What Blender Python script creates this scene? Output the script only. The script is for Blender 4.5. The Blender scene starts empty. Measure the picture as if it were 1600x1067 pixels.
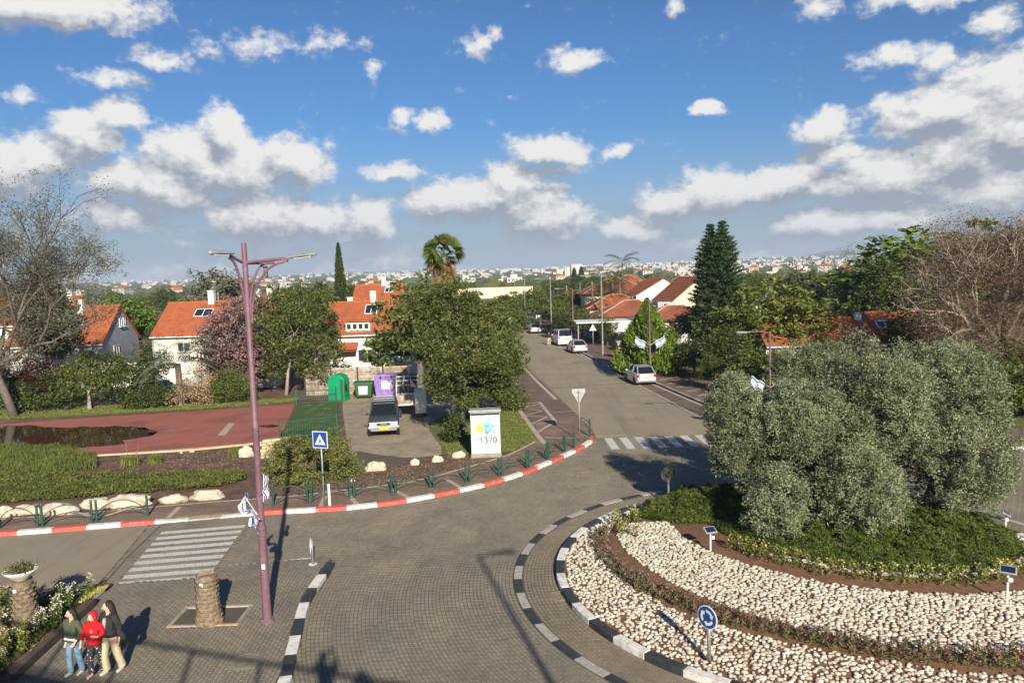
import bpy, bmesh, math, random
import numpy as np
from mathutils import Vector, Matrix, noise as mnoise
rnd = random.Random(7); RS = np.random.RandomState(11)
PI = math.pi
sc = bpy.context.scene; C = sc.collection
# ------------------------------------------------------------------ camera
FPX = 1186.0; CAMZ = 9.2; PITCH = math.radians(5.1); ROLL = math.radians(1.85)
cf = Vector((0, math.cos(PITCH), -math.sin(PITCH))); cr0 = Vector((1, 0, 0)); cu0 = cr0.cross(cf)
cr = cr0*math.cos(ROLL) - cu0*math.sin(ROLL); cu = cr0*math.sin(ROLL) + cu0*math.cos(ROLL)
cam = bpy.data.objects.new('camera', bpy.data.cameras.new('camera')); C.objects.link(cam)
cam.matrix_world = Matrix(((cr.x, cu.x, -cf.x, 0), (cr.y, cu.y, -cf.y, 0), (cr.z, cu.z, -cf.z, CAMZ), (0, 0, 0, 1)))
cam.data.sensor_width = 36; cam.data.lens = 36*FPX/1600; cam.data.clip_start = 0.05; cam.data.clip_end = 30000
sc.camera = cam
def at(x, y, z=0.0):            # photograph pixel -> point of the ground (height z)
    d = cf + cr*((x-800)/FPX) - cu*((y-533.5)/FPX)
    t = (z-CAMZ)/d.z
    return (d.x*t, d.y*t)
def ray_at(x, y, Y):            # photograph pixel at distance Y -> (x, z)
    d = cf + cr*((x-800)/FPX) - cu*((y-533.5)/FPX)
    t = Y/d.y
    return (d.x*t, CAMZ+d.z*t)
# ------------------------------------------------------------------ sun and sky
SUN_EL = math.radians(25.5); SUN_AZ = math.radians(14)      # light travels forward and to the left
L = Vector((-math.sin(SUN_AZ)*math.cos(SUN_EL), math.cos(SUN_AZ)*math.cos(SUN_EL), -math.sin(SUN_EL)))
sun = bpy.data.objects.new('sun', bpy.data.lights.new('sun', 'SUN')); C.objects.link(sun)
sun.data.energy = 5.0; sun.data.angle = math.radians(0.55); sun.data.color = (1.0, 0.91, 0.76)
sun.rotation_euler = (-L).to_track_quat('Z', 'Y').to_euler()
sc.view_settings.view_transform = 'Standard'; sc.view_settings.look = 'None'
sc.view_settings.exposure = 0.74; sc.view_settings.gamma = 1.0; sc.view_settings.use_curve_mapping = False
W = bpy.data.worlds.new('World'); sc.world = W; W.use_nodes = True
wn = W.node_tree; wn.nodes.clear()
SKY_STRENGTH = 0.063
class NT:
    """tiny helper that writes shader node trees"""
    def __init__(s, nt): s.nt = nt
    def n(s, typ, inputs=None, **props):
        nd = s.nt.nodes.new(typ)
        for k, v in props.items(): setattr(nd, k, v)
        for k, v in (inputs or {}).items():
            sock = nd.inputs[k]
            if isinstance(v, bpy.types.NodeSocket): s.nt.links.new(v, sock)
            else: sock.default_value = v
        return nd
    def m(s, op, a, b=0.0, c=0.0, clamp=False):
        nd = s.n('ShaderNodeMath', {0: a, 1: b, 2: c}, operation=op); nd.use_clamp = clamp
        return nd.outputs[0]
    def vm(s, op, a, b=(0, 0, 0), c=(0, 0, 0)):
        nd = s.n('ShaderNodeVectorMath', {0: a, 1: b, 2: c}, operation=op)
        return nd.outputs['Value'] if op in ('LENGTH', 'DOT_PRODUCT') else nd.outputs[0]
    def mix(s, f, a, b, blend='MIX'):
        nd = s.nt.nodes.new('ShaderNodeMix'); nd.data_type = 'RGBA'; nd.blend_type = blend
        for k, v in ((0, f), (6, a), (7, b)):
            if isinstance(v, bpy.types.NodeSocket): s.nt.links.new(v, nd.inputs[k])
            else: nd.inputs[k].default_value = (*v, 1) if isinstance(v, tuple) and len(v) == 3 else v
        return nd.outputs[2]
    def ramp(s, f, lo, hi, a=0.0, b=1.0, smooth=False):
        nd = s.n('ShaderNodeMapRange', {0: f, 1: lo, 2: hi, 3: a, 4: b})
        if smooth: nd.interpolation_type = 'SMOOTHSTEP'
        return nd.outputs[0]
    def noise(s, vec, scale, detail=4, rough=.55, dist=0.0):
        return s.n('ShaderNodeTexNoise', {'Vector': vec, 'Scale': scale, 'Detail': detail, 'Roughness': rough, 'Distortion': dist}).outputs[0]
def pix_ang(x, y):
    d = (cf + cr*((x-800)/FPX) - cu*((y-533.5)/FPX)).normalized()
    return math.atan2(d.x, d.y), math.asin(d.z)
CLOUDS = [(345, 262, 190, 62, 1), (345, 205, 50, 55, 1), (250, 290, 150, 50, 1), (465, 250, 80, 50, 1), (300, 240, 100, 60, 1),
 (60, 245, 110, 48, 1), (135, 215, 70, 48, 1), (180, 180, 55, 34, 1), (20, 270, 90, 50, 1), (200, 345, 110, 40, .95), (400, 340, 130, 55, 1), (490, 340, 100, 48, 1), (570, 350, 70, 46, 1),
 (860, 234, 105, 34, 1), (960, 232, 45, 15, .8), (770, 312, 175, 55, 1), (800, 285, 75, 42, 1), (850, 345, 110, 50, 1), (690, 320, 90, 40, 1), (620, 270, 75, 26, .85), (860, 265, 75, 18, .75),
 (990, 358, 85, 34, 1), (1130, 305, 150, 50, 1), (1240, 285, 110, 48, 1), (1060, 320, 90, 38, 1), (1295, 197, 65, 36, 1), (1300, 240, 65, 28, 1), (1400, 275, 170, 60, 1), (1480, 170, 130, 50, 1),
 (1570, 135, 120, 66, 1), (1570, 195, 150, 75, 1), (1440, 185, 90, 34, 1), (1500, 240, 160, 55, 1), (1560, 300, 150, 60, 1), (1400, 335, 170, 45, 1), (1300, 345, 120, 40, 1),
 (895, 92, 75, 28, .95), (755, 72, 38, 30, .75), (1100, 168, 32, 20, 1), (625, 182, 34, 34, .8), (678, 186, 44, 26, .9), (410, 68, 120, 26, .62), (500, 58, 55, 24, .68), (330, 70, 45, 26, .62), (250, 88, 75, 26, .72), (170, 125, 90, 20, .66),
 (1400, 92, 90, 26, .8), (1460, 95, 36, 36, .8), (80, 5, 190, 42, 1), (1280, 18, 55, 30, .7), (1560, 40, 80, 30, .8), (1450, 3, 150, 22, .7), (1062, 10, 26, 30, .62), (568, 70, 38, 22, .6), (578, 103, 32, 14, .7), (30, 145, 40, 20, .6)]
k = NT(wn)
tc = k.n('ShaderNodeTexCoord').outputs['Generated']
sep = k.n('ShaderNodeSeparateXYZ', {0: tc}).outputs
az = k.m('ARCTAN2', sep[0], sep[1]); el = k.m('ARCSINE', sep[2])
ang = k.n('ShaderNodeCombineXYZ', {0: az, 1: el, 2: 0.0}).outputs[0]
g = bpy.data.node_groups.new('cloud_field', 'ShaderNodeTree')
g.interface.new_socket('V', in_out='INPUT', socket_type='NodeSocketVector'); g.interface.new_socket('D', in_out='OUTPUT', socket_type='NodeSocketFloat')
kg = NT(g); gi = g.nodes.new('NodeGroupInput').outputs[0]; go = g.nodes.new('NodeGroupOutput')
w1 = kg.n('ShaderNodeTexNoise', {'Vector': gi, 'Scale': 14.0, 'Detail': 4.0, 'Roughness': .6}).outputs[1]
wv = kg.vm('MULTIPLY_ADD', w1, (.075, .05, 0), (-.0375, -.025, 0))
gv = kg.vm('ADD', gi, wv)
cur = None
for (x, y, rx, ry, wgt) in CLOUDS:
    a, e = pix_ang(x, y); sx, sy = FPX/(rx*1.04), FPX/(ry*1.12)
    gq = gv if cur is None else kg.vm('ADD', gv, kg.m('MULTIPLY', cur, 1e-7))     # keeps the nodes in sequence (stack space)
    v = kg.vm('MULTIPLY_ADD', gq, (sx, sy, 0), (-a*sx, -e*sy, 0))
    s_ = kg.n('ShaderNodeTexGradient', {'Vector': v}, gradient_type='SPHERICAL').outputs[1]
    if wgt != 1: s_ = kg.m('MULTIPLY', s_, wgt*.82)
    cur = s_ if cur is None else kg.m('SMOOTH_MAX', cur, s_, .12)
# the same kind of scattered cumulus all round, where the photograph does not look
gs = kg.n('ShaderNodeSeparateXYZ', {0: gi}).outputs
aside = kg.m('MULTIPLY', kg.ramp(kg.m('ABSOLUTE', gs[0]), .62, .85), kg.ramp(gs[1], .9, .5))
scat = kg.ramp(kg.noise(kg.vm('MULTIPLY', gi, (3.0, 6.5, 1)), 1.0, 3), .48, .80)
cur = kg.m('MAXIMUM', cur, kg.m('MULTIPLY', scat, aside))
bank = kg.m('MULTIPLY', kg.ramp(gs[1], .105, .0), kg.ramp(kg.noise(kg.vm('MULTIPLY', gi, (5, 22, 1)), 1.0, 2), .30, .62))
cur = kg.m('MAXIMUM', cur, kg.m('MULTIPLY', bank, .56))
nz = kg.noise(kg.vm('MULTIPLY', gi, (1, 1.35, 1)), 26.0, 6, .62)
nb = kg.noise(kg.vm('MULTIPLY', gi, (1, 1.3, 1)), 75.0, 3, .6)
tot = kg.m('ADD', cur, kg.m('MULTIPLY_ADD', nz, .92, -.47)); tot = kg.m('ADD', tot, kg.m('MULTIPLY_ADD', nb, .46, -.23))
tot = kg.m('MULTIPLY', tot, kg.ramp(cur, .015, .10))
g.links.new(tot, go.inputs[0])
def field(vec):
    nd = wn.nodes.new('ShaderNodeGroup'); nd.node_tree = g; wn.links.new(vec, nd.inputs[0]); return nd.outputs[0]
D0 = field(ang); D1 = field(k.vm('ADD', k.vm('ADD', ang, (.009, .024, 0)), k.m('MULTIPLY', D0, 1e-7)))
alpha = k.m('MULTIPLY', k.ramp(D0, .15, .56, smooth=True), k.ramp(el, -.05, -.01))
lit = k.m('MULTIPLY_ADD', k.m('SUBTRACT', D0, D1), 1.8, .57)
lit = k.m('SUBTRACT', lit, k.m('MULTIPLY', k.ramp(el, .20, .02), .34), clamp=True)
cc = k.mix(lit, (3.0, 3.35, 3.95), (8.8, 8.6, 8.3))
sky = k.n('ShaderNodeTexSky', sky_type='NISHITA', sun_disc=False, sun_elevation=SUN_EL, sun_rotation=PI-SUN_AZ,
          altitude=60, air_density=1.0, dust_density=0.35, ozone_density=2.2).outputs[0]
skyc = k.mix(1.0, sky, (.33, .61, .91), 'MULTIPLY')
veil = k.m('MULTIPLY', k.ramp(el, .20, -.01, smooth=True), .88)
skyc = k.mix(veil, skyc, (3.2, 3.75, 4.5))
final = k.mix(k.m('MULTIPLY', alpha, .97), skyc, cc)
bg = k.n('ShaderNodeBackground', {'Color': final, 'Strength': SKY_STRENGTH})
wn.links.new(bg.outputs[0], k.n('ShaderNodeOutputWorld').inputs[0])
W.cycles.sampling_method = 'MANUAL'; W.cycles.sample_map_resolution = 512
sc.cycles.max_bounces = 6; sc.cycles.diffuse_bounces = 2; sc.cycles.glossy_bounces = 2; sc.cycles.transmission_bounces = 4
sc.cycles.transparent_max_bounces = 8; sc.cycles.volume_bounces = 0
sc.cycles.use_denoising = True
# ------------------------------------------------------------------ materials
def mat(name, col, rough=.8, var=None, scale=3.0, bump=0.0, bscale=20.0, island=0.0, metal=0.0, trans=0.0, spec=.4, dirt=None, dscale=.6, dlo=.45, dhi=.7, coat=0.0, stain=None):
    """col base colour; var second colour mixed by noise; dirt third colour in broad patches; island = brightness spread per piece"""
    m = bpy.data.materials.new(name); m.use_nodes = True; nt = m.node_tree; nt.nodes.clear(); q = NT(nt)
    pos = q.n('ShaderNodeNewGeometry').outputs['Position']
    c = (*col, 1)
    if var: c = q.mix(q.ramp(q.noise(pos, scale, 5), .35, .65), col, var)
    if dirt: c = q.mix(q.ramp(q.noise(pos, dscale, 6, .65), dlo, dhi), c if not isinstance(c, tuple) else col, dirt)
    if stain:
        a_ = q.ramp(q.noise(q.vm('MULTIPLY', pos, stain[1]), 1.0, 6, .7), .50, .72); b_ = q.ramp(q.noise(pos, 1.7, 3, .6), .60, .78)
        c = q.mix(q.m('MULTIPLY', q.m('MAXIMUM', a_, b_), stain[2]), c if not isinstance(c, tuple) else col, stain[0])
    if island:
        r = q.m('FRACT', q.m('ADD', q.n('ShaderNodeNewGeometry').outputs['Random Per Island'], q.n('ShaderNodeObjectInfo').outputs['Random']))
        f = q.ramp(r, 0, 1, 1-island, 1+island)
        cb = q.n('ShaderNodeCombineXYZ', {0: f, 1: f, 2: f}).outputs[0]
        c = q.mix(1.0, c if not isinstance(c, tuple) else col, cb, 'MULTIPLY')
    b = q.n('ShaderNodeBsdfPrincipled', {'Base Color': c, 'Roughness': rough, 'Metallic': metal, 'Specular IOR Level': spec, 'Coat Weight': coat})
    if bump:
        h = q.noise(pos, bscale, 5, .6)
        bn = q.n('ShaderNodeBump', {'Height': h, 'Strength': bump, 'Distance': .03}); nt.links.new(bn.outputs[0], b.inputs['Normal'])
    out = b.outputs[0]
    if trans:
        t = q.n('ShaderNodeBsdfTranslucent', {'Color': c})
        ms = q.n('ShaderNodeMixShader', {0: trans, 1: out, 2: t.outputs[0]}); out = ms.outputs[0]
    nt.links.new(out, q.n('ShaderNodeOutputMaterial').inputs[0])
    return m
def leafmat(name, a, b, island=.35, rough=.55, trans=.22, scale=.9): return mat(name, a, rough, var=b, scale=scale, island=island, trans=trans, spec=.3)
M = dict(
 asphalt=mat('asphalt', (.295, .242, .166), .9, stain=((.13, .11, .085), (1.3, .07, 1), .5), var=(.235, .196, .142), scale=.35, bump=.5, bscale=120, dirt=(.27, .235, .18), dscale=.25),
 paver=mat('grey_paver', (.205, .178, .137), .85, stain=((.10, .088, .07), (.5, .35, 1), .55), var=(.175, .148, .11), scale=.8, island=.10, bump=.3, bscale=90, dirt=(.25, .21, .15), dscale=.35),
 joint=mat('joint_sand', (.105, .090, .068), .95, bump=.5, bscale=60, var=(.085, .072, .055), scale=2),
 apron=mat('apron_paver', (.22, .18, .125), .85, var=(.17, .142, .10), scale=.8, island=.10, bump=.3, bscale=90),
 redpaver=mat('brown_paver', (.150, .102, .074), .88, var=(.122, .085, .062), scale=1.2, island=.14, bump=.3, bscale=80, dirt=(.20, .15, .11), dscale=.5),
 inlay=mat('pale_inlay', (.46, .36, .29), .8, var=(.36, .28, .22), scale=3, bump=.2, island=.08),
 concrete=mat('concrete', (.36, .32, .26), .85, var=(.28, .25, .2), scale=2, bump=.4, bscale=40, dirt=(.2, .17, .13), dscale=1.3),
 kwhite=mat('white_kerb_paint', (.74, .71, .65), .65, var=(.60, .56, .49), scale=5, bump=.25, bscale=25, dirt=(.34, .30, .25), dscale=5, dlo=.52, dhi=.72),
 kred=mat('red_kerb_paint', (.62, .085, .06), .6, var=(.48, .10, .075), scale=5, bump=.25, bscale=25, dirt=(.42, .30, .25), dscale=5, dlo=.54, dhi=.76),
 kblack=mat('black_kerb_paint', (.028, .029, .032), .6, var=(.05, .05, .05), scale=5, bump=.25, bscale=25, dirt=(.15, .13, .11), dscale=4, dlo=.58, dhi=.8),
 kgrey=mat('worn_white_paint', (.42, .39, .34), .75, var=(.30, .27, .23), scale=6, bump=.25, bscale=25),
 paint=mat('road_paint', (.62, .60, .56), .7, var=(.42, .40, .36), scale=14, bump=.3, bscale=70, dirt=(.26, .24, .20), dscale=7, dlo=.56, dhi=.72),
 oldpaint=mat('old_road_paint', (.40, .36, .30), .8, var=(.27, .235, .19), scale=8),
 soil=mat('mulch_soil', (.13, .072, .045), .95, var=(.075, .042, .028), scale=6, bump=.8, bscale=30, dirt=(.19, .125, .085), dscale=1.0),
 redsoil=mat('red_soil', (.22, .115, .06), .95, var=(.14, .07, .04), scale=5, bump=.8, bscale=30),
 gravel=mat('packed_gravel', (.36, .295, .215), .95, var=(.27, .22, .16), scale=3, bump=.9, bscale=35, dirt=(.20, .155, .115), dscale=.7),
 lawn=mat('lawn_base', (.085, .115, .024), .95, var=(.13, .125, .035), scale=1.4, bump=1.0, bscale=40, dirt=(.22, .16, .07), dscale=.6, dlo=.55),
 dry=mat('dry_land', (.115, .125, .06), .95, var=(.17, .145, .08), scale=.02, bump=.6, bscale=1, dirt=(.06, .085, .035), dscale=.012, dlo=.40, dhi=.6),
 court=mat('red_court', (.34, .115, .085), .75, var=(.29, .10, .075), scale=.8, bump=.15, bscale=50, dirt=(.19, .075, .055), dscale=.35, dlo=.5),
 turf=mat('artificial_turf', (.028, .085, .018), .95, var=(.045, .105, .022), scale=2.5, bump=1, bscale=90, dirt=(.07, .10, .03), dscale=1),
 water=mat('puddle_water', (.055, .022, .016), .05, spec=.9),
 stone=mat('white_pebble', (.56, .51, .42), .8, var=(.44, .38, .30), scale=2.2, bump=.5, bscale=30, island=.26, dirt=(.36, .27, .18), dscale=1.1, dlo=.58, dhi=.74),
 rock=mat('limestone_rock', (.60, .52, .41), .85, var=(.42, .35, .26), scale=2.5, bump=1.0, bscale=8, dirt=(.26, .20, .14), dscale=2.2, dlo=.55, dhi=.72),
 sandwall=mat('sandstone_block', (.50, .40, .26), .85, var=(.40, .31, .20), scale=3, bump=.5, bscale=15, island=.12),
 slatwall=mat('weathered_slat', (.42, .34, .25), .85, var=(.26, .20, .15), scale=4, bump=.4, bscale=20, island=.22, dirt=(.16, .13, .10), dscale=2),
 mauve=mat('mauve_pole_paint', (.175, .088, .115), .55, var=(.15, .078, .098), scale=3, spec=.4, bump=.2, bscale=12, dirt=(.24, .16, .17), dscale=5, dlo=.50, dhi=.8),
 greypole=mat('galvanised_steel', (.34, .33, .32), .45, metal=.4, var=(.26, .25, .24), scale=6),
 darkpole=mat('dark_steel', (.05, .05, .05), .5),
 lampgrey=mat('lamp_head_grey', (.26, .28, .28), .45, var=(.22, .24, .24)),
 greenp=mat('green_fence_paint', (.014, .058, .042), .45, var=(.02, .075, .052), scale=5, spec=.5, dirt=(.05, .06, .05), dscale=7, dlo=.6, dhi=.8),
 signblue=mat('sign_blue', (.012, .055, .26), .4, spec=.5), signwhite=mat('sign_white', (.72, .74, .76), .4, var=(.62, .64, .66)),
 signback=mat('sign_back', (.40, .41, .41), .5, metal=.2, var=(.3, .3, .3), scale=7), black=mat('matte_black', (.02, .02, .02), .6),
 white=mat('white_render', (.74, .71, .66), .9, var=(.66, .63, .58), scale=.7, bump=.15, bscale=30, dirt=(.55, .51, .45), dscale=.8, dlo=.5, dhi=.8),
 cream=mat('cream_render', (.72, .62, .42), .9, var=(.66, .57, .39), scale=.7, dirt=(.58, .5, .36), dscale=.8),
 grey=mat('plain_grey', (.38, .40, .43), .9, var=(.34, .36, .39), scale=.7, dirt=(.3, .32, .35), dscale=1),  # plain grey, also given to the gable ends of white houses
 tile=mat('terracotta_tile', (.40, .115, .042), .8, var=(.33, .095, .04), scale=1.6, bump=.3, bscale=20, dirt=(.20, .085, .05), dscale=1.1, dlo=.5, dhi=.75),
 oldtile=mat('old_terracotta_tile', (.34, .105, .05), .8, var=(.25, .08, .045), scale=1.6, dirt=(.14, .075, .05), dscale=1.1),
 glass=mat('window_glass', (.03, .04, .05), .08, spec=.8), frame=mat('white_frame', (.68, .67, .65), .5), blueglass=mat('blue_screen', (.05, .22, .38), .3),
 solar=mat('solar_glass', (.012, .022, .05), .12, spec=.8), cabinet=mat('cabinet_enamel', (.60, .66, .62), .6, var=(.54, .60, .57), scale=3, dirt=(.40, .43, .40), dscale=5, dlo=.58, dhi=.75),
 g_yel=mat('graffiti_yellow', (.50, .62, .03), .6), g_teal=mat('graffiti_teal', (.04, .36, .42), .6, var=(.12, .5, .5), scale=12), g_blk=mat('graffiti_dark', (.05, .06, .07), .6), g_blu=mat('graffiti_blue', (.12, .30, .62), .6),
 booth=mat('bright_green_plastic', (.0, .27, .115), .4, spec=.5, var=(.0, .24, .10)), bingreen=mat('dark_green_plastic', (.025, .085, .03), .5, var=(.035, .1, .04)), purple=mat('purple_plastic', (.20, .115, .42), .5, var=(.24, .15, .45), dirt=(.3, .24, .4), dscale=4),
 bark=mat('bark', (.13, .095, .065), .95, var=(.075, .055, .04), scale=6, bump=1, bscale=14), palebark=mat('pale_bark', (.36, .31, .25), .95, var=(.24, .20, .16), scale=5, bump=.6, bscale=12),
 greybark=mat('grey_bark', (.16, .135, .115), .95, var=(.10, .085, .072), scale=5, bump=.6, bscale=12),
 tanbark=mat('tan_bark', (.27, .18, .115), .95, var=(.17, .11, .075), scale=4, bump=.8, bscale=10),
 palmbark=mat('palm_fibre', (.27, .205, .14), .95, var=(.16, .12, .08), scale=9, bump=1, bscale=22, island=.15),
 timber=mat('old_timber', (.06, .045, .035), .9, var=(.10, .075, .055), scale=3, bump=.8, bscale=18),
 pot=mat('white_pot', (.74, .70, .62), .6, var=(.62, .57, .48), scale=6),
 iron=mat('cast_iron_cover', (.26, .215, .15), .8, var=(.19, .16, .115), scale=9, bump=.6, bscale=50),
 skin=mat('skin', (.58, .36, .27), .55, spec=.3), hair=mat('dark_hair', (.022, .013, .010), .5, bump=.5, bscale=80),
 tyre=mat('tyre_rubber', (.02, .02, .02), .85), rim=mat('wheel_rim', (.30, .30, .31), .35, metal=.6), chrome=mat('bright_trim', (.55, .55, .56), .25, metal=.7),
 carglass=mat('car_glass', (.012, .014, .016), .06, spec=.8), plate=mat('yellow_plate', (.72, .50, .02), .5), lens=mat('lamp_lens', (.62, .63, .62), .15, spec=.8), taillens=mat('red_lens', (.4, .01, .01), .2),
 flagw=mat('flag_white', (.74, .75, .78), .8, trans=.25), flagb=mat('flag_blue', (.02, .08, .38), .8, trans=.2),
 pinkpil=mat('pink_render', (.55, .33, .27), .85), blueb=mat('blue_paint', (.02, .20, .52), .4, var=(.03, .26, .58)), orange=mat('orange_awning', (.62, .10, .03), .7), yellow=mat('yellow_paint', (.62, .58, .08), .7),
 farwhite=mat('far_white_wall', (.50, .48, .44), .9, var=(.36, .34, .31), scale=.05), farstone=mat('far_stone_wall', (.50, .44, .35), .9), far_dark=mat('far_window', (.08, .09, .10), .4),
 hill=mat('far_hill', (.10, .115, .075), .95, var=(.17, .16, .12), scale=.006, dirt=(.30, .28, .24), dscale=.02, dlo=.56, dhi=.7),
 metal_roof=mat('white_metal_roof', (.62, .62, .60), .5), deck=mat('bridge_deck', (.30, .29, .27), .8),
)
LM = dict(
 olive=leafmat('olive_leaf', (0.118, 0.142, 0.068), (0.25, 0.275, 0.155), .5, .5, .08), olive_in=leafmat('olive_leaf_shaded', (0.075, 0.095, 0.05), (0.1, 0.12, 0.07), .3),  # olive_in: darker leaf colour standing in for shade inside the crowns
 juniper=leafmat('juniper_needles', (.048, .078, .013), (.105, .132, .022), .5, .6, .12, 1.5),
 dark=leafmat('dark_leaf', (0.052, 0.078, 0.018), (0.092, 0.115, 0.026), .4), mid=leafmat('mid_leaf', (0.08, 0.118, 0.022), (0.14, 0.158, 0.036), .4),
 bright=leafmat('bright_leaf', (0.1139, 0.1922, 0.022), (0.1675, 0.2232, 0.033), .35, trans=.3), ficus=leafmat('ficus_leaf', (0.075, 0.105, 0.026), (0.145, 0.155, 0.04), .42, .45),
 yellowg=leafmat('yellow_green_leaf', (0.1876, 0.1984, 0.033), (0.134, 0.1612, 0.033), .35), hedge=leafmat('hedge_leaf', (0.13, 0.155, 0.04), (0.19, 0.18, 0.055), .4),
 cover=leafmat('ground_cover_leaf', (0.085, 0.112, 0.022), (0.145, 0.15, 0.036), .4, scale=1.2), grass=leafmat('grass_blade', (0.1139, 0.1612, 0.033), (0.201, 0.1984, 0.055), .35, scale=1.5),
 pink=leafmat('pink_blossom', (0.3, 0.17, 0.18), (0.22, 0.14, 0.13), .4), brown=leafmat('brown_pods', (.165, .112, .078), (.22, .145, .098), .4, scale=.5), greyt=leafmat('grey_twig_leaf', (0.13, 0.125, 0.075), (0.19, 0.18, 0.12), .4),
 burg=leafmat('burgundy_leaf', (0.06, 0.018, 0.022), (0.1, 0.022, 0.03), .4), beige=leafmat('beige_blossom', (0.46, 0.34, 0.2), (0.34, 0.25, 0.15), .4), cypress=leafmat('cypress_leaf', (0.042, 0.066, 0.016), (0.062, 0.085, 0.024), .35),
 pine=leafmat('pine_needles', (0.0375, 0.0744, 0.0242), (0.0643, 0.1054, 0.033), .35), palm=leafmat('palm_leaf', (0.0804, 0.124, 0.0275), (0.134, 0.1612, 0.0385), .3, .45), drypalm=leafmat('dry_palm_leaf', (0.3, 0.19, 0.095), (0.22, 0.13, 0.065), .35),
 greypalm=leafmat('grey_palm_leaf', (0.15, 0.18, 0.1), (0.19, 0.21, 0.13), .3), red=leafmat('red_flower', (0.42, 0.05, 0.04), (0.3, 0.05, 0.05), .3), whitefl=leafmat('white_flower', (0.7, 0.66, 0.58), (0.6, 0.55, 0.42), .2),
 yellfl=leafmat('cream_flower', (0.46, 0.44, 0.14), (0.4, 0.34, 0.12), .3), far=leafmat('far_foliage', (0.0603, 0.0818, 0.0242), (0.1045, 0.1091, 0.0352), .3, scale=.03), purplet=leafmat('heather_leaf', (.15, .105, .06), (.13, .16, .045), .4, scale=2.5),
)
# ------------------------------------------------------------------ mesh helpers
def tag(o, label=None, cat=None, group=None, kind=None):
    if label: o['label'] = label
    if cat: o['category'] = cat
    if group: o['group'] = group
    if kind: o['kind'] = kind
    return o
def link(name, me, m=None, parent=None, loc=None, rz=None, smooth=False):
    if m is not None: me.materials.clear(); me.materials.append(m)
    if smooth: me.polygons.foreach_set('use_smooth', [True]*len(me.polygons))
    o = bpy.data.objects.new(name, me); C.objects.link(o)
    if parent is not None: o.parent = parent
    if loc is not None: o.location = loc
    if rz is not None: o.rotation_euler = (0, 0, rz)
    return o
def thing(name, label, cat, loc=(0, 0, 0), rz=0, group=None):
    o = bpy.data.objects.new(name, None); C.objects.link(o); o.location = loc; o.rotation_euler = (0, 0, rz); o.empty_display_size = .2
    return tag(o, label, cat, group)
def copy_tree(o, parent=None):
    c = o.copy(); C.objects.link(c)
    if parent is not None: c.parent = parent
    for ch in KIDS(o): copy_tree(ch, c)
    return c
def KIDS(o): return [x for x in o.children]
def np_mesh(name, V, Fq):
    me = bpy.data.meshes.new(name); V = np.asarray(V, dtype=np.float32); Fq = np.asarray(Fq, dtype=np.int32)
    n, kk = Fq.shape
    me.vertices.add(len(V)); me.vertices.foreach_set('co', V.ravel())
    me.loops.add(n*kk); me.loops.foreach_set('vertex_index', Fq.ravel())
    me.polygons.add(n); me.polygons.foreach_set('loop_start', np.arange(0, n*kk, kk, dtype=np.int32)); me.polygons.foreach_set('loop_total', np.full(n, kk, dtype=np.int32))
    me.polygons.foreach_set('use_smooth', np.zeros(n, dtype=bool)); me.update(calc_edges=True); return me
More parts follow.
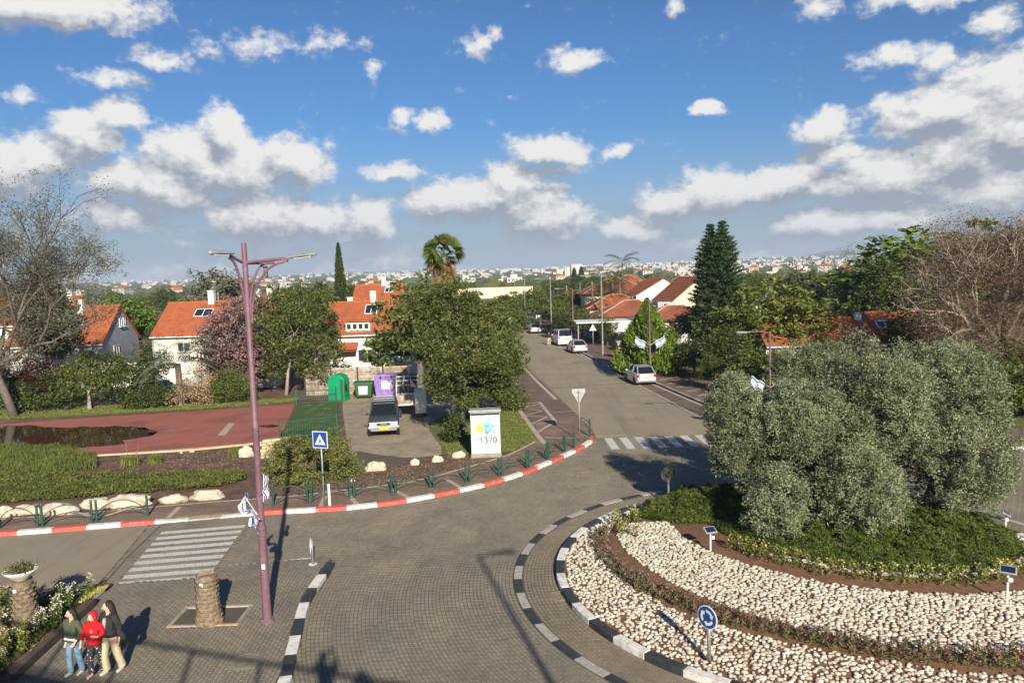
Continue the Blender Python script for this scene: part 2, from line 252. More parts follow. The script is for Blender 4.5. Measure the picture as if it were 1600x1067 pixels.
class MB:
    def __init__(s): s.v = []; s.f = []
    def add(s, vs, fs):
        b = len(s.v); s.v += [tuple(v) for v in vs]; s.f += [tuple(i+b for i in f) for f in fs]; return s
    def box(s, cx, cy, cz, sx, sy, sz, rz=0, rx=0, ry=0):
        R = Matrix.Rotation(rz, 3, 'Z') @ Matrix.Rotation(ry, 3, 'Y') @ Matrix.Rotation(rx, 3, 'X')
        vs = [R @ Vector((a*sx/2, b*sy/2, c*sz/2)) + Vector((cx, cy, cz)) for a in (-1, 1) for b in (-1, 1) for c in (-1, 1)]
        return s.add(vs, [(0, 1, 3, 2), (4, 6, 7, 5), (0, 4, 5, 1), (2, 3, 7, 6), (0, 2, 6, 4), (1, 5, 7, 3)])
    def tube(s, pts, rad, n=8, caps=True):
        pts = [Vector(p) for p in pts]; N = len(pts)
        if not isinstance(rad, (list, tuple)): rad = [rad]*N
        vs = []; up = None
        for i, p in enumerate(pts):
            d = (pts[min(i+1, N-1)] - pts[max(i-1, 0)]).normalized()
            if up is None: up = Vector((0, 0, 1)) if abs(d.z) < .9 else Vector((1, 0, 0))
            a = d.cross(up)
            if a.length < 1e-4: a = d.cross(Vector((0, 1, .3)))
            a.normalize(); b = a.cross(d).normalized(); up = b
            for j in range(n):
                t = 2*PI*j/n; vs.append(p + (a*math.cos(t) + b*math.sin(t))*rad[i])
        fs = [(i*n+j, i*n+(j+1) % n, (i+1)*n+(j+1) % n, (i+1)*n+j) for i in range(N-1) for j in range(n)]
        if caps: fs += [tuple(range(n-1, -1, -1)), tuple((N-1)*n+j for j in range(n))]
        return s.add(vs, fs)
    def lathe(s, prof, c=(0, 0, 0), n=16, sx=1, sy=1):
        vs = [(c[0]+r*math.cos(2*PI*j/n)*sx, c[1]+r*math.sin(2*PI*j/n)*sy, c[2]+z) for r, z in prof for j in range(n)]
        fs = [(i*n+j, i*n+(j+1) % n, (i+1)*n+(j+1) % n, (i+1)*n+j) for i in range(len(prof)-1) for j in range(n)]
        fs += [tuple(range(n-1, -1, -1)), tuple((len(prof)-1)*n+j for j in range(n))]
        return s.add(vs, fs)
    def slab(s, pts, z0, z1):
        n = len(pts); vs = [(p[0], p[1], z0) for p in pts] + [(p[0], p[1], z1) for p in pts]
        return s.add(vs, [tuple(range(n-1, -1, -1)), tuple(range(n, 2*n))] + [(i, (i+1) % n, n+(i+1) % n, n+i) for i in range(n)])
    def prism(s, pts, axis, a, b):      # outline in the plane across axis ('x': pts are (y, z); 'y': pts are (x, z))
        n = len(pts); mk = (lambda t, p: (t, p[0], p[1])) if axis == 'x' else (lambda t, p: (p[0], t, p[1]))
        vs = [mk(a, p) for p in pts] + [mk(b, p) for p in pts]
        return s.add(vs, [tuple(range(n-1, -1, -1)), tuple(range(n, 2*n))] + [(i, (i+1) % n, n+(i+1) % n, n+i) for i in range(n)])
    def mesh(s, name='mesh', norm=True):
        me = bpy.data.meshes.new(name); me.from_pydata(s.v, [], s.f)
        if norm:
            bm = bmesh.new(); bm.from_mesh(me); bmesh.ops.recalc_face_normals(bm, faces=bm.faces); bm.to_mesh(me); bm.free()
        me.update(); return me
    def obj(s, name, m, parent=None, loc=None, rz=None, smooth=False, bevel=0):
        o = link(name, s.mesh(name), m, parent, loc, rz, smooth)
        if bevel:
            b = o.modifiers.new('bevel', 'BEVEL'); b.width = bevel; b.segments = 2; b.limit_method = 'ANGLE'; b.angle_limit = .6
        return o
def smooth_angle(o, a=40):
    me = o.data; me.polygons.foreach_set('use_smooth', [True]*len(me.polygons))
    try: me.set_sharp_from_angle(angle=math.radians(a))
    except Exception: pass
    return o
def spline(pts, step):
    """Catmull-Rom through pts, resampled evenly"""
    P = [np.array(p[:2], float) for p in pts]; P = [2*P[0]-P[1]] + P + [2*P[-1]-P[-2]]; out = []
    for i in range(1, len(P)-2):
        for t in np.linspace(0, 1, 24, endpoint=False):
            a, b, c, d = P[i-1:i+3]
            out.append(.5*((2*b)+(-a+c)*t+(2*a-5*b+4*c-d)*t*t+(-a+3*b-3*c+d)*t**3))
    out.append(P[-2]); out = np.array(out)
    L_ = np.concatenate([[0], np.cumsum(np.linalg.norm(np.diff(out, axis=0), axis=1))])
    n = max(2, int(round(L_[-1]/step))+1); s_ = np.linspace(0, L_[-1], n)
    return np.stack([np.interp(s_, L_, out[:, 0]), np.interp(s_, L_, out[:, 1])], 1)
def in_poly(X, Y, poly):
    c = np.zeros(X.shape, bool); n = len(poly); j = n-1
    for i in range(n):
        xi, yi = poly[i][:2]; xj, yj = poly[j][:2]
        if yi != yj: c ^= ((yi > Y) != (yj > Y)) & (X < (xj-xi)*(Y-yi)/(yj-yi)+xi)
        j = i
    return c
def sheet(name, pts, z, m, label=None):
    bm = bmesh.new(); f = bm.faces.new([bm.verts.new((p[0], p[1], z)) for p in pts])
    bmesh.ops.triangulate(bm, faces=[f]); bmesh.ops.recalc_face_normals(bm, faces=bm.faces)
    if bm.faces[:][0].normal.z < 0: bmesh.ops.reverse_faces(bm, faces=bm.faces)
    me = bpy.data.meshes.new(name); bm.to_mesh(me); bm.free()
    o = link(name, me, m); o['kind'] = 'structure'; return o
def raised(name, pts, z0, z1, m, parent=None):
    bm = bmesh.new(); f = bm.faces.new([bm.verts.new((p[0], p[1], z1)) for p in pts]); 
    if f.normal.z < 0: f.normal_flip()
    f.normal_update()
    r = bmesh.ops.extrude_face_region(bm, geom=[f]); 
    for v in [e for e in r['geom'] if isinstance(e, bmesh.types.BMVert)]: v.co.z = z0
    bmesh.ops.recalc_face_normals(bm, faces=bm.faces); bmesh.ops.triangulate(bm, faces=[q for q in bm.faces if len(q.verts) > 4])
    me = bpy.data.meshes.new(name); bm.to_mesh(me); bm.free()
    o = link(name, me, m, parent)
    if parent is None: o['kind'] = 'structure'
    return o
def strip(pts, off0, off1, z):
    """band along a polyline between two side offsets (left positive)"""
    P = np.array(pts)[:, :2]; T = np.gradient(P, axis=0); T /= np.linalg.norm(T, axis=1)[:, None]; N = np.stack([-T[:, 1], T[:, 0]], 1)
    return P+N*off0, P+N*off1
def text_mesh(body, size):
    cu_ = bpy.data.curves.new('txt', 'FONT'); cu_.body = body; cu_.size = size; cu_.align_x = 'CENTER'; cu_.align_y = 'CENTER'; cu_.extrude = .002
    o = bpy.data.objects.new('txt', cu_); C.objects.link(o); dg = bpy.context.evaluated_depsgraph_get()
    me = bpy.data.meshes.new_from_object(o.evaluated_get(dg)); bpy.data.objects.remove(o); return me
# ---- leaves
def leaves(cen, ln, wd, rs, up=.5, droop=0.0, outward=None, jit=.3):
    n = len(cen); a = rs.normal(size=(n, 3)); a[:, 2] = a[:, 2]*.7 - droop
    if outward is not None: a += outward
    a /= np.linalg.norm(a, axis=1)[:, None]
    nn = rs.normal(size=(n, 3)); nn[:, 2] = np.abs(nn[:, 2])+up
    b = np.cross(nn, a); b /= np.linalg.norm(b, axis=1)[:, None]+1e-9
    l = ln*(1+jit*rs.uniform(-1, 1, n))[:, None]/2; w = wd*(1+jit*rs.uniform(-1, 1, n))[:, None]/2
    V = np.empty((n, 4, 3)); V[:, 0] = cen-a*l; V[:, 1] = cen-b*w; V[:, 2] = cen+a*l; V[:, 3] = cen+b*w
    return V.reshape(-1, 3), np.arange(n*4).reshape(n, 4)
def crown_pts(lobes, clumps, per, cr_, rs, shell=.55, flat=.75):
    """clump centres through the lobes' volume, leaves through each clump"""
    vol = np.array([l[3]*l[4]*l[5] for l in lobes])**.67; cnt = np.maximum(1, (clumps*vol/vol.sum()).astype(int)); cc_ = []
    for l, c in zip(lobes, cnt):
        d = rs.normal(size=(c, 3)); d /= np.linalg.norm(d, axis=1)[:, None]; r = shell+(1-shell)*rs.uniform(0, 1, c)**.7
        r *= 1+.16*rs.normal(size=c)
        cc_.append(np.array(l[:3])+d*r[:, None]*np.array(l[3:6]))
    cc_ = np.concatenate(cc_); sz = cr_*rs.uniform(.6, 1.35, len(cc_))
    p = rs.normal(size=(len(cc_), per, 3)); p /= np.linalg.norm(p, axis=2)[:, :, None]; p *= (rs.uniform(.2, 1, (len(cc_), per))**.5)[:, :, None]
    p[:, :, 2] *= flat
    out = (p*sz[:, None, None]+cc_[:, None, :]).reshape(-1, 3)
    return out, cc_, p.reshape(-1, 3)
def foliage(name, lobes, clumps, per, cr_, ln, wd, m, seed, up=.5, droop=0, shell=.55, flat=.75, zmin=None):
    rs = np.random.RandomState(seed); P, cc_, q = crown_pts(lobes, clumps, per, cr_, rs, shell, flat)
    if zmin is not None: k_ = P[:, 2] > zmin; P = P[k_]; q = q[k_]
    V, F_ = leaves(P, ln, wd, rs, up, droop, outward=q*.8)
    me = np_mesh(name, V, F_); me.materials.append(m); return me, cc_
def limbs(trunk, lobes, cc_, r0, rs, ntw=30, n=6):
    """trunk polyline, limb to every lobe, twig to some clumps"""
    mb = MB(); N = len(trunk); mb.tube(trunk, [r0*(1.25 if i == 0 else 1-.45*i/(N-1)) for i in range(N)], 8); top = Vector(trunk[-1])
    for l in lobes:
        c = Vector(l[:3]); st = top; mid = st.lerp(c, .5)+Vector((rs.normal()*.15, rs.normal()*.15, -.1*(c-st).length))
        mb.tube([st, mid, c], [r0*.5, r0*.34, r0*.16], n)
        ds = np.linalg.norm((cc_-np.array(c))/np.array(l[3:6]), axis=1); idx = np.where(ds < 1.1)[0]; rs.shuffle(idx)
        for i in idx[:max(2, ntw//len(lobes))]:
            e = Vector(cc_[i]); s_ = mid.lerp(c, rs.uniform(.3, 1)); m_ = s_.lerp(e, .5)+Vector((0, 0, .08*(e-s_).length))
            mb.tube([s_, m_, e], [r0*.16, r0*.1, r0*.04], 4, False)
    return mb
def make_tree(name, label, cat, loc, trunk, lobes, clumps, per, cr_, ln, wd, leafm, barkm, r0=.2, seed=1, group=None, rz=0, up=.5, droop=0, shell=.55, flat=.75, ntw=40, extra=None, twigname='trunk'):
    t = thing(name, label, cat, loc, rz, group); rs = np.random.RandomState(seed+500)
    me, cc_ = foliage('crown', lobes, clumps, per, cr_, ln, wd, leafm, seed, up, droop, shell, flat, .02)
    link('crown', me, None, t)
    if extra: 
        me2, _ = foliage('blossom', lobes, extra[1], extra[2], cr_*.8, extra[3], extra[3], extra[0], seed+3, up, 0, .8, flat, .02); link('blossom', me2, None, t)
    o = limbs(trunk, lobes, cc_, r0, rs, ntw).obj(twigname, barkm, t, smooth=True); return t
def grow(rs, p, d, ln, r, depth, mb, tips, spread=.6, grav=.0, ratio=.74, kids=(2, 3), n=5, up=.12):
    p = Vector(p); d = Vector(d).normalized(); q = p+d*ln*.5+Vector(rs.normal(size=3))*ln*.05; e = q+(d+Vector(rs.normal(size=3))*.15+Vector((0, 0, up))).normalized()*ln*.5
    mb.tube([p, q, e], [r, r*.86, r*.70], n if r > .02 else 3, False)
    if depth <= 0: tips.append(e); return
    if depth <= 2: tips.append(q)
    k_ = rs.randint(kids[0], kids[1]+1)
    for i in range(k_):
        ax = Vector(rs.normal(size=3)); dd = (e-q).normalized(); side = (ax-dd*ax.dot(dd)).normalized()
        nd = dd+side*spread*rs.uniform(.6, 1.3)-Vector((0, 0, grav))
        grow(rs, e, nd, ln*ratio*rs.uniform(.8, 1.15), r*.64, depth-1, mb, tips, spread, grav, ratio, kids, n, up)
# ---- pieces laid out as pavers
def pavers(name, cx, cy, ang_, hl, hw, z, h, m, parent, nparts=300, inset=.005, rs=RS, zj=.0015):
    """name: one part each for the 300 that show largest, the rest joined"""
    cx = np.asarray(cx); cy = np.asarray(cy); ang_ = np.broadcast_to(ang_, cx.shape); hl = np.broadcast_to(hl, cx.shape); hw = np.broadcast_to(hw, cx.shape)
    dist = cx**2+cy**2; order = np.argsort(dist); vis = order[(cy[order] > 16.4) & (np.abs(cx[order]) < cy[order]*.70)]
    top = vis[:nparts]; rest = np.setdiff1d(np.arange(len(cx)), top)
    def geo(i):
        n = len(i); c, s_ = np.cos(ang_[i]), np.sin(ang_[i]); V = np.empty((n, 8, 3)); zz = z+rs.uniform(-zj, zj, n)
        for j, (a, b) in enumerate(((-1, -1), (1, -1), (1, 1), (-1, 1))):
            for q, (ins, dz) in enumerate(((0, -h), (inset, 0))):
                x = a*(hl[i]-ins); y = b*(hw[i]-ins); V[:, q*4+j, 0] = cx[i]+x*c-y*s_; V[:, q*4+j, 1] = cy[i]+x*s_+y*c; V[:, q*4+j, 2] = zz+dz
        base = np.array([(4, 5, 6, 7), (0, 1, 5, 4), (1, 2, 6, 5), (2, 3, 7, 6), (3, 0, 4, 7)])
        return V.reshape(-1, 3), (np.arange(n)[:, None, None]*8+base[None]).reshape(-1, 4)
    V, F_ = geo(rest); me = np_mesh(name+'s', V, F_); o = link('paving_blocks', me, m, parent); o['kind'] = 'stuff'
    if len(top):
        mb = MB(); H_, W_ = float(np.median(hl)), float(np.median(hw)); i_ = inset
        vs = [(-H_, -W_, -h), (H_, -W_, -h), (H_, W_, -h), (-H_, W_, -h), (-H_+i_, -W_+i_, 0), (H_-i_, -W_+i_, 0), (H_-i_, W_-i_, 0), (-H_+i_, W_-i_, 0)]
        mb.add(vs, [(4, 5, 6, 7), (0, 1, 5, 4), (1, 2, 6, 5), (2, 3, 7, 6), (3, 0, 4, 7), (3, 2, 1, 0)]); me = mb.mesh(name); me.materials.append(m)
        for i in top:
            o = bpy.data.objects.new(name, me); C.objects.link(o); o.parent = parent; o.location = (cx[i], cy[i], z+rs.uniform(-zj, zj)); o.rotation_euler = (0, 0, ang_[i])
def brick_rows(poly, ang_, l, w, gap=.006):
    P = np.array(poly)[:, :2]; c, s_ = math.cos(ang_), math.sin(ang_); R = np.array([[c, s_], [-s_, c]]); Q = P@R.T
    us = np.arange(Q[:, 0].min(), Q[:, 0].max(), l); vs = np.arange(Q[:, 1].min(), Q[:, 1].max(), w)
    U, V = np.meshgrid(us, vs); U = U+(np.arange(len(vs)) % 2)[:, None]*l/2; X = U*c-V*s_; Y = U*s_+V*c
    k_ = in_poly(X.ravel(), Y.ravel(), poly); return X.ravel()[k_], Y.ravel()[k_]
# ================================================================== THE SETTING
IC = (9.0, 22.2); IR = 7.65; C2 = (11.5, 25.5)
def hterr(x, y):
    d = math.hypot(x, y); z = -.06
    if d > 260:
        t = min(1, (d-260)/900); z += -3.5*t
        t2 = min(1, max(0, (d-1300)/2200)); z += t2*(26+20*mnoise.noise(Vector((x/900, y/1300, 3)))+9*mnoise.noise(Vector((x/300, y/300, 5))))
        a = math.atan2(x, y); t3 = min(1, max(0, (d-4300)/1500))
        if t3 > 0:
            z += t3*(6+14*mnoise.noise(Vector((a*7, 1.7, 0)))+70*math.exp(-((a-.405)/.045)**2)+30*math.exp(-((a-.50)/.07)**2)+30*math.exp(-((a+.18)/.10)**2))
            z -= max(0, (d-7000)/3000)**1.0*60
    return z
rr = np.concatenate([[0], np.linspace(20, 240, 12), np.geomspace(270, 1300, 20), np.linspace(1400, 4200, 34), np.linspace(4350, 6800, 26), [7400]])
na = 240; V = []; Fc = []
for i, r in enumerate(rr):
    for j in range(na):
        a = 2*PI*j/na; x, y = r*math.sin(a), r*math.cos(a); V.append((x, y, hterr(x, y)))
for i in range(len(rr)-1):
    for j in range(na): Fc.append((i*na+j, i*na+(j+1) % na, (i+1)*na+(j+1) % na, (i+1)*na+j))
me = np_mesh('terrain', V, Fc); o = link('ground', me, M['dry'], smooth=True); o['kind'] = 'structure'
me.materials.append(M['hill']); 
mi = np.array([1 if i >= 36 else 0 for i in range(len(rr)-1) for j in range(na)], dtype=np.int32); me.polygons.foreach_set('material_index', mi)
bmx = bmesh.new(); bmx.from_mesh(me); bmesh.ops.remove_doubles(bmx, verts=bmx.verts, dist=.001); bmesh.ops.recalc_face_normals(bmx, faces=bmx.faces)
if sum(f.normal.z for f in bmx.faces) < 0: bmesh.ops.reverse_faces(bmx, faces=bmx.faces)
bmx.to_mesh(me); bmx.free()
# road edges on the ground (far kerb from left to street corner)
KF = [(-60, 23.2), (-40, 25.4), (-28, 27.0), at(0, 838), at(120, 829), at(230, 820), at(330, 811), at(410, 805), at(545, 797), at(640, 785), at(770, 758), at(850, 730), at(900, 707), at(926, 693), (4.35, 42.0)]
KFs = spline(KF, .5)
SL = [(4.5, 42.8), (2.7, 60.6), (1.1, 75.1), (-.5, 95), (-1.8, 120), (-2.4, 148), (-3.2, 200), (-4, 240)]      # street asphalt, left edge
SR = [(13.0, 38.6), (11.4, 44.9), (9.9, 60), (7.6, 80.8), (5.9, 93.4), (4.6, 115), (3.7, 148), (2.6, 200), (1.9, 240)]
SLs = spline(SL, 2); SRs = spline(SR, 2)
KR = [(14.6, 44.5), (14.2, 41.5), (16, 38.5), (20, 36.6), (26, 35.6), (40, 34.5), (70, 33)]
KRs = spline(KR, .5)
LR = [at(0, 932), at(90, 922), at(175, 915)]
# one road sheet under everything that is driven on
road_poly = [tuple(p) for p in KFs] + [tuple(p) for p in SLs] + [tuple(p) for p in SRs[::-1]] + [(13.2, 44)] + [tuple(p) for p in KRs] + [(70, 8), (40, 6), (24, -20), (-20, -20), (-60, 16)]
sheet('road', road_poly, .002, M['joint'])
# street asphalt, seam at the zebra
sheet('street', [(4.45, 41.2)]+[tuple(p) for p in SLs]+[tuple(p) for p in SRs[::-1]]+[(12.8, 41.2)], .006, M['asphalt'])
seamA = at(180, 915); seamB = at(256, 818); seamC = at(232, 820); seamD = at(160, 915)
sheet('left_road', [(-60, 23.2), (-40, 25.4), (-28, 27.0), at(0, 838), at(120, 829), at(232, 820), at(150, 917), (-16, 22.3), (-22, 21.5), (-60, 16)], .006, M['asphalt'])
# blocks of the carriageway, laid in rings round the island
lim = [at(234, 820), at(330, 811), at(410, 805), at(545, 797), at(640, 785), at(770, 758), at(850, 730), at(900, 707), at(926, 693), (4.35, 41.2), (13, 41.2), (14.3, 41), (16, 38.5), (20, 36.6), (26, 35.6), (26, 8), (10, 8), (2, 11.0), (-4.9, 11.0),
       (-4.95, 14), at(455, 1067), at(470, 1000), at(487, 940), at(523, 885), at(516, 873), at(440, 880), at(352, 888), at(318, 906), at(180, 917), at(152, 917)]
limk = [tuple(p) for p in spline(lim[:9], .6)]+lim[9:]
isl_nose = [at(455, 1067), at(470, 1000), at(487, 940), at(523, 885)]
xs, ys, an = [], [], []; r = IR+.32; i = 0
while r < 27:
    if not (8.86 < r < 9.22):
        n = int(2*PI*r/.215); t = np.arange(n)*2*PI/n+(i % 2)*PI/n; xs.append(IC[0]+r*np.cos(t)); ys.append(IC[1]+r*np.sin(t)); an.append(t+PI/2)
    r += .108; i += 1
xs, ys, an = map(np.concatenate, (xs, ys, an)); k_ = in_poly(xs, ys, limk)
# rows across the zebra on the left run straight
cw1 = [at(178, 919), at(324, 908), at(398, 812), at(250, 821)]
k_ &= ~in_poly(xs, ys, cw1); dd = np.hypot(xs-IC[0], ys-IC[1])
pav = bpy.data.objects.new('carriageway', None); C.objects.link(pav); pav['kind'] = 'structure'
far_ = ys > 38
pavers('paving_block', xs[k_ & (dd > 9.15)], ys[k_ & (dd > 9.15)], an[k_ & (dd > 9.15)], .1045, .0505, .012, .03, M['paver'], pav)
apr = bpy.data.objects.new('island_apron', None); C.objects.link(apr); apr['kind'] = 'structure'
ka = k_ & (dd < 9.0); pavers('paving_block', xs[ka], ys[ka], an[ka], .1045, .0505, .014, .03, M['apron'], apr, 200)
x_, y_ = brick_rows(cw1, 0.09, .215, .108); k2 = ~np.zeros(len(x_), bool)
pavers('paving_block', x_[k2], y_[k2], 0.09, .1045, .0505, .011, .03, M['paver'], pav, 60)
# flush black and white band between apron and carriageway
def arc_band(r0, r1, a0, a1, z0, z1, n=5, c=IC):
    mb = MB(); A = np.linspace(a0, a1, n); vs = []
    for a in A:
        for r, z in ((r0, z0), (r0, z1), (r1, z1), (r1, z0)): vs.append((c[0]+r*math.cos(a), c[1]+r*math.sin(a), z))
    fs = [(i*4+j, i*4+(j+1) % 4, i*4+4+(j+1) % 4, i*4+4+j) for i in range(n-1) for j in range(4)]+[(0, 1, 2, 3), ((n-1)*4+3, (n-1)*4+2, (n-1)*4+1, (n-1)*4)]
    return mb.add(vs, fs)
ba = bpy.data.objects.new('kerb_band', None); C.objects.link(ba); ba['kind'] = 'structure'
nb_ = 56
for i in range(nb_):
    a = 2*PI*i/nb_; arc_band(8.93, 9.17, a+.0008, a+2*PI/nb_-.0008, -.02, .03, 4).obj('kerb_stone', M['kgrey'] if i % 2 else M['kblack'], ba)
# island kerb
ik = bpy.data.objects.new('island_kerb', None); C.objects.link(ik); ik['kind'] = 'structure'; nk = 46
for i in range(nk):
    a = 2*PI*i/nk; arc_band(IR-.02, IR+.24, a+.0008, a+2*PI/nk-.0008, -.03, .17, 4).obj('kerb_stone', M['kwhite'] if i % 2 else M['kblack'], ik, bevel=.015)
def kerb(name, pts, w, h, cols, seg, start=0, drop=None, matfn=None):
    root = bpy.data.objects.new(name, None); C.objects.link(root); root['kind'] = 'structure'
    P = spline(pts, seg/4); n = (len(P)-1)//4; T = np.gradient(P, axis=0); T /= np.linalg.norm(T, axis=1)[:, None]; Nn = np.stack([-T[:, 1], T[:, 0]], 1)
    for i in range(n):
        mb = MB(); vs = []
        for j in range(5):
            p = P[i*4+j].copy(); t = T[i*4+j]
            if j == 0: p = p+t*.004
            if j == 4: p = p-t*.004
            q = p+Nn[i*4+j]*w; hh = h if drop is None else h*drop(*p)
            vs += [(*p, -.03), (p[0]+Nn[i*4+j][0]*.02, p[1]+Nn[i*4+j][1]*.02, hh), (*q, hh+.003), (*q, -.03)]
        mb.add(vs, [(a*4+b, a*4+(b+1) % 4, a*4+4+(b+1) % 4, a*4+4+b) for a in range(4) for b in range(4)]+[(0, 1, 2, 3), (19, 18, 17, 16)])
        m = matfn(*P[i*4+2], i) if matfn else cols[(i+start) % len(cols)]
        o = mb.obj('kerb_stone', m, root)
    return root
def fk_mat(x, y, i):
    px = proj(x, y, .1)[0]
    if 232 < px < 412: return M['kwhite'] if px < 300 or px > 330 else M['kgrey']
    return M['kred'] if i % 2 else M['kwhite']
def proj(X, Y, Z):
    v = Vector((X, Y, Z-CAMZ)); d = v.dot(cf); return 800+FPX*v.dot(cr)/d, 533.5-FPX*v.dot(cu)/d
kerb('far_kerb', [tuple(p) for p in KFs[::4]]+[tuple(KFs[-1])], .26, .15, None, 1.22, drop=lambda x, y: 1-.72*max(0, 1-abs(proj(x, y, 0)[0]-318)/78)**.35 if abs(proj(x, y, 0)[0]-318) < 78 else 1, matfn=fk_mat)
kerb('splitter_kerb', isl_nose[::-1] + [at(455, 1067), (-5.1, 14), (-4.9, 11)], -.26, .16, [M['kblack'], M['kwhite']], 1.0)
kerb('corner_kerb', KR, .22, .15, [M['kwhite'], M['kred']], 1.2)
kerb('planter_kerb', [at(20, 1067), at(98, 990), at(175, 915)], -.12, .19, [M['concrete']], 1.0)
kerb('planter_kerb', [(-11.2, 12), at(20, 1067)], -.12, .19, [M['concrete']], 1.0)
kerb('island_nose_edge', [at(352, 888), at(440, 880), at(512, 873)], -.08, .10, [M['kwhite']], .9)
# splitter pavement, grey blocks
SPP = [at(180, 918), at(320, 908), at(352, 889), at(440, 881), at(514, 876)]+[(p[0]-.27, p[1]-.03) for p in isl_nose[::-1]]+[(-5.4, 14), (-5.2, 11), (-11.0, 11), at(24, 1067)]
raised('pavement', SPP, -.02, .114, M['joint'])
x_, y_ = brick_rows(SPP, PI/2+.03, .215, .108)
pit = [at(280, 990), at(300, 952), at(380, 950), at(360, 985)]; cx_, cy_ = np.mean([p[0] for p in pit]), np.mean([p[1] for p in pit])
pitb = [(cx_-.95, cy_-.62), (cx_+.95, cy_-.62), (cx_+.95, cy_+.62), (cx_-.95, cy_+.62)]
k2 = ~in_poly(x_, y_, pitb); spl = bpy.data.objects.new('splitter_pavement', None); C.objects.link(spl); spl['kind'] = 'structure'
pavers('paving_block', x_[k2], y_[k2], PI/2+.03, .1045, .0505, .125, .05, M['paver'], spl, 300)
sheet('tree_pit', [(cx_-.86, cy_-.53), (cx_+.86, cy_-.53), (cx_+.86, cy_+.53), (cx_-.86, cy_+.53)], .112, M['redsoil'])
pk = bpy.data.objects.new('tree_pit_edge', None); C.objects.link(pk); pk['kind'] = 'structure'
for (a, b, sx, sy) in ((0, -.575, 1.9, .09), (0, .575, 1.9, .09), (-.905, 0, .09, 1.05), (.905, 0, .09, 1.05)): MB().box(cx_+a, cy_+b, .10, sx, sy, .09).obj('edging_stone', M['inlay'] if b else M['concrete'], pk)
# far sidewalk: kerb line to back edge
SB = [at(-60, 818, .13), at(0, 811, .13), at(130, 802, .13), at(240, 792, .13), at(296, 787, .13), at(389, 780, .13), at(460, 775, .13), at(557, 763, .13), at(614, 757, .13), at(668, 747, .13), at(740, 727, .13), at(794, 711, .13), at(836, 690, .13)]
SLin = [at(836, 678, .13), at(807, 637, .13), (-.9, 62), (-2.4, 75), (-4.4, 95), (-5.9, 120), (-6.6, 148), (-7.6, 200), (-8.4, 240)]
Kin = [tuple(np.array(p)) for p in strip(KFs, .25, .25, 0)[0]]
SW = [(-60, 27.0), (-40, 29.6)]+SB+SLin+[(x+.0, y) for x, y in SL[::-1]]+Kin[::-1]
raised('sidewalk', SW, -.02, .118, M['redpaver'])
near = [p for p in SW if p[1] < 44]; near = [p for p in near if p[0] > -27]
nearp = [(x-.0, y) for x, y in ([(-27, 30.6)]+SB+[at(836, 678, .13), (1.6, 47), (4.1, 47)]+[p for p in Kin[::-1] if p[0] > -27])]
x_, y_ = brick_rows(nearp, .05, .215, .108); sw = bpy.data.objects.new('sidewalk_blocks', None); C.objects.link(sw); sw['kind'] = 'structure'
pavers('paving_block', x_, y_, .05, .1035, .0495, .132, .02, M['redpaver'], sw, 300)
# right side of the street: parking bays and footway
RB = [(14.6, 44.5), (12.9, 50.1), (11.5, 60), (9.9, 70), (8.4, 80), (7.2, 93.4), (6.6, 115), (5.8, 148), (4.8, 200), (4.0, 240)]       # bay kerb
RO = [(19.5, 44.5), (18.0, 50), (15.6, 59.4), (14.4, 70), (13.2, 78.4), (11, 93.3), (9.2, 115), (8.2, 148), (7.0, 200), (6.2, 240)]
sheet('parking_bays', [tuple(p) for p in SRs]+RB[::-1]+[(14.0, 40.6)], .002, M['redpaver'])
raised('footway', RB+RO[::-1]+[(26, 37.5), (20, 36.9), (16.2, 38.8), (14.5, 41.5)], -.02, .115, M['redpaver'])
kerb('bay_kerb', RB[:7], -.15, .14, [M['inlay'], M['inlay'], M['concrete']], 1.0)
kerb('street_edge', [SL[0]]+SL[1:6], .3, .028, [M['concrete']], 1.0)
kerb('street_edge', SR[1:6], -.25, .022, [M['concrete']], 1.0)
raised('east_sidewalk', [tuple(p) for p in strip(KRs, .22, .22, 0)[0]]+[(70, 36), (45, 37.5), (30, 39), (24, 41), (21, 44.5)], -.02, .118, M['redpaver'])
# painted markings
mk = bpy.data.objects.new('road_markings', None); C.objects.link(mk); mk['kind'] = 'structure'
def bar(pts, z, m, w=None, name='painted_line'):
    if w: 
        P = np.array(pts); T = np.gradient(P, axis=0); T /= np.linalg.norm(T, axis=1)[:, None]; N = np.stack([-T[:, 1], T[:, 0]], 1)*w/2
        pts = [tuple(p) for p in P+N]+[tuple(p) for p in (P-N)[::-1]]
    bm = bmesh.new(); f = bm.faces.new([bm.verts.new((p[0], p[1], z)) for p in pts]); f.normal_update()
    if f.normal.z < 0: f.normal_flip()
    if len(pts) > 4: bmesh.ops.triangulate(bm, faces=[f])
    me = bpy.data.meshes.new(name); bm.to_mesh(me); bm.free(); return link(name, me, m, mk)
A, B_, Cc, D_ = [np.array(at(*p, .012)) for p in ((180, 917), (322, 906), (387, 816), (256, 827))]
nz_ = 9
for i in range(nz_):
    t0 = i/nz_+.004; t1 = t0+(.058 if i else .066); q = lambda t: (A+(D_-A)*t, B_+(Cc-B_)*t)
    (a, b), (c, d) = q(t0), q(t1); bar([a, b, d, c], .0165, M['paint'], name='zebra_bar')
zl, zr = 4.75, 10.9
for i in range(8):
    x0 = 4.95+i*.83; bar([(x0, 38.5), (x0+.44, 38.5), (x0+.44-.06, 41.2), (x0-.06, 41.2)], .0165, M['paint'], name='zebra_bar')
for i in range(3):
    x0 = 11.6+i*.83; bar([(x0, 38.5), (x0+.44, 38.5), (x0+.40, 41.2), (x0-.04, 41.2)], .0165, M['paint'], name='zebra_bar')
bar([(4.6, 41.7), (6.2, 41.75)], .0165, M['oldpaint'], .3)
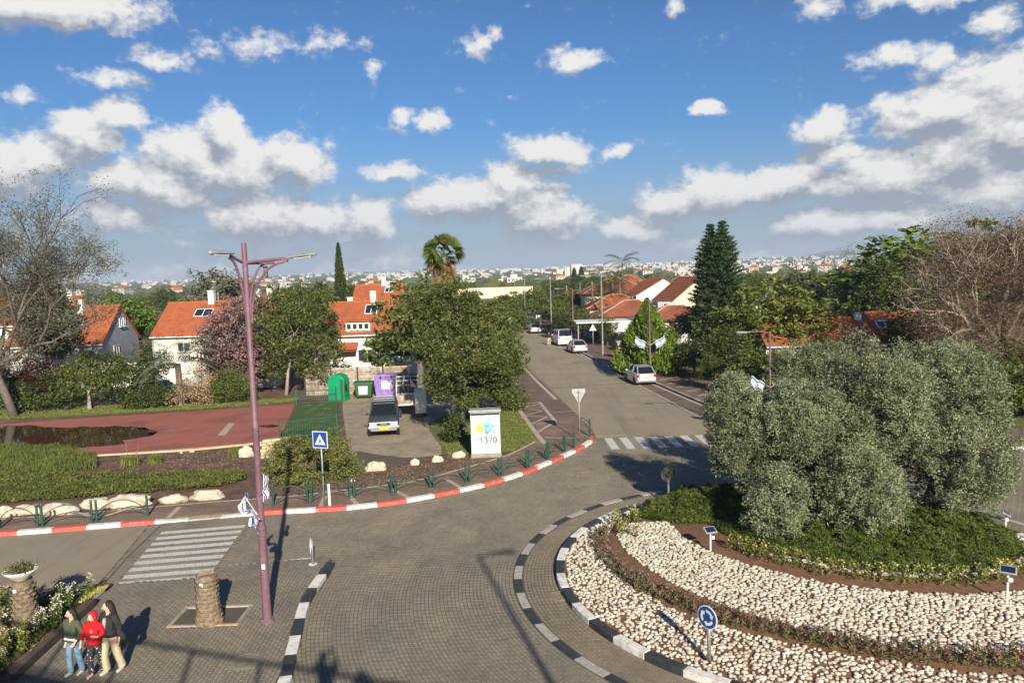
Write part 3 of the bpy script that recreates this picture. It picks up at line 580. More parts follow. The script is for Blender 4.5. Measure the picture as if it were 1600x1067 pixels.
for poly, z, m, w in (([at(869, 627), (1.9, 64), at(815, 572)], .136, M['inlay'], .26), ([at(815, 572), at(799, 571)], .136, M['inlay'], .25),
  ([at(807, 637), at(836, 678), at(851, 697)], .137, M['inlay'], .28), ([at(807, 636), at(843, 631)], .136, M['inlay'], .2), ([at(843, 631), at(868, 662)], .137, M['inlay'], .24),
  ([at(838, 680), at(868, 662)], .138, M['inlay'], .2), ([at(862, 648), at(898, 645)], .136, M['inlay'], .14), ([at(851, 687), at(906, 688)], .136, M['inlay'], .14)):
    bar([(p[0], p[1]) for p in poly], z, m, w)
for a, b in (((812, 641), (843, 634)), ((812, 641), (848, 645)), ((818, 653), (848, 645)), ((818, 653), (856, 654)), ((827, 667), (856, 654)), ((827, 667), (864, 662))): bar([at(*a), at(*b)], .1355, M['inlay'], .14)
P_ = [(p[0]-.30, p[1]-.0) for p in RB[1:6]]
bar(P_, .009, M['paint'], .14)
for i in range(7):
    y0 = 62+i*2.9; x0 = 9.75-.105*(y0-60); bar([(x0+.15, y0), (x0+1.0, y0+.15)], .0085, M['inlay'], .35)
for i in range(9):
    y0 = 45.5+i*2.0; x0 = 13.9-.165*(y0-45.5)+.5; bar([(x0, y0), (x0+2.1, y0+.1)], .1195, M['inlay'], .16); bar([(x0, y0), (x0+2.1, y0+1.7)], .1215, M['inlay'], .16)
for y0 in (46.5, 51.8, 57): bar([(11.5-.11*(y0-44.9), y0), (13.5-.15*(y0-44.9), y0+.2)], .0085, M['oldpaint'], .10)
for a, b in (((0, 803), (60, 787)), ((90, 793), (140, 806)), ((165, 806), (225, 786)), ((262, 810), (280, 792)), ((608, 762), (640, 778)), ((697, 748), (720, 762)), ((500, 795), (508, 775)), ((540, 768), (560, 790))): bar([at(*a, .13), at(*b, .13)], .1365, M['inlay'], .2)
for pts in (SB[4:], SB[:5]): bar([(p[0], p[1]) for p in spline(pts, 1.5)], .138, M['inlay'], .16)
bar([at(250, 822), at(200, 870), at(160, 915)], .0165, M['joint'], .06, 'seam')
# patches of newer asphalt on the street
bar([at(846, 608), at(990, 598)], .0085, M['joint'], .18, 'patch_seam'); bar([at(852, 541), at(905, 544)], .0085, M['paint'], .3)
# manhole covers
for (x, y, w_) in ((384, 1040, .36), (910, 735, .33), (875, 931, .30)):
    a = at(x, y, .012); z = .128 if x == 384 else .016
    MB().lathe([(w_+.05, 0), (w_+.05, .010), (w_, .012), (w_-.015, .004), (w_-.03, .012), (w_*.6, .012), (w_*.58, .006), (w_*.3, .006), (w_*.28, .012), (.02, .012)], (a[0], a[1], z-.004), 20).obj('manhole_cover', M['iron'])
    o = bpy.data.objects['manhole_cover' if x == 384 else 'manhole_cover.%03d' % (1 if x == 910 else 2)]
    tag(o, {384: 'round manhole cover set in the grey pavement near the three people', 910: 'manhole cover in the carriageway near the red kerb corner', 875: 'manhole cover in the apron beside the black and white island kerb'}[x], 'manhole cover')
# planting ground behind the sidewalk
BACK = [(-60, 27.0), (-40, 29.6)]+SB+SLin+[(-60, 240), (-140, 240), (-140, 27)]
raised('soil_ground', BACK, -.05, .10, M['soil'])
sheet('lawn', [at(0, 640, .1), at(0, 656, .1), at(120, 650, .1), at(300, 640, .1), at(455, 629, .1), at(470, 622, .1), at(400, 622, .1), at(250, 634, .1), at(120, 642, .1), (-75, 66), (-75, 48), at(-300, 668, .1)][::-1], .112, M['lawn'])
CT = [(-75, 47), at(0, 664, .1), at(120, 655, .1), at(300, 644, .1), at(462, 632, .1), at(437, 688, .1), at(400, 693, .1), at(150, 712, .1), at(0, 706, .1), (-60, 39.5)]
raised('sports_court', CT, .05, .16, M['court'])
sheet('court_line', [at(340, 680, .16), at(352, 680, .16), at(367, 661, .16), at(357, 661, .16)], .167, M['inlay'])
kerb('court_edge', [at(150, 713, .1), at(300, 704, .1), at(400, 694, .1), at(436, 689, .1)], .12, .19, [M['sandwall']], 1.0)
# puddles of rain water on the court
def puddle(pts, seed):
    rs = np.random.RandomState(seed); P = spline(pts+[pts[0]], .25)[:-1]; c = P.mean(0); n = len(P); w = sum(rs.uniform(.02, .05)*np.sin(np.arange(n)*2*PI*k_/n+rs.uniform(0, 6)) for k_ in (5, 9, 17, 31)); P = c+(P-c)*(1+w)[:, None]
    return sheet('puddle', [tuple(p) for p in P], .166, M['water'])
puddle([at(-60, 690, .16), at(0, 699, .16), at(90, 700, .16), at(150, 697, .16), at(200, 688, .16), at(244, 677, .16), at(215, 668, .16), at(150, 666, .16), at(90, 668, .16), at(40, 665, .16), at(-40, 668, .16)], 3)
puddle([at(402, 665, .16), at(415, 668, .16), at(436, 666, .16), at(425, 663, .16)], 4)
# artificial turf inside the little green fence
TF = [at(440, 686, .1), at(527, 678, .1), at(526, 628, .1), at(466, 631, .1)]
sheet('turf', TF, .172, M['turf']) if False else raised('turf', TF, .05, .14, M['turf'])
sheet('turf_verge', [at(528, 700, .1), at(530, 628, .1), at(527, 628, .1), at(527, 679, .1), at(437, 688, .1), at(450, 704, .1)], .115, M['turf'])
LOT = [at(560, 740, .1), at(545, 700, .1), at(536, 626, .1), at(560, 616, .1), at(640, 614, .1), at(720, 616, .1), at(800, 612, .1), at(800, 636, .1), at(735, 650, .1), at(700, 672, .1), at(725, 700, .1), at(680, 712, .1), at(640, 716, .1), at(600, 712, .1), at(575, 722, .1)]
sheet('gravel_lot', [tuple(p) for p in spline(LOT+[LOT[0]], .8)][:-1], .118, M['gravel'])
sheet('lot_patch', [tuple(p) for p in spline([at(558, 705, .1), at(600, 712, .1), at(650, 718, .1), at(630, 728, .1), at(575, 732, .1), at(558, 722, .1), at(558, 705, .1)], .5)][:-1], .123, M['joint'])
sheet('lawn_patch', [tuple(p) for p in spline([at(690, 700, .1), at(672, 662, .1), at(730, 640, .1), at(800, 632, .1), at(822, 660, .1), at(838, 690, .1), at(800, 706, .1), at(700, 712, .1), at(690, 700, .1)], .7)][:-1], .126, M['lawn'])
# right of the street and east side ground
sheet('east_ground', RO+[(60, 240), (160, 240), (160, 34), (70, 36), (45, 37.5), (30, 39), (24, 41), (21, 44.5)], .105, M['lawn'])
# lower left planter
PL = [at(175, 917), at(90, 924), at(0, 934), (-22, 21.4), (-24, 12), (-11.4, 12), at(12, 1067)]
raised('planter_bed', PL, -.02, .14, M['soil'])
mb = MB(); a, b = Vector((*at(8, 1062, .3), .22)), Vector((*at(146, 936, .3), .22)); mb.box(*(((a+b)/2)[:2]), .24, (b-a).length, .16, .22, rz=math.atan2(b.y-a.y, b.x-a.x))
tag(mb.obj('timber_edging', M['timber'], bevel=.02), 'dark weathered timber beam edging the flower bed beside the pavement', 'edging')
# roundabout island: domed soil, planting bands
def isl_z(x, y):
    d = math.hypot(x-IC[0], y-IC[1])/IR; return .10+.42*max(0, 1-d*d)
V = []; Fc = []; nr, na = 14, 72
for i in range(nr+1):
    for j in range(na):
        r = (IR-.01)*i/nr; a = 2*PI*j/na; x, y = IC[0]+r*math.cos(a), IC[1]+r*math.sin(a); V.append((x, y, isl_z(x, y)+.02*mnoise.noise(Vector((x*2, y*2, 0)))))
for i in range(nr):
    for j in range(na): Fc.append((i*na+j, (i+1)*na+j, (i+1)*na+(j+1) % na, i*na+(j+1) % na))
isl = link('island_ground', np_mesh('island_ground', V, Fc), M['redsoil'], smooth=True); isl['kind'] = 'structure'
bmx = bmesh.new(); bmx.from_mesh(isl.data); bmesh.ops.remove_doubles(bmx, verts=bmx.verts, dist=.001); bmesh.ops.recalc_face_normals(bmx, faces=bmx.faces)
if sum(f.normal.z for f in bmx.faces) < 0: bmesh.ops.reverse_faces(bmx, faces=bmx.faces)
bmx.to_mesh(isl.data); bmx.free()
# white pebbles: packed by dart throwing on a jittered grid
def ico(sub=1):
    bm = bmesh.new(); bmesh.ops.create_icosphere(bm, subdivisions=sub, radius=1); v = np.array([x.co[:] for x in bm.verts]); f = np.array([[q.index for q in p.verts] for p in bm.faces]); bm.free(); return v, f
IV, IF = ico(2)
rsP = np.random.RandomState(5); protoV = []
for i in range(8):
    n_ = np.array([mnoise.noise(Vector(v)*1.3+Vector((i*7, 0, 0))) for v in IV]); protoV.append(IV*(1+.28*n_)[:, None])
IVs, IFs = ico(1); smallV = [IVs*(1+.25*np.array([mnoise.noise(Vector(v)*1.3+Vector((i*7, 3, 0))) for v in IVs]))[:, None] for i in range(8)]
def band(x, y):
    di = np.hypot(x-IC[0], y-IC[1]); d2 = np.hypot(x-C2[0], y-C2[1]); th = np.degrees(np.arctan2(y-C2[1], x-C2[0]))
    th = np.where(th > 90, th-360, th)           # front side runs from -180 (left) to 0 (right)
    inner_lo = 6.2+0*th; inner_hi = np.interp(th, [-200, -180, -150, -120, -60, 0], [6.9, 8.1, 8.55, 9.05, 9.05, 8.8]); out_lo = np.interp(th, [-200, -185, -165, -140, -110, -60, 0], [7.3, 8.2, 8.95, 9.78, 9.75, 10.1, 10.1])
    A_ = (d2 > out_lo) & (di < IR-.05); B = (d2 > inner_lo) & (d2 < inner_hi) & (th > -186) & (th < 20); R_ = (d2 > 4.95) & (d2 < 5.2) & (th > -140)
    edge = (di > IR-1.3) & ((th > 5) | (y > 27.5))
    return ((A_ | edge | R_ | B) & (di < IR-.08)), B | R_
gx, gy = np.meshgrid(np.arange(IC[0]-IR, IC[0]+IR, .116), np.arange(IC[1]-IR, IC[1]+IR, .099)); gx = gx+(np.arange(gx.shape[0]) % 2)[:, None]*.06
gx = (gx+rsP.uniform(-.055, .055, gx.shape)).ravel(); gy = (gy+rsP.uniform(-.046, .046, gy.shape)).ravel(); inb, isB = band(gx, gy); keep = inb & ((rsP.uniform(0, 1, len(gx)) < .90) | isB)
gx, gy, isB = gx[keep], gy[keep], isB[keep]
sizes = np.where(isB, .064, .060)*rsP.uniform(.68, 1.38, len(gx)); rots = rsP.uniform(0, 6.28, len(gx)); zs = np.array([isl_z(x, y) for x, y in zip(gx, gy)])
cam_d = np.hypot(gx, gy); order = np.argsort(cam_d/sizes); vis_ = [i for i in order if gy[i] > 16.5 and abs(gx[i]) < gy[i]*.69]
topp = set(vis_[:300]); pb = bpy.data.objects.new('pebble_bed', None); C.objects.link(pb); pb['kind'] = 'structure'
Vs, Fs = [], []; off = 0; pm = []
for v in smallV: mesh_ = np_mesh('pebble', v*np.array([1.05, .78, .5]), IFs); mesh_.materials.append(M['stone']); mesh_.polygons.foreach_set('use_smooth', [True]*len(mesh_.polygons)); pm.append(mesh_)
for i in range(len(gx)):
    j = i % 8
    if i in topp:
        o = bpy.data.objects.new('pebble', pm[j]); C.objects.link(o); o.parent = pb; o.location = (gx[i], gy[i], zs[i]+.02); o.rotation_euler = (0, 0, rots[i]); o.scale = [sizes[i]*1.12]*3
    else:
        c, s_ = math.cos(rots[i]), math.sin(rots[i]); v = smallV[j]*np.array([1.05, .78, .5])*sizes[i]*1.12; x = v[:, 0]*c-v[:, 1]*s_; y = v[:, 0]*s_+v[:, 1]*c
        Vs.append(np.stack([x+gx[i], y+gy[i], v[:, 2]+zs[i]+.02], 1)); Fs.append(IFs+off); off += len(IVs)
o = link('pebbles', np_mesh('pebbles', np.concatenate(Vs), np.concatenate(Fs)), M['stone'], pb, smooth=True); o['kind'] = 'stuff'
print('pebbles', len(gx), 'pavers', len(xs))
# ================================================================== VEGETATION
def poly_scatter(poly, n, rs):
    P = np.array(poly)[:, :2]; lo, hi = P.min(0), P.max(0); out = []
    while sum(len(o) for o in out) < n:
        q = rs.uniform(lo, hi, (n, 2)); out.append(q[in_poly(q[:, 0], q[:, 1], poly)])
    return np.concatenate(out)[:n]
def carpet(name, poly, n, z0, h, ln, wd, m, seed, up=.3, blades=False, hfun=None, parent=None, label=None, cat=None):
    rs = np.random.RandomState(seed); q = poly_scatter(poly, n, rs); hh = np.array([h*(.45+.75*abs(mnoise.noise(Vector((x*1.1, y*1.1, seed))))) if hfun is None else hfun(x, y) for x, y in q])
    z = z0+hh*rs.uniform(.25, 1, n)**.6; c = np.column_stack([q, z])
    if blades:
        c[:, 2] = z0+hh*.5; a = rs.normal(size=(n, 3))*.35; a[:, 2] = 1; a /= np.linalg.norm(a, axis=1)[:, None]; b = np.cross(rs.normal(size=(n, 3)), a); b /= np.linalg.norm(b, axis=1)[:, None]
        l = (hh*rs.uniform(.6, 1.2, n))[:, None]*.5; V = np.empty((n, 4, 3)); V[:, 0] = c-a*l-b*wd/2; V[:, 1] = c-a*l+b*wd/2; V[:, 2] = c+a*l+b*wd*.15; V[:, 3] = c+a*l-b*wd*.15
        me = np_mesh(name, V.reshape(-1, 3), np.arange(n*4).reshape(n, 4))
    else: V_, F_ = leaves(c, ln, wd, rs, up); me = np_mesh(name, V_, F_)
    me.materials.append(m); o = link(name, me, None, parent); o['kind'] = 'stuff'; return tag(o, label, cat)
# ---- the olive trees on the island
def olive(label, lobes, trunk, seed, clumps, gz, inner=()):
    t = thing('olive_tree', label, 'tree', (0, 0, 0), 0, 'olive trees on the roundabout island'); rs = np.random.RandomState(seed)
    ll = [(*l[:3], l[3]*.98, l[4]*.95, l[5]*.98) for l in lobes]
    me, cc_ = foliage('crown', ll, clumps, 84, .24, .105, .030, LM['olive'], seed, .15, -.1, .74, 1.0, gz+.2); link('crown', me, None, t)
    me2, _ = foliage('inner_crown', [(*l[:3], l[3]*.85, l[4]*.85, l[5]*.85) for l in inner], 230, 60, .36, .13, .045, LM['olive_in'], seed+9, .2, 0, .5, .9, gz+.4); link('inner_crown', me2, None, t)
    limbs(trunk, lobes, cc_, .20, rs, 60).obj('trunk', M['greybark'], t, smooth=True); return t
def LB(x, y, Y, rx, rz, ry=None):
    """lobe centred on a pixel at distance Y; rx, rz in photograph pixels"""
    X, Z = ray_at(x, y, Y); s_ = Y/FPX; return (X, Y, Z, rx*s_, (ry or (rx+rz)/2)*s_, rz*s_)
olive('silver-green olive tree at the left of the island, its crown hanging low over the juniper', [LB(1150, 667, 26.0, 44, 80), LB(1242, 656, 24.9, 58, 60), LB(1215, 786, 23.5, 47, 54)], [(9.2, 25.2, .4), (9.0, 25.4, 1.2), (8.9, 25.3, 1.9)], 21, 1050, .4, [LB(1195, 700, 26.2, 62, 72), LB(1255, 700, 26, 50, 70)])
olive('tallest olive tree in the middle of the island with a rounded grey-green top', [LB(1348, 768, 23.4, 66, 74), LB(1274, 577, 27.6, 60, 46), LB(1384, 624, 25.2, 62, 76), LB(1312, 655, 25.6, 40, 56), LB(1345, 700, 25.4, 44, 40)], [(11.6, 25.0, .4), (11.8, 25.2, 1.3), (11.6, 25.2, 2.3)], 22, 1250, .4, [LB(1330, 680, 26.4, 80, 100), LB(1300, 760, 25, 50, 50)])
olive('olive tree at the right of the island leaning over the juniper toward the east road', [LB(1488, 592, 27.2, 66, 54), LB(1512, 722, 24.9, 66, 70), LB(1440, 690, 25.2, 30, 32), LB(1540, 655, 26.0, 32, 42)], [(14.0, 25.6, .4), (14.3, 25.6, 1.3), (14.5, 25.7, 2.0)], 23, 1100, .4, [LB(1440, 690, 26.6, 70, 90), LB(1520, 690, 26.4, 60, 75)])
# ---- creeping juniper under them
def jun_h(x, y):
    d2 = math.hypot(x-C2[0], (y-C2[1])); a = max(0, 1-(d2/4.95)**2); h = .78*a**.5
    d3 = math.hypot((x-7.3)/2.9, (y-27.3)/2.0); b = .85*max(0, 1-d3*d3)**.5
    return max(h, b)*(.80+.50*mnoise.noise(Vector((x*1.5, y*1.5, 1)))+.34*mnoise.noise(Vector((x*4.2, y*4.2, 1))))
rs = np.random.RandomState(31); ta = np.linspace(0, 2*PI, 60, endpoint=False)
jp = np.concatenate([rs.uniform(-5, 5, (150000, 2))*1.0+np.array(C2), rs.uniform(-3, 3, (50000, 2))+np.array((7.3, 27.3))])
hj = np.array([jun_h(x, y) for x, y in jp]); kk_ = (hj > .10) & (np.hypot(jp[:, 0]-IC[0], jp[:, 1]-IC[1]) < IR-.15); jp, hj = jp[kk_], hj[kk_]
z = np.array([isl_z(x, y) for x, y in jp])+hj*np.clip(1-rs.exponential(.13, len(jp)), .1, 1.1); V_, F_ = leaves(np.column_stack([jp, z]), .15, .030, rs, .1, -.35)
me = np_mesh('juniper', V_, F_); me.materials.append(LM['juniper']); jun = link('creeping_juniper', me); tag(jun, 'dense green creeping juniper mat spread under the olive trees', 'shrub', kind='stuff')
# solid dark sheet under the needles, standing in for the shade inside the mat
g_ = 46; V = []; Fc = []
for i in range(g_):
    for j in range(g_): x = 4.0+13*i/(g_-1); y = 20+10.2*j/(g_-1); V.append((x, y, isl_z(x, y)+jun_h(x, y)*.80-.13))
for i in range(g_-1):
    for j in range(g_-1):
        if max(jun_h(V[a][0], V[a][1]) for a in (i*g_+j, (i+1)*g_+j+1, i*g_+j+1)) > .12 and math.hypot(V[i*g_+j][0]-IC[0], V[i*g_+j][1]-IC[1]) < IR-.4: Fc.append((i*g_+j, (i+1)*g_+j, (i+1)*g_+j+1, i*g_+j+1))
me = np_mesh('heart', V, Fc); link('juniper_shade', me, LM['cypress'], jun)
# ---- bedding plants in two rows
def tuft_mesh(seed, h, n, leafm, fl, nf):
    rs = np.random.RandomState(seed); p = rs.normal(size=(n, 3))*np.array([.075, .075, 0]); p[:, 2] = rs.uniform(.03, h, n); p[:, :2] *= (1-.5*p[:, 2:3]/h); V_, F_ = leaves(p, .085, .032, rs, .2, -.6); V2, F2 = leaves(np.column_stack([rs.normal(size=(nf, 2))*.05, rs.uniform(h*.7, h*1.15, nf)]), .04, .04, rs, .6)
    a, b = np_mesh('leaves', V_, F_), np_mesh('flowers', V2, F2); a.materials.append(leafm); b.materials.append(fl); return a, b
T1 = [tuft_mesh(i, .34, 70, LM['yellowg'], LM['yellfl'], 26) for i in range(3)]; T2 = [tuft_mesh(i+9, .26, 64, LM['purplet'], LM['pink'], 16) for i in range(4)]; T3 = [tuft_mesh(i+19, .22, 50, LM['brown'], LM['red'], 10) for i in range(2)]
def bed(ts, x, y, s_, label, group, name='flowering_plant', cat='plant', z=None):
    t = thing(name, label, cat, (x, y, isl_z(x, y) if z is None else z), rnd.uniform(0, 6.28), group); t.scale = (s_, s_, s_)
    for n_, m_ in zip(('foliage', 'flowers'), ts): o = bpy.data.objects.new(n_, m_); C.objects.link(o); o.parent = t; o['kind'] = 'stuff'
for i in range(44):
    th = math.radians(-152+ i*3.25); r = 5.62+rnd.uniform(-.12, .12); x, y = C2[0]+r*math.cos(th), C2[1]+r*math.sin(th)
    if math.hypot(x-IC[0], y-IC[1]) < IR-.3: bed(T1[i % 3], x, y, rnd.uniform(1.15, 1.65), 'yellow-green bedding plant with cream flowers in the inner row below the juniper', 'cream-flowered plants in the inner row')
for k_, rad, ts, lab in ((0, 9.2, T2, 'low purple and green heather-like plant in the outer planting row between the pebbles'), (1, 9.6, T2, 'low purple and green heather-like plant in the outer planting row between the pebbles'), (2, 9.4, T3, 'small russet plant among the outer planting row between the pebbles')):
    for i in range(86 if k_ < 2 else 50):
        th = math.radians(-198+i*(1.75 if k_ < 2 else 3.0)); f = min(1, max(.0, (math.degrees(th)+198)/45)); r = 8.15+(rad-8.15)*f+rnd.uniform(-.1, .1); x, y = C2[0]+r*math.cos(th), C2[1]+r*math.sin(th)
        if math.hypot(x-IC[0], y-IC[1]) < IR-.6: bed(ts[i % len(ts)], x, y, rnd.uniform(.75, 1.35), lab, 'plants in the outer row' if k_ < 2 else 'russet plants in the outer row')
for i in range(9): bed(T1[i % 3], 3.75+rnd.uniform(-.35, .5), 25.6+rnd.uniform(-.9, 1.2), rnd.uniform(1.0, 1.5), 'taller yellow-green flowering plant at the left tip of the outer planting row', 'tall plants at the left tip of the outer row')
# ---- strips of ground cover, shrubs and grass left of the lamp
GC = [at(-60, 745, .1), at(0, 738, .1), at(90, 742, .1), at(200, 745, .1), at(300, 740, .1), at(380, 738, .1), at(384, 752, .1), at(345, 762, .1), at(230, 772, .1), at(100, 782, .1), at(0, 788, .1), at(-60, 792, .1)]
carpet('ground_cover', GC, 42000, .09, .42, .09, .055, LM['cover'], 41, label='strip of low olive-green ground cover behind the white boulders', cat='ground cover')
carpet('tall_grass', [at(-60, 700, .1), at(0, 700, .1), at(90, 702, .1), at(150, 712, .1), at(152, 732, .1), at(90, 742, .1), at(0, 742, .1), at(-60, 745, .1)], 9000, .1, .62, 0, .035, LM['mid'], 42, blades=True, label='clump of long strappy green leaves beside the red court', cat='plants')
for (x, y, s_, l) in ((205, 727, 1.0, 'small green agave-like plant with two dry stalks in the bare soil'), (242, 724, .7, 'small round green tuft in the bare soil right of the stalked plant'), (368, 712, .9, 'light green tuft beside the white boulder near the lamp pole')):
    a = at(x, y, .1); r_ = .42*s_; t = carpet('grass_tuft', [(a[0]+r_*math.cos(q), a[1]+r_*math.sin(q)) for q in np.linspace(0, 6.28, 12)], 420, .1, .75*s_, 0, .04, LM['grass'], 43+x, blades=True); tag(t, l, 'plant'); del t['kind']
    if x == 205:
        mb = MB()
        for d_ in (-.2, .45): mb.tube([(a[0]+d_*.5, a[1], .1), (a[0]+d_, a[1], 1.25)], .015, 4)
        mb.obj('stalk', M['tanbark'], t)
def lawn_blades(poly, n, seed, h=.07, wd=.03, m=None, nm='grass'): return carpet(nm, poly, n, .112, h, 0, wd, m or LM['grass'], seed, blades=True)
lawn_blades([at(0, 640, .1), at(0, 656, .1), at(300, 640, .1), at(455, 629, .1), at(470, 622, .1), at(300, 629, .1)], 14000, 51, .12, .06)
lawn_blades([at(700, 712, .1), at(690, 690, .1), at(740, 640, .1), at(800, 632, .1), at(822, 660, .1), at(838, 690, .1), at(800, 706, .1)], 16000, 52, .12, .04)
lawn_blades(TF, 16000, 53, .05, .04, LM['grass'])
carpet('leaf_litter', [at(395, 790, .1), at(560, 770, .1), at(700, 745, .1), at(790, 715, .1), at(700, 712, .1), at(560, 735, .1)], 2600, .098, .03, .09, .05, LM['brown'], 54)
carpet('leaf_litter', [at(150, 735, .1), at(380, 735, .1), at(400, 700, .1), at(200, 712, .1)], 2200, .098, .03, .09, .05, LM['brown'], 55)
# big spreading shrub in front of the green fence
def shrub(name, label, cat, lobes, clumps, per, cr_, ln, wd, m, seed, group=None, extra=None, core=.0):
    t = thing(name, label, cat, (lobes[0][0], lobes[0][1], .1), 0, group); ll = [(l[0]-lobes[0][0], l[1]-lobes[0][1], l[2]-.1, *l[3:]) for l in lobes]
    me, cc_ = foliage('foliage', ll, clumps, per, cr_, ln, wd, m, seed, .4, 0, .6, .8, .0); link('foliage', me, None, t)
    if extra: me, _ = foliage('blossom', ll, extra[1], extra[2], cr_, extra[3], extra[3], extra[0], seed+5, .5, 0, .85, .8, .0); link('blossom', me, None, t)
    mb = MB(); rs = np.random.RandomState(seed)
    for l in ll: mb.tube([(l[0]*.6, l[1]*.6, 0), (l[0]*.9, l[1]*.9, l[2]*.6), (l[0], l[1], l[2])], [.05, .035, .015], 5)
    for i in range(min(24, len(cc_))): mb.tube([(ll[0][0], ll[0][1], .05), tuple(cc_[i])], [.02, .008], 4, False)
    mb.obj('stems', M['bark'], t); return t
shrub('spreading_shrub', 'wide olive-brown spreading shrub between the sidewalk railing and the green fence', 'shrub', [LB(490, 722, 35.5, 62, 36), LB(440, 735, 34.6, 34, 34), LB(535, 735, 34.6, 30, 30), LB(480, 760, 33.2, 52, 20), LB(455, 700, 37.5, 34, 24), LB(515, 698, 38, 32, 22)], 520, 60, .27, .10, .055, LM['hedge'], 61)
# ---- nearest trees
make_tree('broad_tree', 'large dark-green tree standing between the pickup and the street, behind the graffiti cabinet', 'tree', (0, 0, 0), [(-3.0, 41.8, .1), (-2.9, 41.9, 1.4), (-2.6, 42.2, 2.8)],
  [LB(708, 484, 43, 52, 46), LB(676, 540, 42, 32, 42), LB(740, 555, 40.5, 58, 40), LB(697, 588, 41.5, 38, 36), LB(785, 550, 43, 38, 26), LB(762, 602, 42.5, 44, 26), LB(668, 474, 45, 30, 28), LB(725, 622, 41.5, 24, 16), LB(800, 572, 42, 24, 14), LB(745, 500, 43, 34, 30)], 760, 55, .40, .17, .08, LM['ficus'], M['greybark'], .17, 71, ntw=120)
for a_ in ((-2.65, 41.5), (-2.35, 41.3)): pass
make_tree('leafy_tree', 'olive-green tree left of the tiled house, above the end of the slatted wall', 'tree', (0, 0, 0), [(-18.2, 60.2, .1), (-18, 60.4, 2), (-17.8, 60.6, 3)], [LB(460, 520, 61, 60, 52), LB(500, 560, 60, 40, 32), LB(430, 545, 61, 40, 42), LB(420, 490, 63, 40, 34), LB(480, 475, 64, 42, 30)], 420, 45, .6, .24, .11, LM['ficus'], M['palebark'], .14, 72, ntw=60)
make_tree('leafy_tree', 'dense green tree behind the left end of the slatted wall', 'tree', (0, 0, 0), [(-15.6, 66, .1), (-15.6, 66, 2), (-15.5, 66, 3)], [LB(470, 490, 68, 40, 40), LB(495, 520, 67, 34, 40), LB(450, 470, 72, 34, 26)], 200, 45, .6, .26, .12, LM['dark'], M['bark'], .14, 73)
make_tree('blossoming_tree', 'pink-grey blossoming tree behind the lamp pole, beside the hedge ball', 'tree', (0, 0, 0), [(-24, 61.5, .1), (-24, 61.6, 1.6), (-24, 61.8, 2.6)], [LB(375, 520, 62, 50, 52), LB(345, 545, 61.5, 38, 40), LB(400, 500, 63, 34, 36), LB(395, 560, 61, 32, 34)], 330, 34, .55, .15, .09, LM['greyt'], M['greybark'], .12, 74, extra=(LM['pink'], 620, 26, .17), ntw=80)
# bare spreading tree at the far left and the brown one at the right
def branchy(name, label, base, d0, h0, r0, depth, seed, leafm, barkm, per, cl, ln, spread=.5, grav=0, up=.12, ratio=.76, dirs=None, kids=(2, 3), loc=(0, 0, 0), group=None):
    rs = np.random.RandomState(seed); mb = MB(); tips = []; t = thing(name, label, 'tree', loc, 0, group)
    b = Vector(base); e = b+Vector(d0)*h0*.5+Vector((.1, 0, 0)); e2 = e+Vector(d0)*h0*.5
    mb.tube([b, e, e2], [r0*1.25, r0, r0*.85], 9)
    for d in dirs: grow(rs, e2, d[:3], d[3], r0*.6, depth, mb, tips, spread, grav, ratio, kids, 5, up)
    mb.obj('trunk', barkm, t, smooth=True); T_ = np.array([tuple(p) for p in tips]); c = np.repeat(T_, per, 0)+rs.normal(size=(len(T_)*per, 3))*cl*np.array([1, 1, .6])
    V_, F_ = leaves(c, ln, ln*.45, rs, .4); me = np_mesh('crown', V_, F_); me.materials.append(leafm); link('crown', me, None, t); print(name, len(T_), len(mb.f)); return t
bl = branchy('bare_tree', 'tall thinly leaved tree with spreading grey branches rising against the sky at the far left', (*at(22, 650, .1), .1), Vector((-.35, 0, 1)).normalized(), 4.0, .26, 5, 81, LM['greyt'], M['greybark'], 26, .45, .17, .55, 0, .14, .80,
  [(-.6, .1, 1, 3.3), (.1, 0, 1.1, 3.3), (.8, -.1, .7, 3.7), (-1.1, 0, .6, 3.4), (.95, .2, .35, 3.3), (.2, .5, .8, 3.0)])
branchy('bare_tree', 'lower greyish tangled tree below the tall one at the left edge', (*at(-40, 640, .1), .1), Vector((.1, 0, 1)), 2.0, .18, 5, 82, LM['greyt'], M['greybark'], 26, .4, .17, .7, 0, .06, .76,
  [(.6, 0, .8, 2.6), (1, .2, .5, 2.8), (-.5, 0, 1, 2.4), (.2, .3, 1, 2.6)])
bt = branchy('brown_tree', 'huge round-crowned tree covered in brown seed pods at the right edge', (*at(1528, 618, .1), .1), Vector((.38, 0, .9)).normalized(), 3.6, .30, 5, 83, LM['brown'], M['palebark'], 30, .6, .13, .62, .02, .06, .78,
  [(-.9, 0, .7, 2.8), (-.25, -.2, 1.1, 2.5), (.6, .1, .9, 2.6), (1.1, 0, .5, 2.7), (-.6, .5, .8, 2.6), (.2, -.5, .8, 2.5), (-1.1, -.2, .35, 2.7)])
def twigs(tree, lobes, n, ln, wd, m, seed, per=26, cr_=.7):
    me, cc_ = foliage('twigs', lobes, n, per, cr_, ln, wd, m, seed, .2, -.1, .35, .8); link('twigs', me, None, tree)
twigs(bt, [LB(1530, 440, 51, 95, 85), LB(1590, 420, 50, 80, 75), LB(1480, 500, 50, 60, 62), LB(1560, 520, 49, 80, 50), LB(1500, 555, 48, 50, 30), LB(1640, 470, 50, 80, 90)], 1300, .42, .024, LM['brown'], 831, 32, .75)
twigs(bl, [LB(40, 370, 56, 80, 80), LB(120, 400, 56, 70, 55), LB(-10, 450, 55, 80, 70), LB(80, 470, 55, 80, 50), LB(165, 430, 56, 32, 26), LB(20, 540, 54, 70, 50)], 420, .30, .04, LM['greyt'], 832, 34, .6)
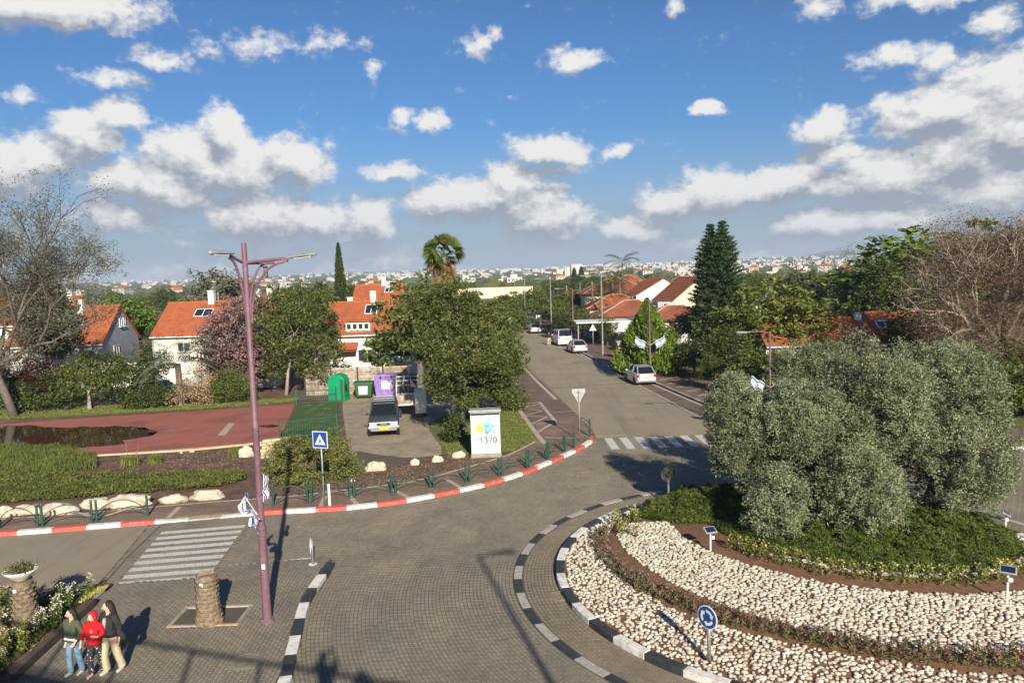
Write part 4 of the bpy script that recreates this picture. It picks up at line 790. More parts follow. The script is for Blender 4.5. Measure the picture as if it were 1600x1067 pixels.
mbx = MB(); a = at(1600, 618, .1); mbx.tube([(a[0]+2.5, a[1]+.5, 1.7), (a[0]-.2, a[1], .9), (a[0]-2.2, a[1]-.3, .55), (a[0]-3.2, a[1]-.3, .1)], [.3, .3, .3, .36], 8)
tag(mbx.obj('leaning_trunk', M['palebark'], smooth=True), 'thick pale trunk leaning low along the ground above the blue rail', 'tree trunk')
branchy('bare_tree', 'grey leafless tree behind the orange roofs right of the tall conifer', (*at(1305, 520, .1), .1), Vector((0, 0, 1)), 2.4, .16, 5, 84, LM['greyt'], M['greybark'], 9, .3, .13, .6, 0, .06, .78, [(-.6, 0, .8, 2.6), (.6, .1, .9, 2.6), (0, 0, 1, 2.6), (1, .2, .4, 2.2), (-1, -.2, .45, 2.2)])
# ---- tree kinds for copying: each has its own crown and trunk
def proto(name, label, lobes, clumps, per, cr_, ln, wd, leafm, barkm, r0, seed, trunk_h, group):
    return make_tree(name, label, 'tree', (0, 0, 0), [(0, 0, 0), (.1, 0, trunk_h*.5), (0, .1, trunk_h)], lobes, clumps, per, cr_, ln, wd, leafm, barkm, r0, seed, group, ntw=14)
def lobes_round(h, r, n, seed, top=1.0):
    rs = np.random.RandomState(seed); out = [(0, 0, h-r*.8*top, r*.75, r*.75, r*.72*top)]
    for i in range(n): a = 2*PI*i/n+rs.uniform(-.4, .4); out.append((r*.55*math.cos(a), r*.55*math.sin(a), h-r*top*rs.uniform(.8, 1.5), r*.5, r*.5, r*.42*top))
    return out
# conifers and palms
def cone_mesh(h, r, n, seed, m, ln, wd, droop=.0, twist=0, p=1.0):
    rs = np.random.RandomState(seed); t = rs.uniform(.02, 1, n)**.85; a = rs.uniform(0, 2*PI, n); rad = r*(1-t)**p*rs.uniform(.55, 1.05, n)*(1+.18*np.sin(a*5+t*19)); c = np.column_stack([rad*np.cos(a), rad*np.sin(a), t*h])
    out = np.column_stack([np.cos(a), np.sin(a), np.full(n, 1.6)]); V_, F_ = leaves(c, ln, wd, rs, .2, droop, outward=out); me = np_mesh('crown', V_, F_); me.materials.append(m); return me
def cypress(label, x, y, h, r, seed, n=5000, m=None, ln=.32, group=None, p=.75):
    t = thing('cypress_tree', label, 'tree', (x, y, 0), 0, group); link('crown', cone_mesh(h-.3, r, n, seed, m or LM['cypress'], ln, ln*.35, p=p), None, t, (0, 0, .3)); MB().tube([(0, 0, 0), (0, 0, h*.9)], [.16, .03], 6).obj('trunk', M['bark'], t); return t
X, Z = ray_at(528, 380, 95); cypress('tall slender dark cypress rising above the rooftops left of the palm', X, 95, Z, 1.15, 91, 9000, p=.62)
X, Z = ray_at(1011, 468, 66); cypress('bright green bushy cypress behind the street lamp with two flags', X, 66, Z, 3.3, 92, 16000, LM['bright'], .42, p=.9)
def norfolk(label, x, y, h, r, seed):
    t = thing('norfolk_pine', label, 'tree', (x, y, 0)); rs = np.random.RandomState(seed); mb = MB(); mb.tube([(0, 0, 0), (0, 0, h)], [.26, .04], 8); V_, F_, off = [], [], 0
    nl = 34
    for i in range(nl):
        z = 1.6+(h-1.8)*(i/(nl-1)); rr_ = r*(1-.66*(i/(nl-1))**1.4)*rs.uniform(.86, 1.06); 
        if i > nl-8: rr_ *= (nl-i)/8.5
        for j in range(10):
            a = 2*PI*j/10+rs.uniform(-.25, .25)+i*.7; L_ = rr_*rs.uniform(.75, 1.08); p0 = np.array([0, 0, z]); d = np.array([math.cos(a), math.sin(a), 0]); up_ = L_*rs.uniform(.10, .30)
            mb.tube([p0, p0+d*L_*.6+np.array([0, 0, -.02]), p0+d*L_+np.array([0, 0, up_])], [.045, .03, .01], 3, False)
            n = int(110*L_/r)+30; s_ = rs.uniform(.15, 1, n)**.8; c = p0+d*(s_*L_)[:, None]+np.column_stack([rs.normal(size=(n, 2))*.13, s_**2*up_+rs.normal(size=n)*.05+.04]); v, f = leaves(c, .36, .085, rs, .3, -.3, outward=np.tile(d*1.2+np.array([0, 0, .5]), (n, 1))); V_.append(v); F_.append(f+off); off += len(v)
    me = np_mesh('crown', np.concatenate(V_), np.concatenate(F_)); me.materials.append(LM['pine']); link('crown', me, None, t); mb.obj('trunk', M['bark'], t); return t
X, Z = ray_at(1133, 342, 74); norfolk('tall layered norfolk pine standing above the right side of the street', X-.3, 74, Z-.2, 2.9, 93)
X, Z = ray_at(1118, 340, 75); norfolk('second, slightly lower norfolk pine growing against the tall one', X-.4, 75.5, Z-.6, 2.5, 94)
def fan_palm(label, x, y, h, seed, skirt=2.6, r=1.55):
    t = thing('fan_palm', label, 'palm tree', (x, y, 0)); rs = np.random.RandomState(seed); MB().tube([(0, 0, 0), (.05, 0, h*.5), (0, 0, h)], [.34, .26, .24], 10).obj('trunk', M['palmbark'], t)
    def fans(name, n, m, el0, el1, L_, r_, z0, z1=0):
        V_, F_, off = [], [], 0
        for i in range(n):
            a = rs.uniform(0, 2*PI); e = rs.uniform(el0, el1); zc = h+z0+(z1-z0)*rs.uniform(0, 1); d = np.array([math.cos(a)*math.cos(e), math.sin(a)*math.cos(e), math.sin(e)]); c = np.array([0, 0, zc])+d*L_; u = np.cross(d, [0, 0, 1.]); u /= np.linalg.norm(u)+1e-9; w = np.cross(u, d); ph = rs.uniform(-1.1, 1.1); u, w = u*math.cos(ph)+w*math.sin(ph), w*math.cos(ph)-u*math.sin(ph)
            for k_ in range(13):
                b = (k_-6)/6*1.25; q = d*math.cos(b)+u*math.sin(b); tip = c+q*r_+np.array([0, 0, -.22*r_]); mid = c+q*r_*.55; s_ = np.cross(q, w)*.075*r_
                V_ += [c, mid-s_, tip, mid+s_]; F_.append((off, off+1, off+2, off+3)); off += 4
            V_ += [np.array([0, 0, zc])-u*.02, np.array([0, 0, zc])+u*.02, c+u*.02, c-u*.02]; F_.append((off, off+1, off+2, off+3)); off += 4
        me = np_mesh(name, np.array(V_), np.array(F_)); me.materials.append(m); link(name, me, None, t)
    fans('fronds', 46, LM['palm'], -.35, 1.45, r*.62, r*.68, 0, .25); fans('hanging_fronds', 30, LM['drypalm'], -1.1, -.3, r*.45, r*.55, -.5, .0)
    fans('dry_skirt', 170, LM['drypalm'], -1.40, -.85, .55, 1.05, -skirt, -.2); return t
X, Z = ray_at(693, 400, 72); fan_palm('fan palm with a thick skirt of dead fronds rising above the big tree', X, 72, Z, 95, 3.2, 1.75)
def feather_palm(label, x, y, h, seed, r=2.0, n=22, m=None, group=None, tr=.16, barkm=None, up=(-.5, 1.3), z0=.0):
    t = thing('feather_palm', label, 'palm tree', (x, y, z0), 0, group); rs = np.random.RandomState(seed); MB().tube([(0, 0, 0), (.04, 0, h*.5), (0, 0, h)], [tr*1.2, tr, tr*.85], 8).obj('trunk', barkm or M['palebark'], t); V_, F_, off = [], [], 0
    for i in range(n):
        a = 2*PI*i/n*2.4+rs.uniform(-.2, .2); e = rs.uniform(*up); d = Vector((math.cos(a), math.sin(a), 0)); p = Vector((0, 0, h)); st = []
        for s_ in range(8): p = p+(d*math.cos(e)+Vector((0, 0, math.sin(e))))*r/7; e -= .20; st.append(p.copy())
        for s_, p in enumerate(st):
            for k_ in range(3):
                q = p.lerp(st[min(s_+1, 7)], k_/3); side = d.cross(Vector((0, 0, 1)))
                for sg in (-1, 1):
                    tip = q+(side*sg*.85+d*.55+Vector((0, 0, -.25))).normalized()*r*.30*(1-abs(s_-3.5)/7); w = d*.03*r/2
                    V_ += [q-w, q+w, tip+w*.3, tip-w*.3]; F_.append((off, off+1, off+2, off+3)); off += 4
    me = np_mesh('fronds', np.array([tuple(v) for v in V_]), np.array(F_)); me.materials.append(m or LM['palm']); link('fronds', me, None, t); return t
fp0 = None
for (px, py, Y, rad) in ((925, 438, 120, 3.0), (939, 437, 112, 3.0), (957, 434, 125, 3.1), (968, 432, 118, 3.2), (972, 408, 150, 3.6), (885, 444, 150, 2.6), (906, 440, 140, 2.8)):
    X, Z = ray_at(px, py, Y); t = feather_palm('slim grey-trunked palm with feathery crown beyond the right side of the street', X, Y, Z-.3, 96+px, rad, group='feather palms beyond the street')
X, Z = ray_at(278, 575, 56.5); feather_palm('young grey-green palm with stiff arching fronds behind the court lawn', X, 56.5, 3.3, 97, 3.1, 26, LM['greypalm'], None, .26, M['palmbark'], (.1, 1.45))
# shrubs behind the court
S = lambda *a, **kw: shrub(*a, **kw)
S('dark_shrub', 'dark-leaved rounded bush with glossy leaves left of the young palm', 'shrub', [LB(215, 590, 58, 40, 34), LB(240, 575, 59, 30, 28), LB(190, 600, 58, 34, 30)], 150, 45, .5, .20, .10, LM['dark'], 101)
make_tree('small_tree', 'small pale-trunked bushy tree with glossy leaves in front of the white house', 'tree', (0, 0, 0), [(*at(140, 640, .1), .1), (at(140, 640)[0], 56.8, 1.2), (at(140, 640)[0], 57, 1.9)], [LB(145, 575, 57, 42, 30), LB(120, 590, 57, 30, 26), LB(175, 580, 57.5, 34, 30), LB(150, 600, 57, 40, 20)], 190, 40, .5, .20, .10, LM['mid'], M['palebark'], .13, 102)
S('dark_shrub', 'dark undergrowth bush under the bare tree at the far left', 'shrub', [LB(60, 620, 57, 46, 26), LB(20, 610, 58, 44, 30), LB(100, 625, 57, 36, 22), LB(-30, 610, 58, 44, 30)], 220, 45, .5, .22, .12, LM['dark'], 103)
S('burgundy_shrub', 'burgundy-leaved shrub in front of the leftmost white house', 'shrub', [LB(80, 588, 58, 42, 18), LB(30, 575, 59, 40, 22)], 120, 45, .45, .18, .10, LM['burg'], 104)
S('blossoming_shrub', 'pale beige blossoming bush right of the young palm', 'shrub', [LB(312, 600, 57, 26, 30), LB(295, 618, 56.5, 34, 18)], 120, 45, .4, .12, .08, LM['beige'], 105)
S('dark_shrub', 'low dark shrub at the foot of the young palm', 'shrub', [LB(250, 620, 56.5, 30, 16), LB(215, 628, 56, 30, 12)], 110, 45, .4, .16, .09, LM['dark'], 110)
S('clipped_shrub', 'clipped round dark-green bush beside the beige blossoms', 'shrub', [LB(352, 603, 57, 24, 25)], 120, 60, .32, .10, .06, LM['mid'], 106); S('clipped_shrub', 'lower clipped bush touching the round one near the lamp pole', 'shrub', [LB(378, 608, 57.5, 22, 20)], 100, 60, .32, .10, .06, LM['mid'], 107)
S('bright_shrub', 'bright green young tree growing against the white tiled house', 'shrub', [LB(585, 552, 66, 19, 24), LB(590, 570, 65, 15, 16)], 90, 40, .4, .20, .10, LM['bright'], 108)
S('dark_shrub', 'dark bush in front of the trunk of the big tree beside the cabinet', 'shrub', [LB(712, 672, 40.8, 14, 22)], 45, 50, .3, .14, .08, LM['dark'], 109)
S('dark_shrub', 'leafy bush at the street corner below the big tree', 'shrub', [LB(800, 622, 50, 22, 18), LB(780, 600, 52, 26, 22)], 90, 45, .4, .18, .09, LM['ficus'], 111)
# ================================================================== HOUSES
def tiles(p0, p1, p2, p3, pitch=.26, row=.34, amp=.035):
    """roof slope p0-p1 along the eave, p3-p2 along the ridge, as rows of barrel tiles"""
    p0, p1, p2, p3 = map(np.array, (p0, p1, p2, p3)); w = np.linalg.norm(p1-p0); l = np.linalg.norm(p3-p0); nu = max(8, int(w/pitch)*4); nr = max(3, int(l/row))
    nrm = np.cross(p1-p0, p3-p0); nrm = nrm/np.linalg.norm(nrm); nrm = nrm*np.sign(nrm[2]); V = []; Fc = []
    for i in range(nr):
        for e in (0, 1):
            v = (i+e)/nr
            for j in range(nu+1):
                u = j/nu; p = (p0*(1-u)+p1*u)*(1-v)+(p3*(1-u)+p2*u)*v; V.append(p+nrm*(amp*abs(math.sin(PI*u*nu/4))+(.05 if e == 0 else .0)+.02))
    n = nu+1
    for r in range(2*nr-1):
        for j in range(nu): a = r*n+j; Fc.append((a, a+1, a+n+1, a+n))
    mb = MB(); mb.add(V, Fc); b = [p0, p1, p2, p3]; mb.add([tuple(q) for q in b]+[tuple(q-nrm*.10) for q in b], [(4, 7, 6, 5), (0, 1, 5, 4), (1, 2, 6, 5), (2, 3, 7, 6), (3, 0, 4, 7)]); return mb
def window(parent, x, y, z, w, h, axis='y', n=2, m=None, name='window'):
    """opening on a wall facing -y (or +x): frame bars, pane and sill; returns the frame"""
    f = MB(); t = .07
    B = (lambda u, v, su, sv, dep, off: f.box(x+u, y-off, z+v, su, dep, sv)) if axis == 'y' else (lambda u, v, su, sv, dep, off: f.box(x+off, y+u, z+v, dep, su, sv))
    B(0, h/2-t/2, w, t, .09, .045); B(0, -h/2+t/2, w, t, .09, .045)
    for i in range(n+1): B(-w/2+t/2+i*(w-t)/n, 0, t, h-2*t-.004, .086, .043)
    fr = f.obj(name, M['frame'], parent); g_ = MB(); (g_.box(x, y-.02, z, w-.02, .02, h-.02) if axis == 'y' else g_.box(x+.02, y, z, .02, w-.02, h-.02)); g_.obj('pane', m or M['glass'], fr)
    s_ = MB(); (s_.box(x, y-.08, z-h/2-.045, w+.15, .20, .06) if axis == 'y' else s_.box(x+.08, y, z-h/2-.045, .20, w+.15, .06)); s_.obj('sill', M['white'], fr); return fr
def gable_house(label, loc, rz, w, d, eave, ridge, wall='white', gwall=None, tile='tile', wins=(), gwins=(), chim=(), solar=(), tank=(), ov=.35, group=None, rows=True, antenna=()):
    """origin at the right front corner; ridge along x; front faces -y"""
    t = thing('tiled_house', label, 'house', loc, rz, group)
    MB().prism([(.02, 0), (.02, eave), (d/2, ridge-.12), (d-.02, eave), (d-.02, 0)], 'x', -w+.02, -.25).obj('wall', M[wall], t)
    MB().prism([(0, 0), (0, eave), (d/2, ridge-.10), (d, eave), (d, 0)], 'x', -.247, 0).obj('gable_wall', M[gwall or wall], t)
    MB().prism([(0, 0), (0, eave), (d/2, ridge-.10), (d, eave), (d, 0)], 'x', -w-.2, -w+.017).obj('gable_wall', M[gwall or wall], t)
    k_ = (ridge-eave)/(d/2); e0 = eave-ov*k_; rf = tiles((-w-.3, -ov, e0), (.18, -ov, e0), (.18, d/2, ridge), (-w-.3, d/2, ridge)).obj('roof', M[tile], t)
    tiles((.18, d+ov, e0), (-w-.3, d+ov, e0), (-w-.3, d/2, ridge), (.18, d/2, ridge), amp=.03).obj('roof', M[tile], t)
    MB().tube([(-w-.3, d/2, ridge+.06), (.2, d/2, ridge+.06)], .11, 8).obj('ridge_cap', M[tile], t)
    MB().box(-w/2, -ov-.04, e0-.02, w+.5, .09, .12).obj('gutter', M['frame'], t)
    for (x, z, ww, hh, n) in wins: window(t, x, -.002, z, ww, hh, 'y', n)
    for (y, z, ww, hh, n) in gwins: window(t, .002, y, z, ww, hh, 'x', n)
    for (x, y, s_, h_) in chim:
        zb = eave+k_*min(y, d-y); c = MB().box(x, y, zb+h_/2-.3, s_, s_, h_+.6).obj('chimney', M['white'], t); MB().box(x, y, zb+h_+.05, s_+.12, s_+.12, .10).obj('chimney_cap', M['white'], c)
    for (x, y, ww, hh) in solar:
        zb = eave+k_*y+.16; an = math.atan(k_); p = MB().box(0, 0, 0, ww, hh, .08).obj('solar_panel', M['solar'], t, (x, y, zb)); p.rotation_euler = (an, 0, 0)
        f = MB(); 
        for q in (-ww/2, 0, ww/2): f.box(q, 0, .03, .07, hh+.07, .09)
        for q in (-hh/2, hh/2): f.box(0, q, .031, ww, .07, .085)
        f.obj('panel_frame', M['frame'], p)
    for (x, y) in tank:
        zb = eave+k_*min(y, d-y); MB().lathe([(.30, 0), (.32, .04), (.32, 1.1), (.28, 1.16)], (x, y, zb), 14).obj('water_tank', M['frame'], t, smooth=False)
    for (x, y, h_) in antenna:
        zb = eave+k_*min(y, d-y); a = MB().tube([(x, y, zb-.2), (x, y, zb+h_)], .03, 5)
        for q in range(5): a.tube([(x-.5+.05*q, y, zb+h_-.15-.22*q), (x+.5-.05*q, y, zb+h_-.15-.22*q)], .014, 3)
        a.obj('antenna', M['greypole'], t)
    return t
def corner(px, py, Y): X, Z = ray_at(px, py, Y); return (X, Y, 0)
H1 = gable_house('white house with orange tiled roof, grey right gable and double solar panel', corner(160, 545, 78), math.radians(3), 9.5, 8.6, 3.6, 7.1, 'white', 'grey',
   wins=((-1.4, 2.2, 1.4, 1.1, 2), (-4.6, 2.4, 1.6, 1.1, 2)), gwins=((4.4, 5.3, .5, .9, 1), (5.3, 5.3, .5, .9, 1), (3, 2.4, 1.2, 1.1, 2)), chim=((-3.6, 3.6, .62, 1.3),), solar=((-3.9, 1.9, 2.3, 1.25),), tank=((-4.6, 5.2),))
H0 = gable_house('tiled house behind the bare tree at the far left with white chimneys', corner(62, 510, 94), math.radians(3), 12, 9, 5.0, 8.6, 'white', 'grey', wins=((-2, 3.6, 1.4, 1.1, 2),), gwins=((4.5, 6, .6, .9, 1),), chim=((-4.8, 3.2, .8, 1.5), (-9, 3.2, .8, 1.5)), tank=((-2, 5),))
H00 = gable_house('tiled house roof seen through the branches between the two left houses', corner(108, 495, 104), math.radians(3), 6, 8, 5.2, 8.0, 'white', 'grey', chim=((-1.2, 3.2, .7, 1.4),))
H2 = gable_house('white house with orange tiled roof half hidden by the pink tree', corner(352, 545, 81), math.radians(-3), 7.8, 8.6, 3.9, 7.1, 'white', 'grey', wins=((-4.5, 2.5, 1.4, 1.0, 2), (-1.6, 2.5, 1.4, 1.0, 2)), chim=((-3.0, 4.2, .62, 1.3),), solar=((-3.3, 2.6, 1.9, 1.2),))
H3 = gable_house('white house with wide red tiled roof behind the slatted wall', corner(700, 540, 71), 0, 11.6, 8.4, 4.15, 6.85, 'white', wins=((-7.6, 2.0, 1.8, 1.2, 2), (-4.2, 2.3, 1.5, 1.1, 2), (-1.8, 2.3, 1.4, 1.1, 2)), solar=((-7.55, 2.9, 1.15, 1.5),), tank=((-7.6, 4.3),), chim=((-9.9, 4.6, .5, .7),), antenna=((-5.6, 3.3, 2.6),))
# details of that house: dormer window band, awning roof, air conditioner, blue shutter
dm = MB().box(-8.35, .62, 4.72, 2.25, 1.5, .95).obj('dormer', M['white'], H3); dm2 = MB().box(-8.35, .45, 5.26, 2.5, 1.7, .08).obj('dormer_roof', M['tile'], H3)
for q in (-.82, -.27, .27, .82): window(H3, -8.35+q, -.135, 4.75, .5, .62, 'y', 1)
tiles((-10.2, -1.3, 2.6), (-8.4, -1.3, 2.6), (-8.4, -.02, 3.25), (-10.2, -.02, 3.25)).obj('awning_roof', M['tile'], H3)
ac = MB().box(-5.55, -.22, 3.45, .85, .36, .62).obj('air_conditioner', M['frame'], H3); MB().lathe([(.24, 0), (.24, .03), (.05, .035)], (0, 0, 0), 14).obj('fan_grille', M['darkpole'], ac, (-5.55, -.405, 3.45)).rotation_euler = (PI/2, 0, 0)
MB().box(-5.35, -.07, 1.55, 1.1, .12, 1.5).obj('shutter', M['blueglass'], H3); MB().box(-4.6, -.5, 2.62, 2.6, 1.0, .10).obj('canopy', M['metal_roof'], H3)
H4 = gable_house('higher tiled house just behind it with white tank and dark solar plate', corner(622, 462, 92), 0, 5.6, 8, 5.6, 8.3, 'white', chim=((-1.7, 3.6, .5, .6),), tank=((-2.3, 3.8),), solar=((-1.5, 2.8, 1.0, 1.0),), antenna=((-2.6, 3.8, 3.0),))
H5 = gable_house('low tiled house roof crossed by white curved pipes beside the lamp pole, far back', corner(440, 475, 128), 0, 6.5, 8, 4.2, 6.6, 'white', chim=((-5, 3.6, .8, 1.5), (-3, 3.6, .8, 1.5), (-.8, 3.6, .8, 1.2)))
# right side of the street
def hip_house(label, x, y, w, d, eave, ridge, wall='white', tile='oldtile', rz=0, wins=(), group=None):
    t = thing('hip_roofed_house', label, 'house', (x, y, 0), rz, group); MB().box(0, 0, eave/2, w, d, eave).obj('wall', M[wall], t); o = .5; r = max(.3, (w-d)/2)
    c = [(-w/2-o, -d/2-o, eave-.1), (w/2+o, -d/2-o, eave-.1), (w/2+o, d/2+o, eave-.1), (-w/2-o, d/2+o, eave-.1)]; a, b = (-r, 0, ridge), (r, 0, ridge)
    for q in ((c[0], c[1], b, a), (c[2], c[3], a, b), (c[1], c[2], b, b), (c[3], c[0], a, a)): tiles(*q).obj('roof', M[tile], t)
    rg = MB()
    for e0_, e1 in ((c[0], a), (c[1], b), (c[2], b), (c[3], a), (a, b)): rg.tube([(e0_[0], e0_[1], e0_[2]+.06), (e1[0], e1[1], e1[2]+.06)], .09, 5)
    rg.obj('ridge_cap', M['inlay'], t)
    for (wx, wz, ww, hh, n) in wins: window(t, wx, -d/2-.002, wz, ww, hh, 'y', n)
    return t
X, Z = ray_at(962, 455, 128); hip_house('cream house with a hipped red roof and round window beyond the feather palms', X, 130, 11, 9, 5.4, 7.9, 'cream', 'oldtile', 0, ((2.6, 4.2, 1.0, 1.0, 1), (-2, 4.2, 1.2, 1.1, 2)))
X, Z = ray_at(945, 470, 116); hip_house('lower hipped roof in bright orange tile under the palms right of the street', X+2, 118, 9, 7, 3.6, 5.4, 'white', 'tile')
X, Z = ray_at(990, 478, 104); hip_house('low wing with red-brown hipped tiles in front of the white gable', X, 106, 10, 8, 3.0, 4.9, 'white', 'oldtile', 0, ((2, 1.8, 1.4, 1.1, 2),))
X, Z = ray_at(905, 468, 150); hip_house('distant low red roof left of the palms beside the street', X, 152, 12, 9, 3.4, 5.4, 'white', 'oldtile')
def end_gable(label, px0, px1, Y, eave, ridge, wall, length=11, k=.5, tile='oldtile', win=None):
    x0 = ray_at(px0, 450, Y)[0]; x1 = ray_at(px1, 450, Y)[0]; t = thing('gabled_house', label, 'house', (x0, Y, 0)); w = x1-x0; r = w*k
    MB().prism([(0, 0), (0, eave), (r, ridge), (w, eave+.2), (w, 0)], 'y', 0, .25).obj('gable_wall', M[wall], t); MB().prism([(.03, 0), (.03, eave-.1), (r, ridge-.1), (w-.03, eave), (w-.03, 0)], 'y', .253, length).obj('wall', M[wall], t)
    s1 = (ridge-eave)/r; tiles((-.6, length+.3, eave-.6*s1+.12), (-.6, -.25, eave-.6*s1+.12), (r, -.25, ridge+.12), (r, length+.3, ridge+.12)).obj('roof', M[tile], t); tiles((w+.5, -.25, eave), (w+.5, length+.3, eave), (r, length+.3, ridge+.12), (r, -.25, ridge+.12)).obj('roof', M[tile], t)
    MB().box(-.66, length/2, eave-.6*s1+.05, .10, length+.6, .14).obj('gutter', M['frame'], t)
    if win: 
        for q in win: window(t, q[0], -.002, q[1], q[2], q[3], 'y', 2)
    return t
end_gable('house with a blank white gable wall above the hipped roofs right of the street', 994, 1072, 116, 5.3, 7.75, 'white', 12, .56)
hg = end_gable('house with a blank cream-yellow gable wall beside the norfolk pines', 1052, 1122, 100, 5.0, 7.9, 'cream', 12, .60)
MB().box(-.9, .6, 4.1, 2.4, 1.6, 1.5).obj('enclosed_balcony', M['grey'], hg); window(hg, -.9, -.21, 4.2, 1.0, 1.0, 'y', 2); 
X, Z = ray_at(1060, 490, 92); hip_house('low red-brown tiled wing under the cream gable', X, 94, 8, 6, 3.1, 4.6, 'white', 'oldtile')
X, Z = ray_at(1138, 440, 150); 
for i, (px, py, Y, w_) in enumerate(((1125, 452, 125, 8), (1020, 436, 190, 9), (1275, 440, 150, 10), (1075, 432, 170, 9), (400, 462, 165, 9), (350, 470, 150, 8), (60, 470, 130, 9), (985, 430, 230, 9))):
    X, Z = ray_at(px, py, Y); hip_house('small red-roofed house among the far trees', X, Y+4, w_, 7, max(3, Z-2.2), max(4.6, Z), 'white', 'tile', 0, group='red-roofed houses among the far trees')
X0, Z0 = ray_at(1372, 498, 60); gable_house('low bungalow with long orange roof behind the olives, ridge ending at a white chimney', (X0, 60, 0), math.radians(-4), 8.5, 6.4, 2.9, 4.6, 'white', wins=((-2, 1.7, 1.2, 1, 2),), chim=((-.5, 3.0, .55, .5),))
X0, Z0 = ray_at(1452, 500, 60.5); gable_house('bungalow with bright orange roof and a dark solar plate right of the white chimney', (X0, 60.5, 0), math.radians(-6), 3.6, 6.4, 2.9, 4.9, 'white', solar=((-2.8, 1.6, 1.3, .9),))
X0, Z0 = ray_at(1290, 478, 95); t = thing('flat_roofed_building', 'low white flat-roofed building left of the orange roofs', 'building', (X0, 95, 0)); MB().box(0, 3, 2.3, 12, 6, 4.6).obj('wall', M['white'], t); MB().box(0, 3, 4.66, 12.4, 6.4, .12).obj('roof', M['metal_roof'], t)
X0, Z0 = ray_at(1232, 462, 90); t = thing('flat_roofed_building', 'white stepped building seen through the feathery green tree', 'building', (X0, 90, 0)); MB().box(0, 3, 2.4, 9, 6, 4.8).obj('wall', M['white'], t); MB().box(1, 3, 5.3, 4, 4, 1.0).obj('roof_room', M['white'], t)
# garden walls, awning and sheds in front of the left houses
def gwall(label, pts, h, th, m, z=.1, name='garden_wall'):
    mb = MB()
    for a, b in zip(pts[:-1], pts[1:]): a, b = Vector(a), Vector(b); mb.box((a.x+b.x)/2, (a.y+b.y)/2, z+h/2-.1, (b-a).length+th*.5, th, h+.2, rz=math.atan2(b.y-a.y, b.x-a.x))
    return tag(mb.obj(name, M[m]), label, 'wall')
gwall('white garden wall behind the dark bushes and young palm', [corner(70, 0, 68)[:2], corner(335, 0, 67)[:2]], 2.3, .25, 'white')
gwall('low white parapet in front of the tiled house behind the slatted wall', [corner(478, 0, 64)[:2], corner(585, 0, 64)[:2]], 2.0, .2, 'white')
t = thing('shed', 'garden shed with a grey flat roof and yellow door panel left of the lamp pole', 'shed', (*corner(352, 0, 65)[:2], 0)); MB().box(0, 1.2, 1.4, 4.4, 2.4, 2.8).obj('wall', M['white'], t); MB().box(.1, 1.0, 2.9, 5.2, 3.4, .14).obj('roof', M['signback'], t); MB().box(-1.2, -.03, 1.3, 1.0, .06, 2.0).obj('door', M['yellow'], t); MB().box(.7, -.02, 1.5, 1.6, .04, 1.2).obj('opening', M['black'], t)  # black panel stands in for the shaded inside seen through the open front
t = thing('awning', 'sloping orange awning over a terrace in front of the second tiled house', 'awning', (*corner(308, 0, 66)[:2], 0)); o = MB().box(0, 0, 0, 2.2, 1.8, .06).obj('canvas', M['orange'], t, (0, 0, 3.15)); o.rotation_euler = (math.radians(24), math.radians(14), 0); p_ = MB()
for q in (-.95, .95): p_.tube([(q, -.8, 0), (q, -.8, 2.8)], .04, 6)
p_.obj('frame', M['greypole'], t)
# parked car glimpsed between the bushes is added with the cars below
# ================================================================== TREES FURTHER BACK
protos = []
for i, (nm, h, r, n, lm, bk, top) in enumerate((('round_tree', 6.5, 2.6, 5, 'mid', 'bark', 1.0), ('round_tree', 7.5, 2.9, 6, 'dark', 'bark', 1.1), ('round_tree', 5.5, 2.4, 5, 'ficus', 'greybark', 1.0), ('round_tree', 6.0, 2.3, 4, 'bright', 'bark', 1.1), ('round_tree', 7.0, 3.2, 7, 'yellowg', 'greybark', .8), ('tall_tree', 8.0, 1.9, 4, 'dark', 'bark', 1.9), ('round_tree', 6.8, 2.8, 6, 'greyt', 'greybark', .9))):
    a, _ = foliage('crown', lobes_round(h, r, n, 200+i, top), 150, 34, .55, .30, .15, LM[lm], 210+i, .5, 0, .45, .8); rs = np.random.RandomState(i); b = limbs([(0, 0, 0), (.1, 0, h*.3), (0, .1, h*.42)], lobes_round(h, r, n, 200+i, top), _, .17, rs, 14).mesh('trunk'); b.materials.append(M[bk]); protos.append((nm, a, b, h))
def put_tree(i, x, y, h, group, label, wide=1.0):
    nm, a, b, h0 = protos[i]; t = thing(nm, label, 'tree', (x, y, 0), rnd.uniform(0, 6.28), group); s_ = h/h0; t.scale = (s_*wide, s_*wide, s_)
    for n_, m_ in (('crown', a), ('trunk', b)): o = bpy.data.objects.new(n_, m_); C.objects.link(o); o.parent = t
    return t
